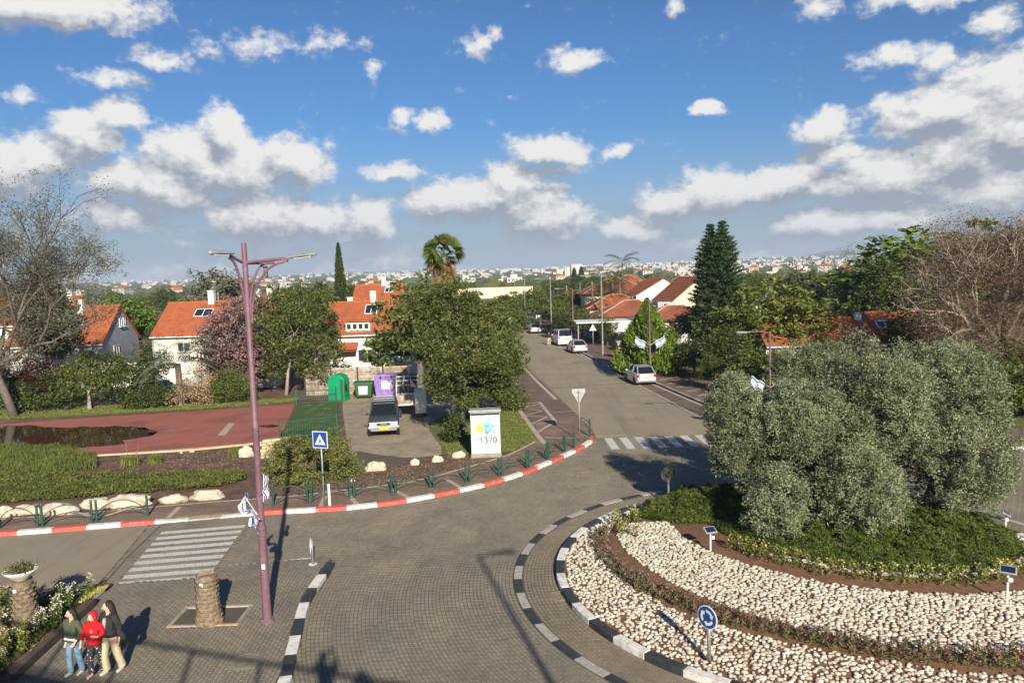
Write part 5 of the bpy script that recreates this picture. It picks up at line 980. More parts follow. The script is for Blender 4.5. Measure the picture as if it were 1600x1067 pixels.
SPEC = [  # pixel of crown top, distance, tree kind, width factor, label
 (1215, 432, 66, 4, 1.55, 'large feathery yellow-green tree behind the short lamp post with flags'), (1165, 455, 64, 0, 1.3, 'green tree between the norfolk pines and the feathery tree'), (1262, 470, 62, 4, 1.1, 'yellow-green tree at the right edge of the feathery one'),
 (1245, 412, 88, 1, 1.0, 'dark rounded tree top behind the feathery tree'), (1300, 425, 100, 2, 1.2, 'olive-green tree above the leafless grey tree'), (1350, 412, 84, 3, 1.0, 'bright tree between the leafless tree and the tall dark one'), (1372, 392, 74, 5, 1.3, 'tall dark tree left of the brown crown'), (1398, 420, 70, 1, 1.1, 'dark tree under the bright canopy beside the brown crown'),
 (1440, 352, 78, 3, 1.7, 'high bright-green canopy rising behind the brown crown'), (1500, 345, 82, 3, 1.6, 'second bright canopy behind the top of the brown crown'), (1580, 340, 80, 3, 1.6, 'bright canopy above the brown crown at the right edge'), (1340, 500, 50, 6, .8, 'grey-brown bushy tree rising in front of the orange roofs'),
 (1420, 470, 56, 1, 1.1, 'dark tree between the orange roof and the brown tree'), (1480, 520, 46, 1, 1.4, 'dense dark tree under the brown crown behind the olives'), (1560, 520, 50, 0, 1.5, 'green tree behind the forked pale trunk'), (1590, 560, 44, 2, 1.2, 'leafy bush tree at the right edge above the blue rail'),
 (1140, 500, 58, 1, 1.2, 'dark tree right below the norfolk pines'), (1085, 520, 63, 1, 1.2, 'dark bushy tree along the footway below the norfolk pines'), (1060, 530, 66, 1, .9, 'dark tree overhanging the footway right of the hatchback'), (1110, 545, 56, 1, 1.0, 'dark shrubby tree on the low wall behind the hatchback'), (1180, 540, 52, 0, 1.3, 'green tree above the hedge left of the olives'), (1250, 540, 48, 2, 1.3, 'tree behind the olive crowns near the short lamp post'),
 (340, 412, 105, 6, 1.1, 'tall grey-green tree standing alone behind the second tiled house'), (258, 440, 170, 1, .8, 'dark small round tree on the skyline at the left'), (545, 432, 98, 1, .9, 'dark conical tree just right of the slender cypress'), (575, 440, 110, 1, 1.2, 'dark tree line above the higher tiled house'), (500, 432, 115, 5, .8, 'green tree left of the slender cypress'),
 (650, 430, 62, 2, 1.0, 'olive-green tree left of the fan palm, above the tiled house'), (745, 462, 75, 2, 1.3, 'green tree right of the fan palm above the big tree'), (800, 470, 95, 0, 1.0, 'green tree leaning over the far left kerb of the street'), (775, 475, 85, 0, 1.2, 'tree behind the big tree on the left of the street'),
 (170, 455, 92, 3, 1.2, 'green tree between the two left houses'), (215, 470, 96, 3, 1.1, 'bright tree behind the palm between the left houses'), (240, 500, 88, 1, .8, 'dark tree beside the second tiled roof'), (60, 405, 75, 5, 1.1, 'dark conifer-like tree seen through the bare branches at the left')]
for (px, py, Y, kd, wd, lab) in SPEC: X, Z = ray_at(px, py, Y); put_tree(kd, X, Y, max(3, Z), None, lab, wd)
SPEC2 = [(868, 470, 112, 0), (884, 476, 104, 1), (948, 492, 92, 1), (930, 486, 100, 2), (905, 480, 108, 0), (990, 505, 84, 1), (1040, 500, 78, 2), (1030, 520, 70, 0), (958, 470, 112, 1), (800, 505, 100, 2), (792, 485, 118, 0), (812, 478, 150, 1), (1075, 480, 84, 1), (1105, 470, 80, 2), (852, 462, 145, 1), (916, 468, 135, 0)]
LB2 = ['beside the far parked cars', 'behind the person and the white van', 'rounded and dark, behind the second silver car', 'behind the white van roof', 'above the street fence near the van', 'between the carport and the bright cypress', 'behind the bright cypress on its right', 'low, right of the lamp post with two flags', 'under the feather palms', 'leaning over the left edge of the street', 'further along the left edge of the street', 'where the street bends out of sight', 'in front of the cream gable', 'at the foot of the norfolk pines', 'at the far bend above the parked cars', 'in front of the most distant low red roof']
for (px, py, Y, kd), lb in zip(SPEC2, LB2): X, Z = ray_at(px, py, Y); put_tree(kd, X, Y, max(3, Z), 'trees along the street', 'green street tree '+lb, 1.15)
rs = np.random.RandomState(77); boxes = [(o.location.x, o.location.y) for o in bpy.data.objects if o.name.startswith(('tiled_house', 'hip_roofed', 'gabled', 'flat_roofed'))]; cnt = 0
for it in range(2500):
    if cnt >= 215: break
    Y = 84+rs.uniform(0, 1)**1.2*230; X = rs.uniform(-.78, .82)*Y
    if -.075*Y-3 < X-(2.0-.01*Y) < .02*Y+6: continue
    if any(abs(X-(bx_-3)) < 9 and -7 < Y-by_ < 11 for bx_, by_ in boxes): continue
    kd = int(rs.choice([0, 1, 2, 3, 5, 6], p=[.25, .28, .2, .12, .08, .07])); h_ = rs.uniform(4.6, 8.4) if Y > 130 else rs.uniform(4.2, 6.6)
    if X < 0 and Y < 130: h_ *= .85
    put_tree(kd, X, Y, h_, 'trees among the houses beyond the court and street', 'green garden tree among the houses toward the horizon', rs.uniform(.9, 1.35)); cnt += 1
for (px, py, Y, kd) in [(783, 462, 130, 0), (800, 456, 150, 0), (820, 450, 165, 1), (842, 452, 160, 0), (862, 455, 150, 2), (880, 455, 140, 0), (895, 452, 135, 1), (830, 460, 135, 0), (850, 470, 125, 2), (872, 474, 118, 0)]:
    X, Z = ray_at(px, py, Y); put_tree(kd, X if px < 805 else X+1.5, Y, Z+.4, 'trees lining the far end of the street', 'green street tree at the far end of the street', 1.3)
# palms and dark cypresses on the far skyline
for (px, py, w_) in ((897, 420, .5), (908, 418, .6), (1320, 395, .0)):
    if w_: X, Z = ray_at(px, py, 210); cypress('dark pointed cypress on the skyline beside the pale tower', X, 210, Z, 2.2, 120+px, 1500, ln=.9, group='skyline cypresses')
# hedges and low walls along the footway right of the street
gwall('low pale wall along the right footway under the dark trees', [RO[0], RO[1], (16.6, 56)], .75, .25, 'concrete')
tag(carpet('street_hedge', [(16.8, 55), (18.3, 49), (20, 44.5), (24, 44), (22, 50), (19.5, 58)], 26000, .8, 2.4, .22, .11, LM['dark'], 131), 'dark hedge mass rising behind the low pale wall right of the street', 'hedge')
carpet('east_hedge', [(20.5, 47), (24.5, 42), (31, 40.5), (46, 39.2), (60, 38), (60, 44), (30, 46), (22, 51)], 60000, .1, 2.6, .24, .12, LM['mid'], 132, label='green hedge behind the olives and below the brown tree', cat='hedge')
# ================================================================== FAR TOWN
def bmesh_building(seed):
    r_ = random.Random(seed); w, d, h = r_.uniform(8, 15), r_.uniform(8, 13), r_.choice([4, 6.5, 7, 9.5]); mb = MB().box(0, 0, h/2-1, w, d, h+2)
    if r_.random() < .6: mb.box(r_.uniform(-.2, .2)*w, r_.uniform(-.2, .2)*d, h+1.2, w*.45, d*.5, 2.4)
    a = mb.mesh('wall'); wn_ = MB(); nx = int(w//3)
    for fl in range(int(h//3)):
        for i in range(nx): wn_.box(-w/2+(i+.5)*w/nx, -d/2-.01, 1.7+fl*3.1, 1.2, .12, 1.3); 
        for i in range(int(d//3.5)): wn_.box(-w/2-.01, -d/2+(i+.5)*d/int(d//3.5), 1.7+fl*3.1, .12, 1.2, 1.3); wn_.box(w/2+.01, -d/2+(i+.5)*d/int(d//3.5), 1.7+fl*3.1, .12, 1.2, 1.3)
    b = wn_.mesh('windows'); rf = None
    if r_.random() < .25: rf = MB().add([(-w/2-.4, -d/2-.4, h+.02), (w/2+.4, -d/2-.4, h+.02), (w/2+.4, d/2+.4, h+.02), (-w/2-.4, d/2+.4, h+.02), (-w/5, 0, h+2.6), (w/5, 0, h+2.6)], [(0, 1, 5, 4), (2, 3, 4, 5), (1, 2, 5), (3, 0, 4), (3, 2, 1, 0)]).mesh('roof'); rf.materials.append(M['tile']); a = MB().box(0, 0, h/2-1, w, d, h+2).mesh('wall')
    a.materials.append(M['farwhite'] if r_.random() < .72 else M['farstone']); b.materials.append(M['far_dark']); return a, b, rf
BP = [bmesh_building(300+i) for i in range(14)]; rs = np.random.RandomState(88); n_ = 0
def town(x, y, s_, i, label, group):
    t = thing('town_house', label, 'building', (x, y, hterr(x, y)), rs.uniform(-.5, .5), group); t.scale = (s_, s_, s_)
    a, b, rf = BP[i % len(BP)]
    for nm, me_, kd in (('wall', a, None), ('windows', b, 'stuff'), ('roof', rf, None)):
        if me_: o = bpy.data.objects.new(nm, me_); C.objects.link(o); o.parent = t; (kd and tag(o, kind=kd))
for i in range(270):
    Y = 520+rs.uniform(0, 1)**.9*1700; c_ = rs.choice([-.62, -.48, -.32, -.12, .02, .12, .22, .35, .46]); X = (c_+rs.normal()*.055)*Y
    town(X, Y, rs.uniform(.75, 1.1), i, 'pale building of the distant town below the horizon', 'pale buildings of the distant town')
Vs, Fs, off = [], [], 0
for i in range(1000):
    Y = 1500+rs.uniform(0, 1)**.8*2700; X = (rs.choice([-.4, -.2, -.05, .08, .16, .24, .34, .44])+rs.normal()*.07)*Y; w, d, h = rs.uniform(9, 20), rs.uniform(9, 16), rs.uniform(6, 15); z = hterr(X, Y)
    v = np.array([(a*w/2+X, b*d/2+Y, z+c*h-1) for a in (-1, 1) for b in (-1, 1) for c in (0, 1)]); Vs.append(v); Fs.append(np.array([(0, 1, 3, 2), (4, 6, 7, 5), (0, 4, 5, 1), (2, 3, 7, 6), (1, 5, 7, 3)])+off); off += 8
o = link('distant_town', np_mesh('distant_town', np.concatenate(Vs), np.concatenate(Fs)), M['farwhite']); tag(o, 'white town spread over the far slopes on the horizon', 'town', kind='stuff')
X, Z = ray_at(900, 413, 900); t = thing('tower_block', 'tall pale block standing out of the far town beside two cypresses', 'building', (X, 900, -4)); MB().box(0, 0, (Z+4)/2, 13, 12, Z+4).obj('wall', M['farwhite'], t)
X, Z = ray_at(874, 419, 900); t = thing('tower_block', 'stepped pale stone towers left of the tall block in the far town', 'building', (X, 900, -4)); MB().box(0, 0, (Z+2)/2, 7, 9, Z+2).box(9, 0, (Z+4)/2, 6, 9, Z+4).obj('wall', M['farstone'], t)
X, Z = ray_at(781, 452, 300); t = thing('stone_wall', 'long pale yellow wall across the far end of the street', 'wall', (X-4, 300, -1)); MB().box(0, 0, 2.5, 34, 1, 5).obj('wall', M['cream'], t)
# wooded plain between the houses and the town: clumps of crowns, one mass
Vs, Fs, off = [], [], 0
nI = len(IVs)
for i in range(15000):
    Y = 310+rs.uniform(0, 1)**1.4*3700; X = rs.uniform(-.8, .82)*Y; s_ = rs.uniform(2.0, 4.6)*(1 if Y < 900 else 1.7); v = IVs*(1+.25*rs.normal(size=(nI, 1)))*np.array([s_*rs.uniform(.8, 1.5), s_, s_*rs.uniform(.6, .95)]); z = hterr(X, Y)+s_*.35
    Vs.append(v+np.array([X, Y, z])); Fs.append(IFs+off); off += nI
o = link('distant_woodland', np_mesh('distant_woodland', np.concatenate(Vs), np.concatenate(Fs)), LM['far']); tag(o, 'dark green tree belts covering the plain below the far town', 'woodland', kind='stuff')
# ================================================================== STREET FURNITURE
def cloth(name, parent, w, h, fn, nx=60, ny=40, design=True):
    """flag cloth: fn(u, v) -> point; blue stripes and star come out as blue faces"""
    V = [tuple(fn(i/nx, j/ny)) for j in range(ny+1) for i in range(nx+1)]; F_ = [(j*(nx+1)+i, j*(nx+1)+i+1, (j+1)*(nx+1)+i+1, (j+1)*(nx+1)+i) for j in range(ny) for i in range(nx)]
    me = np_mesh(name, V, F_); me.materials.append(M['flagw']); me.materials.append(M['flagb']); mi = []
    for j in range(ny):
        for i in range(nx):
            u, v = ((i+.5)/nx-.5)*w/h, (j+.5)/ny-.5; b = .26 < abs(v) < .40
            def tri(R, up):
                return all((u*math.cos(q)+v*math.sin(q))*1.0 < R/2 for q in [math.radians((90 if not up else -90)+120*k_) for k_ in range(3)])
            R = .235; ri = R-.075
            if (tri(R, 1) and not tri(ri, 1)) or (tri(R, 0) and not tri(ri, 0)): b = True
            mi.append(1 if b else 0)
    me.polygons.foreach_set('material_index', np.array(mi, dtype=np.int32)); me.polygons.foreach_set('use_smooth', [True]*len(mi)); return link(name, me, None, parent)
# ---- the tall mauve lamp on the splitter pavement
bx, by = at(418, 970, .125); bx, by = float(bx), float(by); HP = 10.0
t = thing('street_lamp', 'tall mauve street lamp with two arms standing on the grey pavement in front', 'street lamp', (bx, by, .125))
MB().lathe([(.18, 0), (.18, .04), (.125, .07), (.112, .5), (.108, 1.9), (.106, 2.35), (.135, 2.37), (.135, 2.44), (.108, 2.46), (.108, 2.52), (.128, 2.54), (.128, 2.60), (.09, 2.63), (.082, 5.2), (.09, 5.22), (.09, 5.32), (.076, 5.34), (.066, HP), (.064, HP+.08)], (0, 0, 0), 18).obj('pole', M['mauve'], t); smooth_angle(t.children[-1] if False else bpy.data.objects['pole'])
MB().box(0, -.112, .75, .10, .02, .34).obj('access_door', M['mauve'], t, bevel=.005); MB().box(.02, -.112, 1.55, .09, .008, .13).obj('sticker', M['signwhite'], t)
for a_ in range(4): MB().box(.15*math.cos(a_*PI/2+.78), .15*math.sin(a_*PI/2+.78), .06, .03, .03, .04).obj('bolt', M['greypole'], t)
zt = HP-.42
arm = MB().tube([(.05, 0, zt), (1.02, -.05, zt+.07)], .04, 8); arm.box(1.05, -.05, zt+.03, .14, .08, .14); pts = [(.09+.92*(1-math.cos(q)), -.05*(1-math.cos(q)), zt-1.55+1.52*math.sin(q)) for q in np.linspace(0, PI/2, 12)]; arm.tube(pts, .032, 6); arm.obj('arm', M['mauve'], t, smooth=False)
arm = MB().tube([(-.05, 0, zt), (-.18, -.5, zt+.16)], .04, 8); pts = [(-.05-.16*(1-math.cos(q)), -.5*(1-math.cos(q)), zt-1.7+1.8*math.sin(q)) for q in np.linspace(0, PI/2, 12)]; arm.tube(pts, .032, 6); arm.obj('arm', M['mauve'], t)
arm = MB().tube([(.05, 0, zt-.02), (.62, .45, zt-.02)], .035, 8); pts = [(.05+.40*(1-math.cos(q)), .3*(1-math.cos(q)), zt-1.5+1.46*math.sin(q)) for q in np.linspace(0, PI/2, 10)]; arm.tube(pts, .028, 6); arm.box(.42, .3, zt-.25, .10, .07, .28); arm.obj('arm', M['mauve'], t)
def lamp_head(parent, p, rz, tilt=.1, s=1.0):
    hd = MB(); prof = [(-.04, .05), (.08, .09), (.30, .15), (.62, .15), (.78, .11), (.84, .05)]; V = []
    for x, w in prof:
        for (yy, zz) in ((-w, 0), (-w*.8, .035), (0, .075 if w > .1 else .05), (w*.8, .035), (w, 0), (w*.7, -.035), (-w*.7, -.035)): V.append((x*s, yy*s, zz*s))
    n = 7; hd.add(V, [(i*n+j, i*n+(j+1) % n, (i+1)*n+(j+1) % n, (i+1)*n+j) for i in range(len(prof)-1) for j in range(n)]+[tuple(range(n))[::-1], tuple((len(prof)-1)*n+j for j in range(n))])
    o = hd.obj('lamp_head', M['lampgrey'], parent, p); o.rotation_euler = (0, -tilt, rz); l = MB().box(.45*s, 0, -.045*s, .5*s, .18*s, .02).obj('lens', M['lens'], o); return o
lamp_head(t, (1.12, -.05, zt+.08), 0, .1, .88); lamp_head(t, (-.12, -.5, zt+.22), math.radians(238), .02, .85)
# tangled flag on its short stick low on the pole
ft = thing('flag', 'crumpled blue and white flag wound round the tall mauve lamp pole', 'flag', (bx, by, 0))
def crump(u, v):
    s_ = u*1.1; a = 2.2+u*5.5; r = .14+.13*math.sin(u*9+v*5)**2+.05*math.sin(v*14); w = .45*(1-.45*u)
    return (-.10-.30*(1-u)**1.2+.11*math.cos(a)*u+r*math.cos(v*5+u*7)*.55, -.16+r*math.sin(v*6+u*5)*.6, 3.45-.66*u-(v-.5)*w+.06*math.sin(u*22+v*9))
cloth('cloth', ft, 1.1, .8, crump); MB().tube([(-.05, -.13, 3.1), (-.30, -.22, 3.6)], .012, 5).obj('stick', M['frame'], ft)
ft = thing('flag', 'blue-edged flag hanging flat against the lamp pole above the crumpled one', 'flag', (bx, by, 0)); cloth('cloth', ft, .9, .6, lambda u, v: (.11+.13*v+.03*math.sin(u*9), .02+.05*math.sin(u*7+v*4), 4.05-.62*u+.08*v)); MB().tube([(.09, 0, 3.4), (.14, 0, 4.15)], .012, 5).obj('stick', M['frame'], ft)
def street_lamp(label, px, py, Y, h, m, armd=-1, arml=1.5, group=None, col=True, z=.115):
    X = ray_at(px, py, Y)[0]; t = thing('street_lamp', label, 'street lamp', (X, Y, z), 0, group); MB().lathe([(.14, 0), (.11, .05), (.10, 1.4), (.085, 1.45), (.07, h*.6), (.05, h)], (0, 0, 0), 10).obj('pole', M[m], t); MB().tube([(0, 0, h-.08), (armd*arml*.5, 0, h+.02), (armd*arml, 0, h)], .03, 6).obj('arm', M[m], t); lamp_head(t, (armd*arml, 0, h), 0 if armd > 0 else PI, .02, .8); return t, X
def flag_pair(label, X, Y, z, s=1.0, spread=.8, group=None):
    for sg, lb in ((-1, 'left'), (1, 'right')):
        ft = thing('flag', label % lb, 'flag', (X, Y-.1, z)); MB().tube([(0, 0, 0), (sg*1.25*s, -.05, .75*s)], .014, 5).obj('stick', M['frame'], ft)
        cloth('cloth', ft, 1.1, .8, lambda u, v: (sg*(.45+.78*u-.0*v)*s+sg*.05*math.sin(v*5), -.05-.05*math.sin(u*6+v*3), (.27+.47*u)*s-(1-v)*.62*s+.05*math.sin(u*8)), 40, 28)
_, X = street_lamp('mauve lamp post with two flags standing behind the silver hatchback', 1016, 570, 63, 6.6, 'mauve', -1, 1.4); flag_pair('white and blue flag on the %s stick of the lamp post behind the hatchback', X, 63, 2.9, 1.0)
_, X = street_lamp('short mauve lamp post rising behind the olive crowns, its arm pointing left', 1203, 590, 40, 5.6, 'mauve', -1, 1.1); flag_pair('crumpled flag on the %s stick of the lamp post behind the olives', X, 40, 2.75, .85)
for i, (px, py, Y, h, m_) in enumerate(((942, 555, 82, 8.6, 'greypole'), (896, 530, 96, 7.0, 'mauve'), (862, 520, 108, 8.2, 'greypole'), (821, 500, 140, 8.0, 'greypole'), (806, 500, 165, 8.0, 'greypole'))):
    street_lamp(['tall pale lamp pole with a white base just past the second silver car', 'mauve lamp post at the rear of the white van', 'grey lamp pole beside the person standing by the van', 'thin lamp pole beside the row of parked cars at the far bend', 'farthest lamp pole at the end of the street'][i], px, py, Y, h, m_, -1, 1.6)
for i, (px, Y, h) in enumerate(((342, 85, 8.2), (1050/1600*400+0, 100, 7.5))):
    if i == 0: X = ray_at(px, 480, Y)[0]; tag(MB().tube([(X, Y, 0), (X, Y, h)], [.09, .06], 8).obj('utility_pole', M['palebark']), 'plain pale utility pole rising beside the second tiled house', 'pole')
# ---- railings of the far sidewalk: pairs of posts with double arches
def railing(label, pts, gap_first=0.0, h=.78):
    P = [Vector((p[0], p[1], .12)) for p in pts]; t = thing('railing', label, 'railing')
    for i, p in enumerate(P):
        d = (P[min(i+1, len(P)-1)]-P[max(i-1, 0)]).normalized(); single = i in (0, len(P)-1)
        for s_ in ((0,) if single else (-.085, .085)):
            q = p+d*s_; MB().lathe([(.045, 0), (.045, h+.06), (.03, h+.10)], (q.x, q.y, .12), 8).obj('post', M['greenp'], t)
            tp = MB().box(q.x, q.y, .135, .13, .13, .02).obj('post_base', M['greenp'], t)
    for a, b in zip(P[:-1], P[1:]):
        d = (b-a).normalized(); a2, b2 = a+d*.12, b-d*.12
        for z0, hz in ((.34, .42), (.10, .34)):
            MB().tube([a2.lerp(b2, u)+Vector((0, 0, z0+hz*math.sin(PI*u)**.75)) for u in np.linspace(0, 1, 13)], .018, 6).obj('arch_bar', M['greenp'], t, smooth=True)
railing('green arched railing along the left stretch of the sidewalk, in front of the white boulders', [at(*p, .12) for p in ((-70, 835), (-5, 826), (63, 822), (148, 815), (231, 806))])
railing('green arched railing curving along the red and white kerb toward the street corner', [at(*p, .12) for p in ((427, 790), (484, 785), (550, 778), (615, 770), (675, 762), (731, 753), (782, 743), (825, 731), (856, 718), (882, 706), (897, 700))])
t = thing('railing_end', 'single green post of the railing standing at the street corner by the zebra', 'post', (*at(922, 682, .12), .12)); MB().lathe([(.045, 0), (.045, .95), (.03, 1.0)], (0, 0, 0), 8).obj('post', M['greenp'], t); MB().tube([(0, 0, .75), (-.35, 1.0, .9), (-.45, 2.0, .35)], .018, 6).obj('arch_bar', M['greenp'], t, smooth=True)
# picket fence round the turf
def picket(label, pts, h, z=.14):
    t = thing('picket_fence', label, 'fence')
    for a, b in zip(pts[:-1], pts[1:]):
        a, b = Vector((*a, z)), Vector((*b, z)); L_ = (b-a).length; n = max(2, int(L_/.14)); rzz = math.atan2(b.y-a.y, b.x-a.x)
        for zz in (.14, h-.10): m_ = (a+b)/2; MB().box(m_.x, m_.y, z+zz, L_, .04, .04, rz=rzz).obj('rail', M['greenp'], t)
        for i in range(n+1):
            p = a.lerp(b, i/n)
            if i in (0, n): MB().box(p.x, p.y, z+(h+.1)/2, .09, .09, h+.1, rz=rzz).obj('post', M['greenp'], t)
            else: me = PK.get(h) or PK.setdefault(h, MB().box(0, 0, h/2, .022, .022, h-.08).mesh('picket')); o = link('picket', me, M['greenp'] if not me.materials else None, t, (p.x, p.y, z)); o.rotation_euler = (0, 0, rzz)
PK = {}
c1, c2, c3, c4 = at(438, 688, .14), at(527, 678, .14), at(526, 630, .14), at(464, 633, .14)
picket('green picket fence round the little turf plot: front and right sides', [c1, c2, c3], 1.15); picket('back side of the green picket fence in front of the slatted wall', [c3, c4], 1.1)
# ---- slatted wall behind the bins
def slat_wall(label, pts, h, z=.1, pitch=.165):
    t = thing('slatted_wall', label, 'wall')
    for a, b in zip(pts[:-1], pts[1:]):
        a, b = Vector((*a, z)), Vector((*b, z)); L_ = (b-a).length; rzz = math.atan2(b.y-a.y, b.x-a.x); nb_ = max(1, round(L_/2.6)); ns = int(h/pitch)
        for i in range(nb_+1): p = a.lerp(b, i/nb_); MB().box(p.x, p.y, z+h/2, .10, .16, h+.06, rz=rzz).obj('post', M['darkpole'], t)
        for i in range(nb_):
            p = a.lerp(b, (i+.5)/nb_); me = MB().box(0, 0, 0, L_/nb_-.12, .06, pitch-.025).mesh('slat'); me.materials.append(M['slatwall'])
            for k_ in range(ns): o = bpy.data.objects.new('slat', me); C.objects.link(o); o.parent = t; o.location = (p.x, p.y+rnd.uniform(-.008, .008), z+.09+k_*pitch); o.rotation_euler = (0, 0, rzz)
slat_wall('weathered horizontal-slat wall behind the bins and green booth', [at(478, 618, .1), (at(560, 616, .1)[0], at(560, 616, .1)[1]), at(640, 613, .1), (at(640, 613)[0]+.1, 52.5)], 2.15)
# green arched booth, waste container, purple recycling container
X, Y = at(526, 628, .1); t = thing('recycling_booth', 'bright green arched plastic booth at the right end of the picket fence', 'recycling bin', (X, Y, .1), math.radians(-8)); w = .62
pr = [(-w, 0), (-w, 1.55)]+[(-w*math.cos(q), 1.55+.50*math.sin(q)) for q in np.linspace(.2, PI-.2, 9)]+[(w, 1.55), (w, 0)]; MB().prism(pr, 'y', 0, 1.2).obj('body', M['booth'], t, bevel=.03); MB().box(.45, -.025, .9, .20, .05, 1.5).box(0, -.02, .08, 1.1, .04, .14).obj('door_strip', M['bingreen'], t); MB().box(.64, .35, 1.0, .05, .35, .5).obj('slot', M['black'], t)
X, Y = at(570, 622, .1); t = thing('waste_container', 'dark green wheeled waste container with a pale label in front of the slatted wall', 'waste container', (X, Y, .1))
MB().add([(-.55, -.4, .18), (.55, -.4, .18), (.55, .4, .18), (-.55, .4, .18), (-.68, -.5, 1.12), (.68, -.5, 1.12), (.68, .5, 1.12), (-.68, .5, 1.12)], [(0, 3, 2, 1), (4, 5, 6, 7), (0, 1, 5, 4), (1, 2, 6, 5), (2, 3, 7, 6), (3, 0, 4, 7)]).obj('body', M['bingreen'], t, bevel=.03); MB().prism([(-.56, 1.125), (-.5, 1.25), (0, 1.36), (.5, 1.25), (.56, 1.125)], 'x', -.72, .72).obj('lid', M['bingreen'], t, bevel=.02)
MB().add([(-.34, -.468, .35), (.30, -.468, .35), (.36, -.513, 1.0), (-.36, -.513, 1.0)], [(0, 1, 2, 3)]).obj('label', M['cabinet'], t)
for sx in (-.45, .45):
    for sy in (-.32, .32): MB().lathe([(.09, -.03), (.1, -.02), (.1, .02), (.09, .03)], (0, 0, 0), 10).obj('wheel', M['tyre'], t, (sx, sy, .1)).rotation_euler = (0, PI/2, 0)
for sx in (-.72, .72): MB().tube([(sx, -.12, 1.05), (sx*1.1, 0, 1.05), (sx, .12, 1.05)], .025, 6).obj('handle', M['bingreen'], t)
X, Y = at(606, 619, .1); t = thing('recycling_container', 'purple recycling container with two round holes behind the pickup', 'recycling bin', (X, Y, .1)); MB().prism([(-.82, .1), (-.92, 1.2), (-.85, 1.75), (.85, 1.75), (.92, 1.2), (.82, .1)], 'y', -.5, .5).obj('body', M['purple'], t, bevel=.03); MB().box(.05, -.515, .95, .8, .03, .6).obj('label', M['signwhite'], t)
for sx in (-.42, .42): MB().lathe([(.10, 0), (.10, .03)], (0, 0, 0), 14).obj('hole', M['black'], t, (sx, -.50, 1.52)).rotation_euler = (PI/2, 0, 0)
tag(MB().box(*at(655, 600, .1), .9, .10, .10, 1.9).obj('marker_post', M['frame']), 'short white post at the right end of the slatted wall', 'post')
# ---- graffiti cabinet
X, Y = at(760, 714, .12); X0 = at(738, 716, .12)[0]; X1 = at(784, 712, .12)[0]; w = X1-X0; t = thing('utility_cabinet', 'tall pale utility cabinet covered in graffiti at the corner lawn', 'cabinet', (X, Y, .1), math.radians(3)); hC = 2.32
MB().box(0, .3, .10, w+.06, .66, .2).obj('plinth', M['concrete'], t); MB().box(0, .3, (hC+.2)/2, w, .6, hC-.2).obj('body', M['cabinet'], t, bevel=.015)
for sx in (-1, 1): MB().box(sx*w*.245, -.012, hC*.47, w*.47, .024, hC*.66).obj('door', M['cabinet'], t, bevel=.006)
MB().box(0, .28, hC+.04, w+.14, .74, .10).obj('cap', M['signback'], t, bevel=.01); MB().box(0, -.01, hC-.12, w-.04, .03, .10).obj('vent_shade_strip', M['black'], t); MB().box(.03, -.035, 1.05, .03, .03, .16).obj('handle', M['darkpole'], t)  # black strip below the cap stands in for shade in the vent
yf = -.0285
def ring(cx, cz, r0, r1, m, name='graffiti', n=22, wob=.1, y=yf):
    V = []; 
    for i in range(n): a = 2*PI*i/n; k_ = 1+wob*math.sin(a*3+cx*9); V += [(cx+r0*k_*math.cos(a)*.85, y, cz+r0*k_*math.sin(a)*1.1), (cx+r1*k_*math.cos(a)*.85, y, cz+r1*k_*math.sin(a)*1.1)]
    MB().add(V, [(2*i, 2*i+1, (2*i+3) % (2*n), (2*i+2) % (2*n)) for i in range(n)]).obj(name, M[m], t)
ring(-.28, 1.50, .02, .17, 'g_yel'); ring(-.28, 1.50, .19, .235, 'g_yel'); ring(-.28, 1.52, .045, .065, 'g_teal', y=yf-.002); ring(.13, 1.50, .02, .20, 'g_teal'); ring(.14, 1.50, .22, .26, 'g_teal', wob=.2); ring(.06, 1.25, .03, .06, 'g_blk'); ring(.12, 1.42, .03, .07, 'cabinet', y=yf-.002); ring(.22, 1.55, .02, .05, 'cabinet', y=yf-.002)
def gtext(s_, x, z, size, m, rot=0, y=-.031): o = link('graffiti', text_mesh(s_, size), M[m], t, (x, y, z)); o.rotation_euler = (PI/2, rot, 0); return o
gtext('1370', .13, .86, .44, 'g_blk', -.03); gtext('AMF', .14, 1.90, .24, 'g_blu', -.08)
def stroke(pts, r, m, name='graffiti'): MB().tube([(x, yf-.001, z) for x, z in pts], r, 4).obj(name, M[m], t)
stroke([(-.52, .80), (-.44, .95), (-.33, 1.03), (-.22, .98)], .014, 'g_blk')
rg_ = random.Random(4)
for i in range(34):
    x, z = rg_.uniform(-.05, w/2-.08), rg_.uniform(.30, 1.75); pts = [(x, z)]
    for q in range(4): x += rg_.uniform(-.07, .06); z += rg_.uniform(-.10, .10); pts.append((max(-w/2+.05, min(w/2-.05, x)), z))
    stroke(pts, rg_.uniform(.005, .010), rg_.choice(['g_teal', 'g_blu', 'g_blk', 'g_teal']))
for i in range(10):
    x, z = rg_.uniform(-w/2+.06, -.1), rg_.uniform(.45, 1.9); stroke([(x, z), (x+rg_.uniform(-.06, .06), z+rg_.uniform(-.06, .06)), (x+rg_.uniform(-.06, .06), z+.05)], .005, rg_.choice(['g_blk', 'g_blu']))
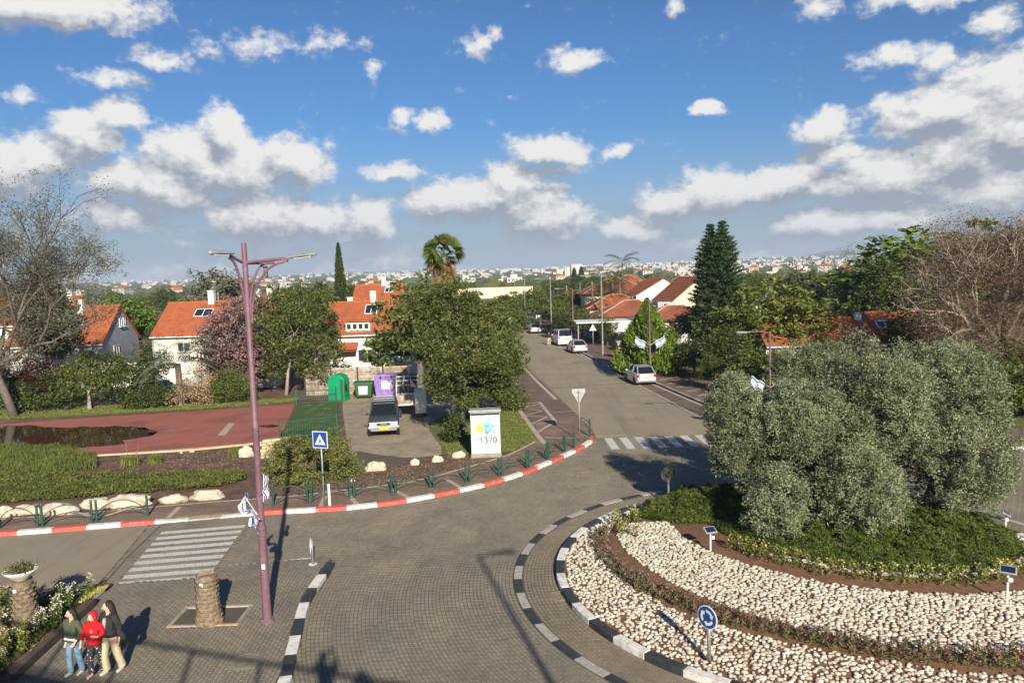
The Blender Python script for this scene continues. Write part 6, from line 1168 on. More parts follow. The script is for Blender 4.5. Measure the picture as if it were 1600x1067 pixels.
# ---- signs
def pole_sign(name, label, px, py, h, r, rz=0, m='greypole', z=.12):
    X, Y = at(px, py, z); t = thing(name, label, 'road sign', (X, Y, z), rz); MB().tube([(0, 0, 0), (0, 0, h)], r, 10).obj('post', M[m], t, smooth=True); return t
def plate(t, pts, y, m, name, th=.02): return MB().prism(pts, 'y', y-th, y).obj(name, M[m], t)
t = pole_sign('crossing_sign', 'blue square pedestrian-crossing sign on a grey post behind the railing', 507, 790, 3.05, .035, math.radians(-18)); s_ = .34; zc = 2.72
plate(t, [(-s_, zc-s_), (s_, zc-s_), (s_, zc+s_), (-s_, zc+s_)], -.04, 'signwhite', 'sign_plate'); plate(t, [(-s_+.03, zc-s_+.03), (s_-.03, zc-s_+.03), (s_-.03, zc+s_-.03), (-s_+.03, zc+s_-.03)], -.062, 'signblue', 'sign_face', .004); plate(t, [(-.235, zc-.20), (.235, zc-.20), (0, zc+.23)], -.068, 'signwhite', 'triangle', .004)
plate(t, [(-.02, zc+.02), (.03, zc+.02), (.045, zc-.06), (.10, zc-.17), (.065, zc-.17), (.01, zc-.08), (-.05, zc-.17), (-.09, zc-.17), (-.03, zc-.05)], -.073, 'black', 'walking_figure', .003); ring2 = MB().lathe([(.028, 0), (.028, .003)], (0, 0, 0), 10).obj('walking_figure', M['black'], t, (.01, -.073, zc+.055)); ring2.rotation_euler = (PI/2, 0, 0)
MB().box(0, -.02, zc-.15, .09, .06, .04).box(0, -.02, zc+.15, .09, .06, .04).obj('bracket', M['darkpole'], t); MB().tube([(0, 0, 1.25), (0, 0, 1.32)], .045, 8).obj('band', M['black'], t)
MB().box(.22, .04, .45, .10, .03, .9).obj('marker', M['frame'], t)
t = pole_sign('roundabout_sign', 'round blue roundabout sign with three white arrows standing in the pebbles', 1108, 1030, 1.02, .045, math.radians(-54), z=.24); zc = 1.02
disc = lambda r, y, m, nm, th: MB().lathe([(r, 0), (r, th)], (0, 0, 0), 32).obj(nm, M[m], t, (0, y, zc))
for r, y, m, nm, th in ((.275, -.035, 'signwhite', 'sign_plate', .02), (.252, -.056, 'signblue', 'sign_face', .004)): disc(r, y, m, nm, th).rotation_euler = (PI/2, 0, 0)
for k_ in range(3):
    a0 = math.radians(90-120*k_+10); V = []; n = 9
    for i in range(n): a = a0-math.radians(72)*i/(n-1); V += [(.118*math.cos(a), -.064, zc+.118*math.sin(a)), (.182*math.cos(a), -.064, zc+.182*math.sin(a))]
    a = a0-math.radians(72); b = a-math.radians(34); mb = MB().add(V, [(2*i, 2*i+1, 2*i+3, 2*i+2) for i in range(n-1)]); mb.add([(.082*math.cos(a), -.064, zc+.082*math.sin(a)), (.215*math.cos(a), -.064, zc+.215*math.sin(a)), (.15*math.cos(b), -.064, zc+.15*math.sin(b))], [(0, 1, 2)]); mb.obj('arrow', M['signwhite'], t)
t = pole_sign('yield_sign', 'back of a pointed give-way sign on a thin post at the street corner', 906, 688, 2.7, .03, math.radians(4)); zc = 2.45; plate(t, [(-.36, zc+.36), (.36, zc+.36), (.36, zc+.18), (.02, zc-.42), (-.02, zc-.42), (-.36, zc+.18)], .06, 'signback', 'sign_plate'); MB().box(0, .015, zc+.16, .3, .02, .05).box(0, .015, zc-.1, .2, .02, .05).obj('bracket', M['greypole'], t)
t = pole_sign('keep_right_sign', 'low marker sign seen edge-on at the tip of the grey pavement', 489, 882, .85, .035, math.radians(101), z=.10); zc = .62; MB().lathe([(.27, 0), (.27, .02)], (0, 0, 0), 22).obj('sign_plate', M['signwhite'], t, (0, .04, zc)).rotation_euler = (PI/2, 0, 0); MB().lathe([(.25, 0), (.25, .004)], (0, 0, 0), 22).obj('sign_face', M['signblue'], t, (0, .020-.004, zc)).rotation_euler = (PI/2, 0, 0); MB().lathe([(.14, 0), (.14, .03)], (0, 0, 0), 12).obj('base', M['kwhite'], t)
X, Y = at(1063, 775, .2); t = thing('roundabout_sign', 'dark back of a round sign at the far side of the island beside the juniper', 'road sign', (5.9, 28.9, .25), math.radians(20)); MB().tube([(0, 0, 0), (0, 0, .8)], .04, 8).obj('post', M['greypole'], t); MB().lathe([(.30, 0), (.30, .02)], (0, 0, 0), 26).obj('sign_plate', M['darkpole'], t, (0, .05, 1.0)).rotation_euler = (PI/2, 0, 0)
t = pole_sign('warning_sign', 'small triangular warning sign on a post near the tall pale lamp pole', 927, 546, 2.6, .04); plate(t, [(-.42, 2.2), (.42, 2.2), (0, 2.95)], -.05, 'signwhite', 'sign_plate')
t = pole_sign('parking_sign', 'thin post with a small plate at the edge of the bays beside the bright cypress', 985, 563, 3.0, .04); MB().box(0, -.06, 2.6, .4, .03, .5).obj('sign_plate', M['signback'], t)
t = pole_sign('square_sign', 'white square sign beside the last parked cars', 843, 520, 2.6, .05); MB().box(0, -.07, 2.4, .9, .04, .6).obj('sign_plate', M['signwhite'], t)
# pink gate pillar, stone wheel
X, Y = at(971, 560, .1); t = thing('gate_pillar', 'pink rendered pillar with a flat cap at the edge of the footway', 'pillar', (X, Y, .1)); MB().box(0, 0, .85, .85, .85, 1.7).obj('shaft', M['pinkpil'], t); MB().box(0, 0, 1.76, 1.05, 1.05, .14).obj('cap', M['inlay'], t)
X, Y = at(1000, 560, .1); t = thing('millstone', 'round pale stone wheel leaning in the garden right of the pink pillar', 'stone wheel', (X, Y, .1)); MB().lathe([(.25, -.15), (.78, -.15), (.78, .15), (.25, .15)], (0, 0, 0), 26).obj('stone_ring', M['rock'], t, (0, 0, .78)).rotation_euler = (PI/2, 0, .2); MB().lathe([(.25, 0), (.24, .32)], (0, 0, 0), 12).obj('hub', M['black'], t, (0, .16, .78)).rotation_euler = (PI/2, 0, .2)
# street-side fence on the right
t = thing('street_fence', 'grey panel fence with posts along the right footway past the pink pillar', 'fence')
FP = [Vector((13.9, 80, .1)), Vector((12.4, 92, .1)), Vector((10.2, 108, .1)), Vector((8.9, 130, .1))]
for a, b in zip(FP[:-1], FP[1:]):
    n = int((b-a).length/2.4); rzz = math.atan2(b.y-a.y, b.x-a.x)
    for i in range(n): p = a.lerp(b, (i+.5)/n); q = a.lerp(b, i/n); MB().box(p.x, p.y, .95, 2.2, .06, 1.6, rz=rzz).obj('panel', M['grey' if i % 3 else 'slatwall'], t); MB().box(q.x, q.y, 1.0, .22, .22, 2.0, rz=rzz).obj('post', M['concrete'], t)
t = thing('carport', 'white flat carport roof behind the street fence', 'carport', (*[ray_at(955, 520, 92)[0], 92], 0)); MB().box(0, 2, 3.0, 8.5, 5, .16).obj('roof', M['metal_roof'], t)
for q in ((-4, 0), (4, 0), (-4, 4), (4, 4)): MB().box(q[0], q[1], 1.47, .12, .12, 2.9).obj('post', M['greypole'], t)
X, Y = at(1590, 640, .1); t = thing('guard_rail', 'bright blue tubular rail on short posts at the right edge below the leaning trunk', 'railing', (X, Y, .1))
for z_ in (.55, .82): MB().tube([(-1.6, .3, z_-.05), (3, -.1, z_), (8, -.6, z_)], .06, 8).obj('rail', M['blueb'], t)
for q in range(6): MB().box(-1.4+q*1.7, .27-q*.17, .42, .08, .08, .84).obj('post', M['blueb'], t)
# ---- floodlights on the island
def flood(label, px, py, rz, h=.62):
    X, Y = at(px, py, .3); t = thing('floodlight', label, 'floodlight', (X, Y, isl_z(X, Y)), rz); MB().box(0, 0, h/2, .045, .045, h).obj('post', M['frame'], t); o = MB().box(0, 0, 0, .38, .27, .04).obj('panel', M['signback'], t, (0, 0, h+.05), bevel=.008); o.rotation_euler = (math.radians(28), 0, 0); p = MB().box(0, 0, .024, .31, .20, .008).obj('lamp_glass', M['solar'], o); MB().box(.06, -.05, h-.18, .10, .05, .10).obj('driver_box', M['frame'], t); return t
flood('small solar floodlight on a white post left of the juniper, above the pebbles', 1110, 868, math.radians(15)); flood('solar floodlight on a thin post at the right edge of the inner flower row', 1574, 946, math.radians(-35), .85); flood('white floodlight at the far right rim of the island', 1572, 815, math.radians(60), .45)
# ---- boulders
def boulder(label, px, py, w_, h_, seed, z=.1, d_=None, group=None, name='boulder'):
    rs = np.random.RandomState(seed); bm = bmesh.new(); bmesh.ops.create_icosphere(bm, subdivisions=4, radius=1); d_ = d_ or w_*.55
    for v in bm.verts:
        c = v.co.normalized(); k_ = 1+.30*mnoise.noise(c*1.4+Vector((seed, 0, 0)))+.14*mnoise.noise(c*3.6+Vector((seed, 9, 0)))+.05*mnoise.noise(c*9+Vector((seed, 0, 4))); k_ = max(k_*.9, .5); v.co = Vector((c.x*w_/2*k_, c.y*d_/2*k_, max(-.12, c.z*h_*k_*.8+h_*.15)))
    me = bpy.data.meshes.new(name); bm.to_mesh(me); bm.free(); X, Y = at(px, py, z); return tag(link(name, me, M['rock'], None, (X, Y, z), rs.uniform(-.25, .25), smooth=True), label, 'boulder', group)
for i, (px, py, w_, h_, l) in enumerate(((4, 806, 1.0, .40, 'white boulder cut by the left edge behind the railing'), (42, 801, 1.35, .34, 'flat white boulder second from the left behind the railing'), (93, 801, 1.75, .50, 'broad white boulder behind the paired posts of the left railing'), (152, 792, 1.5, .48, 'pale tapering boulder in the middle of the row behind the left railing'), (203, 789, 2.0, .55, 'long white boulder at the right end of the left railing'), (271, 784, 1.2, .36, 'rounded cream boulder just right of the left railing'), (325, 778, 1.6, .42, 'jagged cream boulder at the right end of the row before the lamp'),
  (385, 713, .85, .62, 'upright white boulder at the end of the sandstone steps'), (587, 734, 1.10, .48, 'largest white boulder edging the gravel lot'), (648, 726, .52, .34, 'small pointed boulder second in the row along the lot'), (684, 721, .58, .38, 'squarish boulder third in the row along the lot'), (717, 714, .75, .36, 'lumpy boulder beside the graffiti cabinet'), (551, 752, .22, .14, 'tiny white stone at the right end of the spreading shrub'), (300, 706, .3, .12, 'small flat stone on the soil below the court edge'), (283, 708, .18, .10, 'tiny stone left of the flat one below the court edge'))): boulder(l, px, py, w_, h_, 400+i)
# sandstone block wall by the turf corner, concrete plank edge
t = thing('block_wall', 'low sandstone block wall between the lamp pole and the spreading shrub', 'wall'); a, b = Vector((*at(408, 716, .1), .1)), Vector((*at(440, 712, .1), .1)); a2 = Vector((*at(400, 696, .16), .1)); n = 4
L_ = 1.5; d = (b-a).normalized(); rzz = math.atan2(d.y, d.x); me = MB().box(0, 0, 0, .42, .26, .135).mesh('block'); me.materials.append(M['sandwall'])
for r in range(6):
    for i in range(4): p = a+d*(.22+i*.44+(r % 2)*.2-.25); o = bpy.data.objects.new('block', me); C.objects.link(o); o.parent = t; o.location = (p.x, p.y+r*.10, .10+.07+r*.145); o.rotation_euler = (0, 0, rzz+rnd.uniform(-.01, .01)); bv = o.modifiers.new('b', 'BEVEL'); bv.width = .012
# tree trunk stumps of palms used as planters
def stump(label, px, py, h, r, seed, z, pot=False):
    X, Y = at(px, py, z); t = thing('palm_stump', label, 'palm stump', (X, Y, z)); n = 22; V = []; rs = np.random.RandomState(seed); rows = int(h/.045)
    for i in range(rows+1):
        f = i/rows; rr_ = r*(1.28-.34*min(1, f*3.2)) if f < .3 else r*(.95+.05*math.sin(f*5)); saw = (i % 4)/4
        for j in range(n): a = 2*PI*j/n; V.append(((rr_*(1+.10*saw+.03*rs.normal()))*math.cos(a), (rr_*(1+.10*saw+.03*rs.normal()))*math.sin(a), f*h+.05*math.sin(a*2+i*.15)+.02*rs.normal()))
    F_ = [(i*n+j, i*n+(j+1) % n, (i+1)*n+(j+1) % n, (i+1)*n+j) for i in range(rows) for j in range(n)]+[tuple(rows*n+j for j in range(n))]
    MB().add(V, F_).obj('trunk', M['palmbark'], t)
    me = bpy.data.meshes.new('bark_scale'); me.from_pydata([(-.10, 0, -.05), (.10, 0, -.05), (.05, -.035, .06), (-.05, -.035, .06), (0, -.05, 0)], [], [(0, 1, 4), (1, 2, 4), (2, 3, 4), (3, 0, 4)]); me.materials.append(M['palmbark'])
    for i in range(int(h/.115)):
        for j in range(9): a = 2*PI*(j+.5*(i % 2))/9; o = bpy.data.objects.new('bark_scale', me); C.objects.link(o); o.parent = t; rr_ = r*(1.0+.25*max(0, 1-i*.115/h*3.2)); o.location = (rr_*math.cos(a), rr_*math.sin(a), .08+i*.115); o.rotation_euler = (0, 0, a+PI/2)
    MB().box(-.02, -r*1.10, h-.16, .09, .02, .09).obj('tag', M['frame'], t)
    return t
stump('cut palm trunk standing in the square pit near the tall lamp', 327, 972, 1.32, .27, 1, .12)
st = stump('palm trunk carrying a white flower bowl in the lower left flower bed', 42, 985, 1.38, .27, 2, .14)
X, Y = at(42, 985, .14); t = thing('flower_bowl', 'wide white bowl planter on top of the palm trunk in the flower bed', 'planter', (X-.02, Y, .14+1.40)); MB().lathe([(.14, 0), (.16, .02), (.30, .14), (.40, .24), (.42, .28), (.40, .30), (.37, .24), (.05, .18)], (0, 0, 0), 26).obj('bowl', M['pot'], t, smooth=True); p = RS.normal(size=(700, 3))*np.array([.16, .16, .06])+np.array([0, 0, .33]); V_, F_ = leaves(p, .08, .035, RS, .3); me = np_mesh('foliage', V_, F_); me.materials.append(LM['purplet']); link('foliage', me, None, t)
# flower bed in the lower left corner: individual plants
bedpoly = [at(150, 922, .14), at(60, 930, .14), at(-20, 936, .14), at(-150, 1000, .14), at(-100, 1200, .14), at(-20, 1075, .14), at(30, 1030, .14), at(120, 950, .14)]
q = poly_scatter(bedpoly, 150, np.random.RandomState(3)); TB = [tuft_mesh(40+i, .48, 120, [LM['dark'], LM['mid'], LM['hedge'], LM['yellowg']][i], [LM['whitefl'], LM['whitefl'], LM['beige'], LM['yellfl']][i], 34) for i in range(4)]
for x, y in q:
    px, py = proj(x, y, .3); i = (1 if px > 60 and rnd.random() < .8 else 0) if px > 45 else rnd.choice([2, 3, 3, 0]); bed(TB[i], x, y, rnd.uniform(.75, 1.25), 'white-flowered dark green plant in the lower left flower bed beside the palm trunk' if i < 2 else 'yellow-green or straw-coloured plant at the left of the flower bed', 'white-flowered bedding plants' if i < 2 else 'straw-coloured bedding plants', z=.14)
carpet('creeping_flowers', [at(172, 917, .15), at(110, 928, .15), at(125, 945, .15)], 1500, .15, .14, .06, .05, LM['yellfl'], 141); carpet('ground_plants', bedpoly, 9000, .14, .22, .07, .04, LM['dark'], 142)
tag(MB().box(*at(138, 1020, .3), .02, .01, .01, .01).obj('pebble_chip', M['rock']), 'tiny chip', 'stone') if False else None
# ================================================================== VEHICLES
def loft(secs, n=None):
    V = [p for s_ in secs for p in s_]; n = len(secs[0]); return MB().add(V, [(i*n+j, i*n+(j+1) % n, (i+1)*n+(j+1) % n, (i+1)*n+j) for i in range(len(secs)-1) for j in range(n)]+[tuple(range(n))[::-1], tuple((len(secs)-1)*n+j for j in range(n))])
def wheel(t, x, y, r, w=.22):
    o = MB().lathe([(r*.62, -w/2), (r*.96, -w/2), (r, -w/2+.03), (r, w/2-.03), (r*.96, w/2), (r*.62, w/2)], (0, 0, 0), 22).obj('tyre', M['tyre'], t, (x, y, r)); o.rotation_euler = (0, PI/2, 0); m = MB().lathe([(r*.62, -w*.40), (r*.62, w*.40)], (0, 0, 0), 18).obj('rim', M['rim'], o); return o
CAR = dict(  # y from the nose, z lower, z belt, half width ; cabin: y, z, half width
 hatch=dict(L=3.95, W=.84, body=[(0, .38, .62, .70), (.12, .22, .76, .80), (.9, .20, .92, .84), (1.3, .2, .97, .84), (3.3, .2, 1.0, .84), (3.82, .24, .98, .81), (3.95, .36, .80, .74)], cab=[(.95, .93, .74), (1.70, 1.46, .60), (2.5, 1.50, .60), (3.35, 1.44, .58), (3.88, .98, .70)], wr=.31, wy=(.75, 3.2)),
 sedan=dict(L=4.5, W=.87, body=[(0, .36, .60, .70), (.12, .22, .72, .82), (1.1, .20, .88, .87), (1.5, .2, .93, .87), (3.6, .2, .97, .87), (4.35, .24, .98, .84), (4.5, .36, .85, .76)], cab=[(1.15, .90, .76), (2.05, 1.40, .60), (2.8, 1.44, .60), (3.4, 1.38, .58), (4.05, .99, .70)], wr=.32, wy=(.85, 3.65)),
 van=dict(L=4.9, W=.95, body=[(0, .40, .80, .78), (.10, .24, .95, .90), (.9, .22, 1.12, .95), (1.2, .22, 1.2, .95), (4.6, .22, 1.25, .95), (4.85, .25, 1.25, .93), (4.9, .36, 1.2, .90)], cab=[(.85, 1.12, .84), (1.65, 1.90, .74), (2.6, 2.0, .76), (4.5, 1.98, .76), (4.86, 1.24, .88)], wr=.34, wy=(.85, 3.9)),
 suv=dict(L=4.6, W=.88, body=[(0, .50, .82, .80), (.10, .40, .96, .86), (.25, .38, 1.02, .88), (1.2, .38, 1.08, .88), (1.5, .38, 1.10, .88), (4.4, .38, 1.12, .88), (4.6, .48, 1.05, .84)], cab=[(1.22, 1.09, .80), (1.85, 1.66, .66), (2.6, 1.72, .68), (4.3, 1.70, .68), (4.55, 1.14, .80)], wr=.39, wy=(.75, 3.75)))
def make_car(label, kind, px, py, rz, col, cat='car', name='parked_car', z=.012, front=False, zg=None, group=None, lower=None, pos=None):
    K = CAR[kind]; X, Y = pos or at(px, py, z); t = thing(name, label, cat, (X, Y, z), rz, group)        # local: nose at +y end 0, body runs toward -y
    b = [[(-w, -y, z0), (-w*1.0, -y, z0+.12), (-w, -y, (z0+z1)/2), (-w*.965, -y, z1-.06), (-w*.90, -y, z1), (w*.90, -y, z1), (w*.965, -y, z1-.06), (w, -y, (z0+z1)/2), (w, -y, z0+.12), (w, -y, z0)] for y, z0, z1, w in K['body']]
    smooth_angle(loft(b).obj('body', M[col] if col in M else col, t, bevel=.02), 35)
    cb = K['cab']; ws, rs0, rm, re, bk = cb
    # roof, screens and side windows of the cabin
    P = lambda c, sg, f=1.0: (sg*c[2]*f, -c[0], c[1])
    rf = MB().add([P(rs0, -1), P(rs0, 1), P(rm, 1), P(rm, -1), P(re, 1), P(re, -1)]+[(x*1.0, y, z_-.06) for x, y, z_ in (P(rs0, -1), P(rs0, 1), P(rm, 1), P(rm, -1), P(re, 1), P(re, -1))], [(0, 1, 2, 3), (3, 2, 4, 5), (6, 9, 8, 7), (9, 11, 10, 8), (0, 6, 7, 1), (5, 4, 10, 11), (1, 7, 8, 2), (2, 8, 10, 4), (0, 3, 9, 6), (3, 5, 11, 9)]); smooth_angle(rf.obj('roof', M[col], t, bevel=.03), 35)
    MB().add([P(ws, -1), P(ws, 1), P(rs0, 1), P(rs0, -1)], [(0, 1, 2, 3)]).obj('windscreen', M['carglass'], t); MB().add([P(bk, -1), P(bk, 1), P(re, 1), P(re, -1)], [(0, 3, 2, 1)]).obj('rear_window', M['carglass'], t)
    for sg in (-1, 1):
        MB().add([P(ws, sg), P(rs0, sg), P(rm, sg), P(re, sg), P(bk, sg)], [(0, 1, 2, 3, 4)]).obj('side_window', M['carglass'], t); pl = MB()
        for a_, c_ in ((ws, rs0), (bk, re)): pl.tube([P(a_, sg, 1.01), P(c_, sg, 1.01)], .045, 4)
        ym = (rs0[0]+re[0])/2; pl.tube([(sg*(K['W']*.93), -ym, cb[0][1]), (sg*rm[2]*1.01, -ym, rm[1]-.02)], .04, 4); pl.obj('pillar', M[col], t)
        MB().box(sg*(K['W']+.09), -ws[0]-.28, ws[1]+.06, .17, .10, .13).obj('mirror', M['black'] if kind == 'suv' else M[col], t, bevel=.02)
    for y in K['wy']:
        for sg in (-1, 1): wheel(t, sg*(K['W']-.11), -y, K['wr']); MB().lathe([(K['wr']+.05, 0), (K['wr']+.05, .06)], (0, 0, 0), 18).obj('wheel_arch', M['black'], t, (sg*(K['W']-.055)-(0 if sg < 0 else .0), -y, K['wr']+.0)).rotation_euler = (0, PI/2*sg, 0)
    y0 = K['L']; z1 = K['body'][-2][2]; zn = K['body'][1][2]
    for sg in (-1, 1): MB().box(sg*K['W']*.80, -y0+.02, z1-.18, .22, .10, .20).obj('tail_light', M['taillens'], t, bevel=.01); MB().box(sg*K['W']*.66, -.055, zn-.15, .30, .13, .15).obj('headlight', M['lens'], t, bevel=.01)
    MB().box(0, -y0-.01, .46, K['W']*1.7, .12, .20).obj('rear_bumper', M[col], t, bevel=.03); MB().box(0, -y0-.025, z1-.34, .52, .03, .12).obj('number_plate', M['plate'], t)
    MB().box(0, .0, .50, K['W']*1.7, .14, .20).obj('front_bumper', M['chrome'] if kind == 'suv' else M[col], t, bevel=.03); MB().box(0, .085, .55, .52, .03, .12).obj('number_plate', M['plate'], t); MB().box(0, -.03, zn-.15, .62, .10, .13).obj('grille', M['black'], t)
    return t
M['silver'] = mat('silver_car_paint', (.50, .52, .55), .28, metal=.35, coat=.5); M['whitecar'] = mat('white_car_paint', (.74, .74, .73), .3, coat=.5); M['darkcar'] = mat('dark_car_paint', (.05, .055, .065), .25, coat=.5); M['slate'] = mat('slate_car_paint', (.035, .042, .050), .5, var=(.05, .055, .06), scale=3); M['palesilver'] = mat('pale_silver_paint', (.42, .44, .45), .3, metal=.3, coat=.4)
def street_rz(y): return math.radians(6.0 if y < 100 else 2.5)
make_car('silver hatchback parked in the right bay nearest the roundabout', 'hatch', 0, 0, street_rz(60), 'silver', pos=(at(1006, 600)[0]-.35, at(1006, 603)[1]+3.9))
make_car('second silver car parked beyond the hatchback, behind the white van', 'sedan', 0, 0, street_rz(84), 'silver', pos=(at(905, 553)[0]-.3, at(905, 553)[1]+4.4))
make_car('white van parked in the right bay beside the standing person', 'van', 0, 0, street_rz(94), 'whitecar', 'van', 'parked_van', pos=(at(880, 541)[0]-.2, at(880, 541)[1]+4.8))
for (px, py, kd, cl, l) in ((834, 518, 'sedan', 'silver', 'pale silver car at the front of the four far parked cars'), (826, 513, 'hatch', 'darkcar', 'dark car second in the row of four far parked cars'), (813, 508, 'sedan', 'darkcar', 'dark saloon third in the row of far parked cars'), (802, 503, 'hatch', 'whitecar', 'white car at the far end of the row of parked cars')): make_car(l, kd, px, py, street_rz(120), cl)
make_car('light-coloured car glimpsed between the bushes behind the court lawn', 'sedan', 225, 628, math.radians(80), 'silver', pos=(ray_at(190, 600, 62)[0], 62.5))
# the off-roader facing us on the gravel: dark upper body over a pale lower band
X, Y = at(600, 684, .12); rzS = math.radians(188); sv = make_car('dark grey pickup-style off-roader with silver bumper parked on the gravel, facing the road', 'suv', 0, 0, rzS, 'slate', 'car', 'off_roader', z=.12, pos=(X, Y+.05))
for sg in (-1, 1): MB().box(sg*.885, -2.3, .56, .03, 3.4, .30).obj('lower_panel', M['palesilver'], sv)
MB().box(0, .0, .79, 1.62, .12, .22).obj('front_panel', M['palesilver'], sv, bevel=.02); MB().box(0, .065, .80, .72, .03, .13).obj('grille', M['black'], sv); MB().box(0, .085, .80, .34, .02, .05).obj('grille_badge', M['chrome'], sv); MB().box(0, .02, .60, 1.72, .17, .14).obj('bumper_bar', M['chrome'], sv, bevel=.02); MB().box(0, .115, .60, .50, .02, .14).obj('number_plate', M['plate'], sv)
for sg in (-1, 1): MB().box(sg*.60, .065, .81, .28, .04, .16).obj('headlight', M['lens'], sv, bevel=.01); MB().box(sg*.78, .07, .66, .08, .03, .07).obj('indicator', M['orange'], sv)
rk = MB()
for q in (-2.2, -3.0, -3.8): rk.box(0, q, 1.80, 1.3, .05, .05)
for sg in (-.62, .62): rk.box(sg, -3.0, 1.81, .05, 2.0, .052)
rk.obj('roof_rack', M['chrome'], sv)
# old trailer with rails behind it
t = thing('trailer', 'battered white trailer with a tubular rack standing behind the off-roader', 'trailer', (X+.9, Y+5.6, .12), math.radians(8)); MB().box(0, 2.2, .95, 1.9, 4.4, .16).obj('bed', M['white'], t, bevel=.02); 
for sg in (-.95, .95): MB().box(sg, 2.2, 1.28, .06, 4.4, .55).obj('side_board', M['white'], t)
MB().box(0, -.02, 1.28, 1.84, .06, .55).obj('front_board', M['slatwall'], t); MB().box(.55, -.6, 1.25, .7, .9, 1.5).obj('cab_box', M['white'], t, bevel=.06); rk = MB()
for y in (0, 2.2, 4.3): rk.tube([(-.95, y, 1.5), (-.95, y, 2.2), (.95, y, 2.2), (.95, y, 1.5)], .03, 5)
for sg in (-.95, 0, .95): rk.tube([(sg, 0, 2.2), (sg, 4.3, 2.2)], .03, 5)
rk.tube([(-.5, .3, 2.26), (-.4, 4.2, 2.26)], .05, 5); rk.obj('rack', M['frame'], t)
for sg in (-.8, .8):
    for y in (.8, 3.4): wheel(t, sg, y, .36)
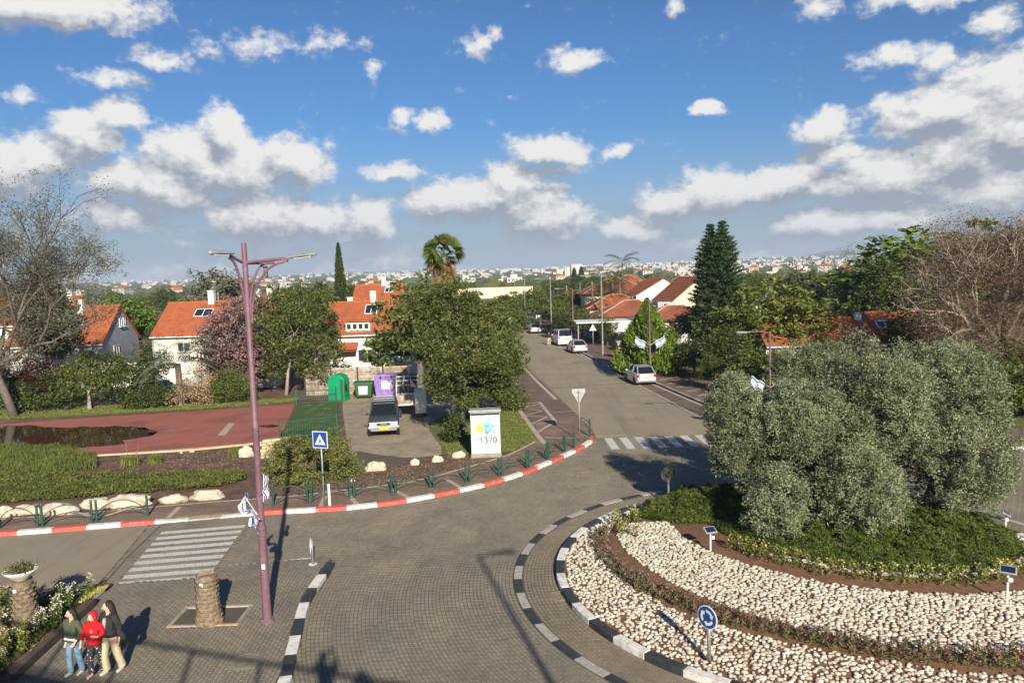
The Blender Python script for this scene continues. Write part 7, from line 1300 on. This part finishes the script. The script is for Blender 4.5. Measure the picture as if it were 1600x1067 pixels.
# ================================================================== PEOPLE
def skin_chain(name, pts, edges, rad, m, parent, root=0, sub=2, loc=(0, 0, 0)):
    me = bpy.data.meshes.new(name); me.from_pydata([Vector(p) for p in pts], edges, []); me.materials.append(m); o = bpy.data.objects.new(name, me); C.objects.link(o); o.parent = parent; o.location = loc
    o.modifiers.new('skin', 'SKIN').use_smooth_shade = True
    for i, v in enumerate(me.skin_vertices[0].data): r = rad[i]; v.radius = (r, r) if not isinstance(r, tuple) else r; v.use_root = (i == root)
    s_ = o.modifiers.new('sub', 'SUBSURF'); s_.levels = sub; s_.render_levels = sub; return o
def person(label, x, y, rz, H, top, bottom, shoe, hairm, hair='long', hood=None, jacket=None, stride=.16, arms=None, wide=1.0, flare=1.0, z=.125, lean=0, head_turn=0, dots=False, pose_cam=False, group=None):
    """standing figure facing local -y; H height"""
    t = thing('person', label, 'person', (x, y, z), rz, group); k_ = H/1.66
    S_ = lambda p: (p[0]*k_, p[1]*k_, p[2]*k_); A = arms or {}
    la = A.get('l', [(-.17, 0, 1.34), (-.21, .02, 1.08), (-.19, -.06, .86), (-.185, -.09, .78)]); ra = A.get('r', [(.17, 0, 1.34), (.21, .02, 1.08), (.19, -.06, .86), (.185, -.09, .78)])
    f = stride
    J = dict(pel=(0, 0, .90), wst=(0, -.005, 1.04), chest=(0, 0, 1.22), neck=(0, .01, 1.38), headb=(0, -.005, 1.46), head=(0, -.01, 1.55), crown=(0, .0, 1.62), lh=(-.085, 0, .86), lk=(-.10, -f*.6, .47), la_=(-.10, -f*.35, .08), lt=(-.11, -f*.35-.13, .035), rh=(.085, 0, .86), rk_=(.10, f*.25, .48), ra_=(.10, f*.8, .09), rt=(.115, f*.8-.13, .035))
    nm = list(J); P_ = [S_(J[n]) for n in nm]; ix = {n: i for i, n in enumerate(nm)}; rad = dict(pel=.115, wst=.095, chest=(.125, .10), neck=.052, headb=.062, head=(.085, .095), crown=.06, lh=.085, lk=.055, la_=.038, lt=.03, rh=.085, rk_=.055, ra_=.038, rt=.03)
    E_ = [('pel', 'wst'), ('wst', 'chest'), ('chest', 'neck'), ('neck', 'headb'), ('headb', 'head'), ('head', 'crown'), ('pel', 'lh'), ('lh', 'lk'), ('lk', 'la_'), ('la_', 'lt'), ('pel', 'rh'), ('rh', 'rk_'), ('rk_', 'ra_'), ('ra_', 'rt')]; R_ = [rad[n] for n in nm]; E2 = [(ix[a], ix[b]) for a, b in E_]
    for arm in (la, ra):
        b0 = len(P_); P_ += [S_(p) for p in arm]; R_ += [.05, .038, .028, .03]; E2 += [(ix['chest'], b0), (b0, b0+1), (b0+1, b0+2), (b0+2, b0+3)]
        h = Vector(arm[3]); d = (Vector(arm[3])-Vector(arm[2])).normalized(); sd = d.cross(Vector((0, 1, .2))).normalized()
        for q, ln in ((-.024, .058), (-.008, .068), (.008, .066), (.024, .052)):
            b1 = len(P_); P_ += [S_(h+sd*q+d*.035), S_(h+sd*q*1.1+d*(.035+ln*.55)+Vector((0, -.006, 0))), S_(h+sd*q*1.1+d*(.035+ln)+Vector((0, -.018, 0)))]; R_ += [.010, .009, .008]; E2 += [(b0+3, b1), (b1, b1+1), (b1+1, b1+2)]
        b1 = len(P_); P_ += [S_(h+sd*.036+d*.01+Vector((0, -.015, 0))), S_(h+sd*.045+d*.035+Vector((0, -.03, 0)))]; R_ += [.011, .009]; E2 += [(b0+3, b1), (b1, b1+1)]
    R_ = [tuple(v*k_ for v in r) if isinstance(r, tuple) else r*k_ for r in R_]; skin_chain('body', P_, E2, R_, M['skin'], t, 0, 1)
    # face: nose, eyes, mouth, ears
    fc = thing('face', None, None); fc.parent = t; del_ = fc
    hz = 1.545*k_; ca, sa = math.cos(head_turn), math.sin(head_turn)
    def fp(x_, y_, z_): return ((x_*ca-y_*sa)*k_, (x_*sa+y_*ca)*k_-.01*k_, z_*k_)
    MB().tube([fp(0, -.085, 1.565), fp(0, -.118, 1.525), fp(0, -.09, 1.515)], [.010*k_, .016*k_, .012*k_], 6).obj('nose', M['skin'], t, smooth=True)
    for sg in (-1, 1): MB().lathe([(.001, -.006), (.011, 0), (.001, .006)], fp(sg*.033, -.088, 1.555), 8).obj('eye', M['hair'], t); MB().lathe([(.004, -.028), (.016, 0), (.004, .028)], fp(sg*.088, 0, 1.545), 6).obj('ear', M['skin'], t)
    MB().tube([fp(-.024, -.088, 1.492), fp(0, -.096, 1.490), fp(.024, -.088, 1.492)], .006*k_, 5).obj('mouth', M['kred'], t); bpy.data.objects.remove(fc)
    # clothes as fuller shells round the body
    tw = wide
    tp = [S_(p) for p in ((0, 0, .88 if not jacket else .93), (0, 0, 1.02), (0, 0, 1.22), (0, .01, 1.345), (0, .01, 1.375))]; tr = [(.150*tw, .125*tw), (.138*tw, .115*tw), (.152*tw, .122*tw), (.09, .08), (.062, .062)]; te = [(0, 1), (1, 2), (2, 3), (3, 4)]
    for arm in (la, ra):
        b0 = len(tp); a0, a1, a2, a3 = map(Vector, arm); tp += [S_(a0), S_(a1), S_(a2.lerp(a1, .06))]; tr += [.078*tw**.5, .062*tw**.5, .048*tw**.5]; te += [(2, b0), (b0, b0+1), (b0+1, b0+2)]
    skin_chain('top', tp, te, [tuple(v*k_ for v in r) if isinstance(r, tuple) else r*k_ for r in tr], top, t, 1)
    lp = [S_(p) for p in (J['pel'], (0, 0, .98), J['lh'], J['lk'], (J['la_'][0], J['la_'][1], .13), J['rh'], J['rk_'], (J['ra_'][0], J['ra_'][1], .14))]; lr = [(.142, .122), (.13, .108), .105, .078*flare, .070*flare, .105, .078*flare, .070*flare]
    skin_chain('trousers', lp+[(lp[4][0], lp[4][1]-.0, .055*k_), (lp[7][0], lp[7][1], .06*k_)], [(0, 1), (0, 2), (2, 3), (3, 4), (0, 5), (5, 6), (6, 7), (4, 8), (7, 9)], [tuple(v*k_ for v in r) if isinstance(r, tuple) else r*k_ for r in lr+[.078*flare, .078*flare]], bottom, t, 0)
    for a_, b_ in (('la_', 'lt'), ('ra_', 'rt')): pa, pb = Vector(J[a_]), Vector(J[b_]); skin_chain('shoe', [S_(p) for p in ((pa.x, pa.y+.05, .045), (pa.x, pa.y-.02, .05), (pb.x, pb.y-.01, .038), (pb.x, pb.y-.05, .03))], [(0, 1), (1, 2), (2, 3)], [.042*k_, .048*k_, .045*k_, .034*k_], shoe, t, 0, 1)
    def ell(mb, c, r, n=14):
        V = []; F_ = []
        for i in range(1, n//2):
            p_ = PI*i/(n//2)
            for j in range(n): a_ = 2*PI*j/n; x_, y_, z_ = c[0]+r[0]*math.sin(p_)*math.cos(a_), c[1]+r[1]*math.sin(p_)*math.sin(a_), c[2]+r[2]*math.cos(p_); V.append(((x_*ca-y_*sa)*k_, (x_*sa+y_*ca)*k_, z_*k_))
        m_ = n//2-1; F_ = [(i*n+j, i*n+(j+1) % n, (i+1)*n+(j+1) % n, (i+1)*n+j) for i in range(m_-1) for j in range(n)]+[tuple(range(n))[::-1], tuple((m_-1)*n+j for j in range(n))]; return mb.add(V, F_)
    ell(MB(), (0, -.035, 1.545), (.072, .075, .098)).obj('face', M['skin'], t, smooth=True)
    if hood: o = ell(ell(MB(), (0, .028, 1.57), (.112, .105, .128)), (0, .03, 1.42), (.125, .10, .075)).obj('hood', hood, t, smooth=True)
    else:
        ell(MB(), (0, .022, 1.575), (.092, .092, .108)).obj('hair', hairm, t, smooth=True)
        if hair == 'long':
            f_ = MB(); rz_ = random.Random(int(H*100))
            for i in range(26):
                a_ = PI*(.02+.96*i/25); x0, y0 = .082*math.cos(a_), .03+.075*math.sin(a_); x1 = x0*1.05+rz_.uniform(-.02, .05); l_ = rz_.uniform(.22, .36) if .15 < i/25 < .85 else .16
                pp = [(x0*.5, y0*.6, 1.66), (x0*1.05, y0, 1.57), (x0*1.15, y0*1.1+.01, 1.46), (x1*1.1, y0*1.1+.05, 1.46-l_*.55), (x1+rz_.uniform(-.01, .04), y0+.07, 1.46-l_)]
                f_.tube([((x*ca-y*sa)*k_, (x*sa+y*ca)*k_, z_*k_) for x, y, z_ in pp], [.016, .024, .024, .018, .006], 5)
            f_.obj('hair_strands', hairm, t, smooth=True)
    return t
dotm = bpy.data.materials.new('black_dotted_cotton'); dotm.use_nodes = True; q = NT(dotm.node_tree); dotm.node_tree.nodes.clear()
vd = q.n('ShaderNodeTexVoronoi', {'Vector': q.n('ShaderNodeTexCoord').outputs['Object'], 'Scale': 19.0}).outputs[0]
dotm.node_tree.links.new(q.n('ShaderNodeBsdfPrincipled', {'Base Color': q.mix(q.ramp(vd, .22, .27), (.60, .58, .55), (.025, .025, .028)), 'Roughness': .9}).outputs[0], q.n('ShaderNodeOutputMaterial').inputs[0])
M.update(olivetop=mat('olive_sweater', (.085, .095, .055), .9, bump=1.0, bscale=16, var=(.065, .075, .045), scale=9), jeans=mat('blue_jeans', (.085, .15, .23), .9, var=(.17, .26, .36), scale=9, bump=1.0, bscale=14), redtop=mat('red_hoodie', (.52, .008, .015), .9, var=(.36, .005, .010), scale=9, bump=1.0, bscale=12), dotpants=dotm, blackj=mat('black_jacket', (.014, .014, .015), .9, var=(.03, .03, .03), scale=8), beigep=mat('cream_trousers', (.56, .46, .31), .9, var=(.44, .36, .24), scale=8, bump=1.0, bscale=11), shoeg=mat('pale_shoes', (.40, .38, .36), .8), shoep=mat('pink_slippers', (.55, .32, .30), .8), shirtp=mat('patterned_shirt', (.50, .45, .42), .9, var=(.10, .09, .10), scale=28))
p1 = person('young woman in an olive sweater and blue jeans, leftmost of the three walking together', *at(119, 1053, .125), math.radians(-18), 1.60, M['olivetop'], M['jeans'], M['shoeg'], M['hair'], stride=.12, wide=1.12, head_turn=-.5, arms=dict(l=[(-.18, 0, 1.33), (-.24, .05, 1.08), (-.25, .02, .84), (-.25, 0, .77)], r=[(.18, 0, 1.33), (.25, .04, 1.10), (.20, -.10, .92), (.17, -.13, .87)]))
MB().box(0, 0, .905, .31, .25, .05).obj('shirt_hem', M['frame'], p1, bevel=.02); MB().tube([(-.27, .03, 1.0), (-.29, .05, .85), (-.27, .03, .70)], [.05, .07, .04], 8).obj('black_bag', M['blackj'], p1, smooth=True)
p2 = person('middle person in a bright red hooded sweatshirt and black dotted trousers', *at(152, 1055, .125), math.radians(-8), 1.54, M['redtop'], M['dotpants'], M['shoep'], M['hair'], hood=M['redtop'], stride=.16, wide=1.34, flare=1.1, head_turn=-.3, arms=dict(l=[(-.19, 0, 1.33), (-.30, .02, 1.10), (-.33, -.06, .92), (-.31, -.10, .86)], r=[(.19, 0, 1.33), (.28, -.03, 1.14), (.22, -.16, 1.10), (.17, -.19, 1.12)]))
p3 = person('tall woman in a black jacket, patterned shirt and cream trousers, rightmost of the three', *at(177, 1050, .125), math.radians(-22), 1.74, M['blackj'], M['beigep'], M['shoeg'], M['hair'], stride=.20, wide=1.22, flare=1.22, head_turn=-.7, jacket=True, arms=dict(l=[(-.18, 0, 1.33), (-.24, -.02, 1.10), (-.22, -.20, 1.06), (-.19, -.26, 1.07)], r=[(.18, .01, 1.33), (.24, .05, 1.08), (.25, .03, .84), (.25, .0, .77)]))
skin_chain('shirt_front', [(-.02, -.085, 1.38), (-.03, -.12, 1.22), (-.03, -.115, 1.05), (-.03, -.11, .95)], [(0, 1), (1, 2), (2, 3)], [.05, .06, .06, .055], M['shirtp'], p3, 1, 1); MB().tube([(.27, .06, 1.02), (.33, .08, .86), (.28, .04, .72)], [.05, .08, .05], 8).obj('black_bag', M['blackj'], p3, smooth=True)
X, Y = at(858, 539, .02); person('person in a dark top and pale trousers standing in the street beside the white van', X, Y, math.radians(160), 1.72, M['blackj'], M['beigep'], M['shoeg'], M['hair'], hair='short', z=.02)
# ---- the footbridge the picture is taken from, with the two people whose shadows fall on the road
fb = thing('footbridge', 'concrete footbridge with steel railing that the view is taken from', 'footbridge', (0, -.19, 0), math.radians(-19.4))
MB().box(-2, -1.35, 7.28, 46, 2.2, .45).obj('deck', M['deck'], fb)
for y in (-.30, -2.38):
    MB().box(-2, y, 8.62, 46, .09, .07).obj('handrail', M['greypole'], fb); MB().box(-2, y, 7.62, 46, .05, .05).obj('lower_rail', M['greypole'], fb)
    for i in range(24): MB().box(-24+i*2, y, 8.05, .07, .07, 1.10).obj('post', M['greypole'], fb)
person('photographer standing on the footbridge with both arms raised', -.22, -.80, math.radians(180-14), 1.80, M['blackj'], M['jeans'], M['shoeg'], M['hair'], hair='short', z=7.51, arms=dict(l=[(-.18, 0, 1.34), (-.26, -.14, 1.22), (-.10, -.34, 1.42), (-.06, -.38, 1.46)], r=[(.18, 0, 1.34), (.26, -.14, 1.22), (.10, -.34, 1.42), (.06, -.38, 1.46)]), stride=.04)
person('second person standing on the footbridge beside the photographer', .72, -1.05, math.radians(180-10), 1.47, M['blackj'], M['jeans'], M['shoeg'], M['hair'], hair='short', z=7.51, stride=.04, arms=dict(l=[(-.18, 0, 1.34), (-.28, -.10, 1.18), (-.12, -.28, 1.30), (-.08, -.30, 1.34)], r=[(.18, 0, 1.34), (.28, -.10, 1.18), (.12, -.28, 1.30), (.08, -.30, 1.34)]))
lp_ = thing('street_lamp', 'lamp post fixed to the footbridge whose long shadow crosses the carriageway', 'street lamp', (5.35, -2.6, 7.5)); MB().lathe([(.12, 0), (.09, .1), (.06, 5.7)], (0, 0, 0), 12).obj('pole', M['mauve'], lp_); MB().tube([(0, 0, 5.65), (.6, 0, 5.8)], .05, 8).obj('arm', M['mauve'], lp_); lamp_head(lp_, (.5, 0, 5.8), 0, .05)

# ================================================================== HAZE
hz_ = MB().box(0, 0, 55, 15600, 15600, 190).obj('haze', None); hz_['kind'] = 'stuff'; hm = bpy.data.materials.new('haze'); hm.use_nodes = True; q = NT(hm.node_tree); hm.node_tree.nodes.clear()
pv = q.n('ShaderNodeVolumePrincipled', {'Color': (.62, .74, .92, 1), 'Density': .00019, 'Anisotropy': 0.0}); hm.node_tree.links.new(pv.outputs[0], q.n('ShaderNodeOutputMaterial').inputs['Volume']); hz_.data.materials.clear(); hz_.data.materials.append(hm)
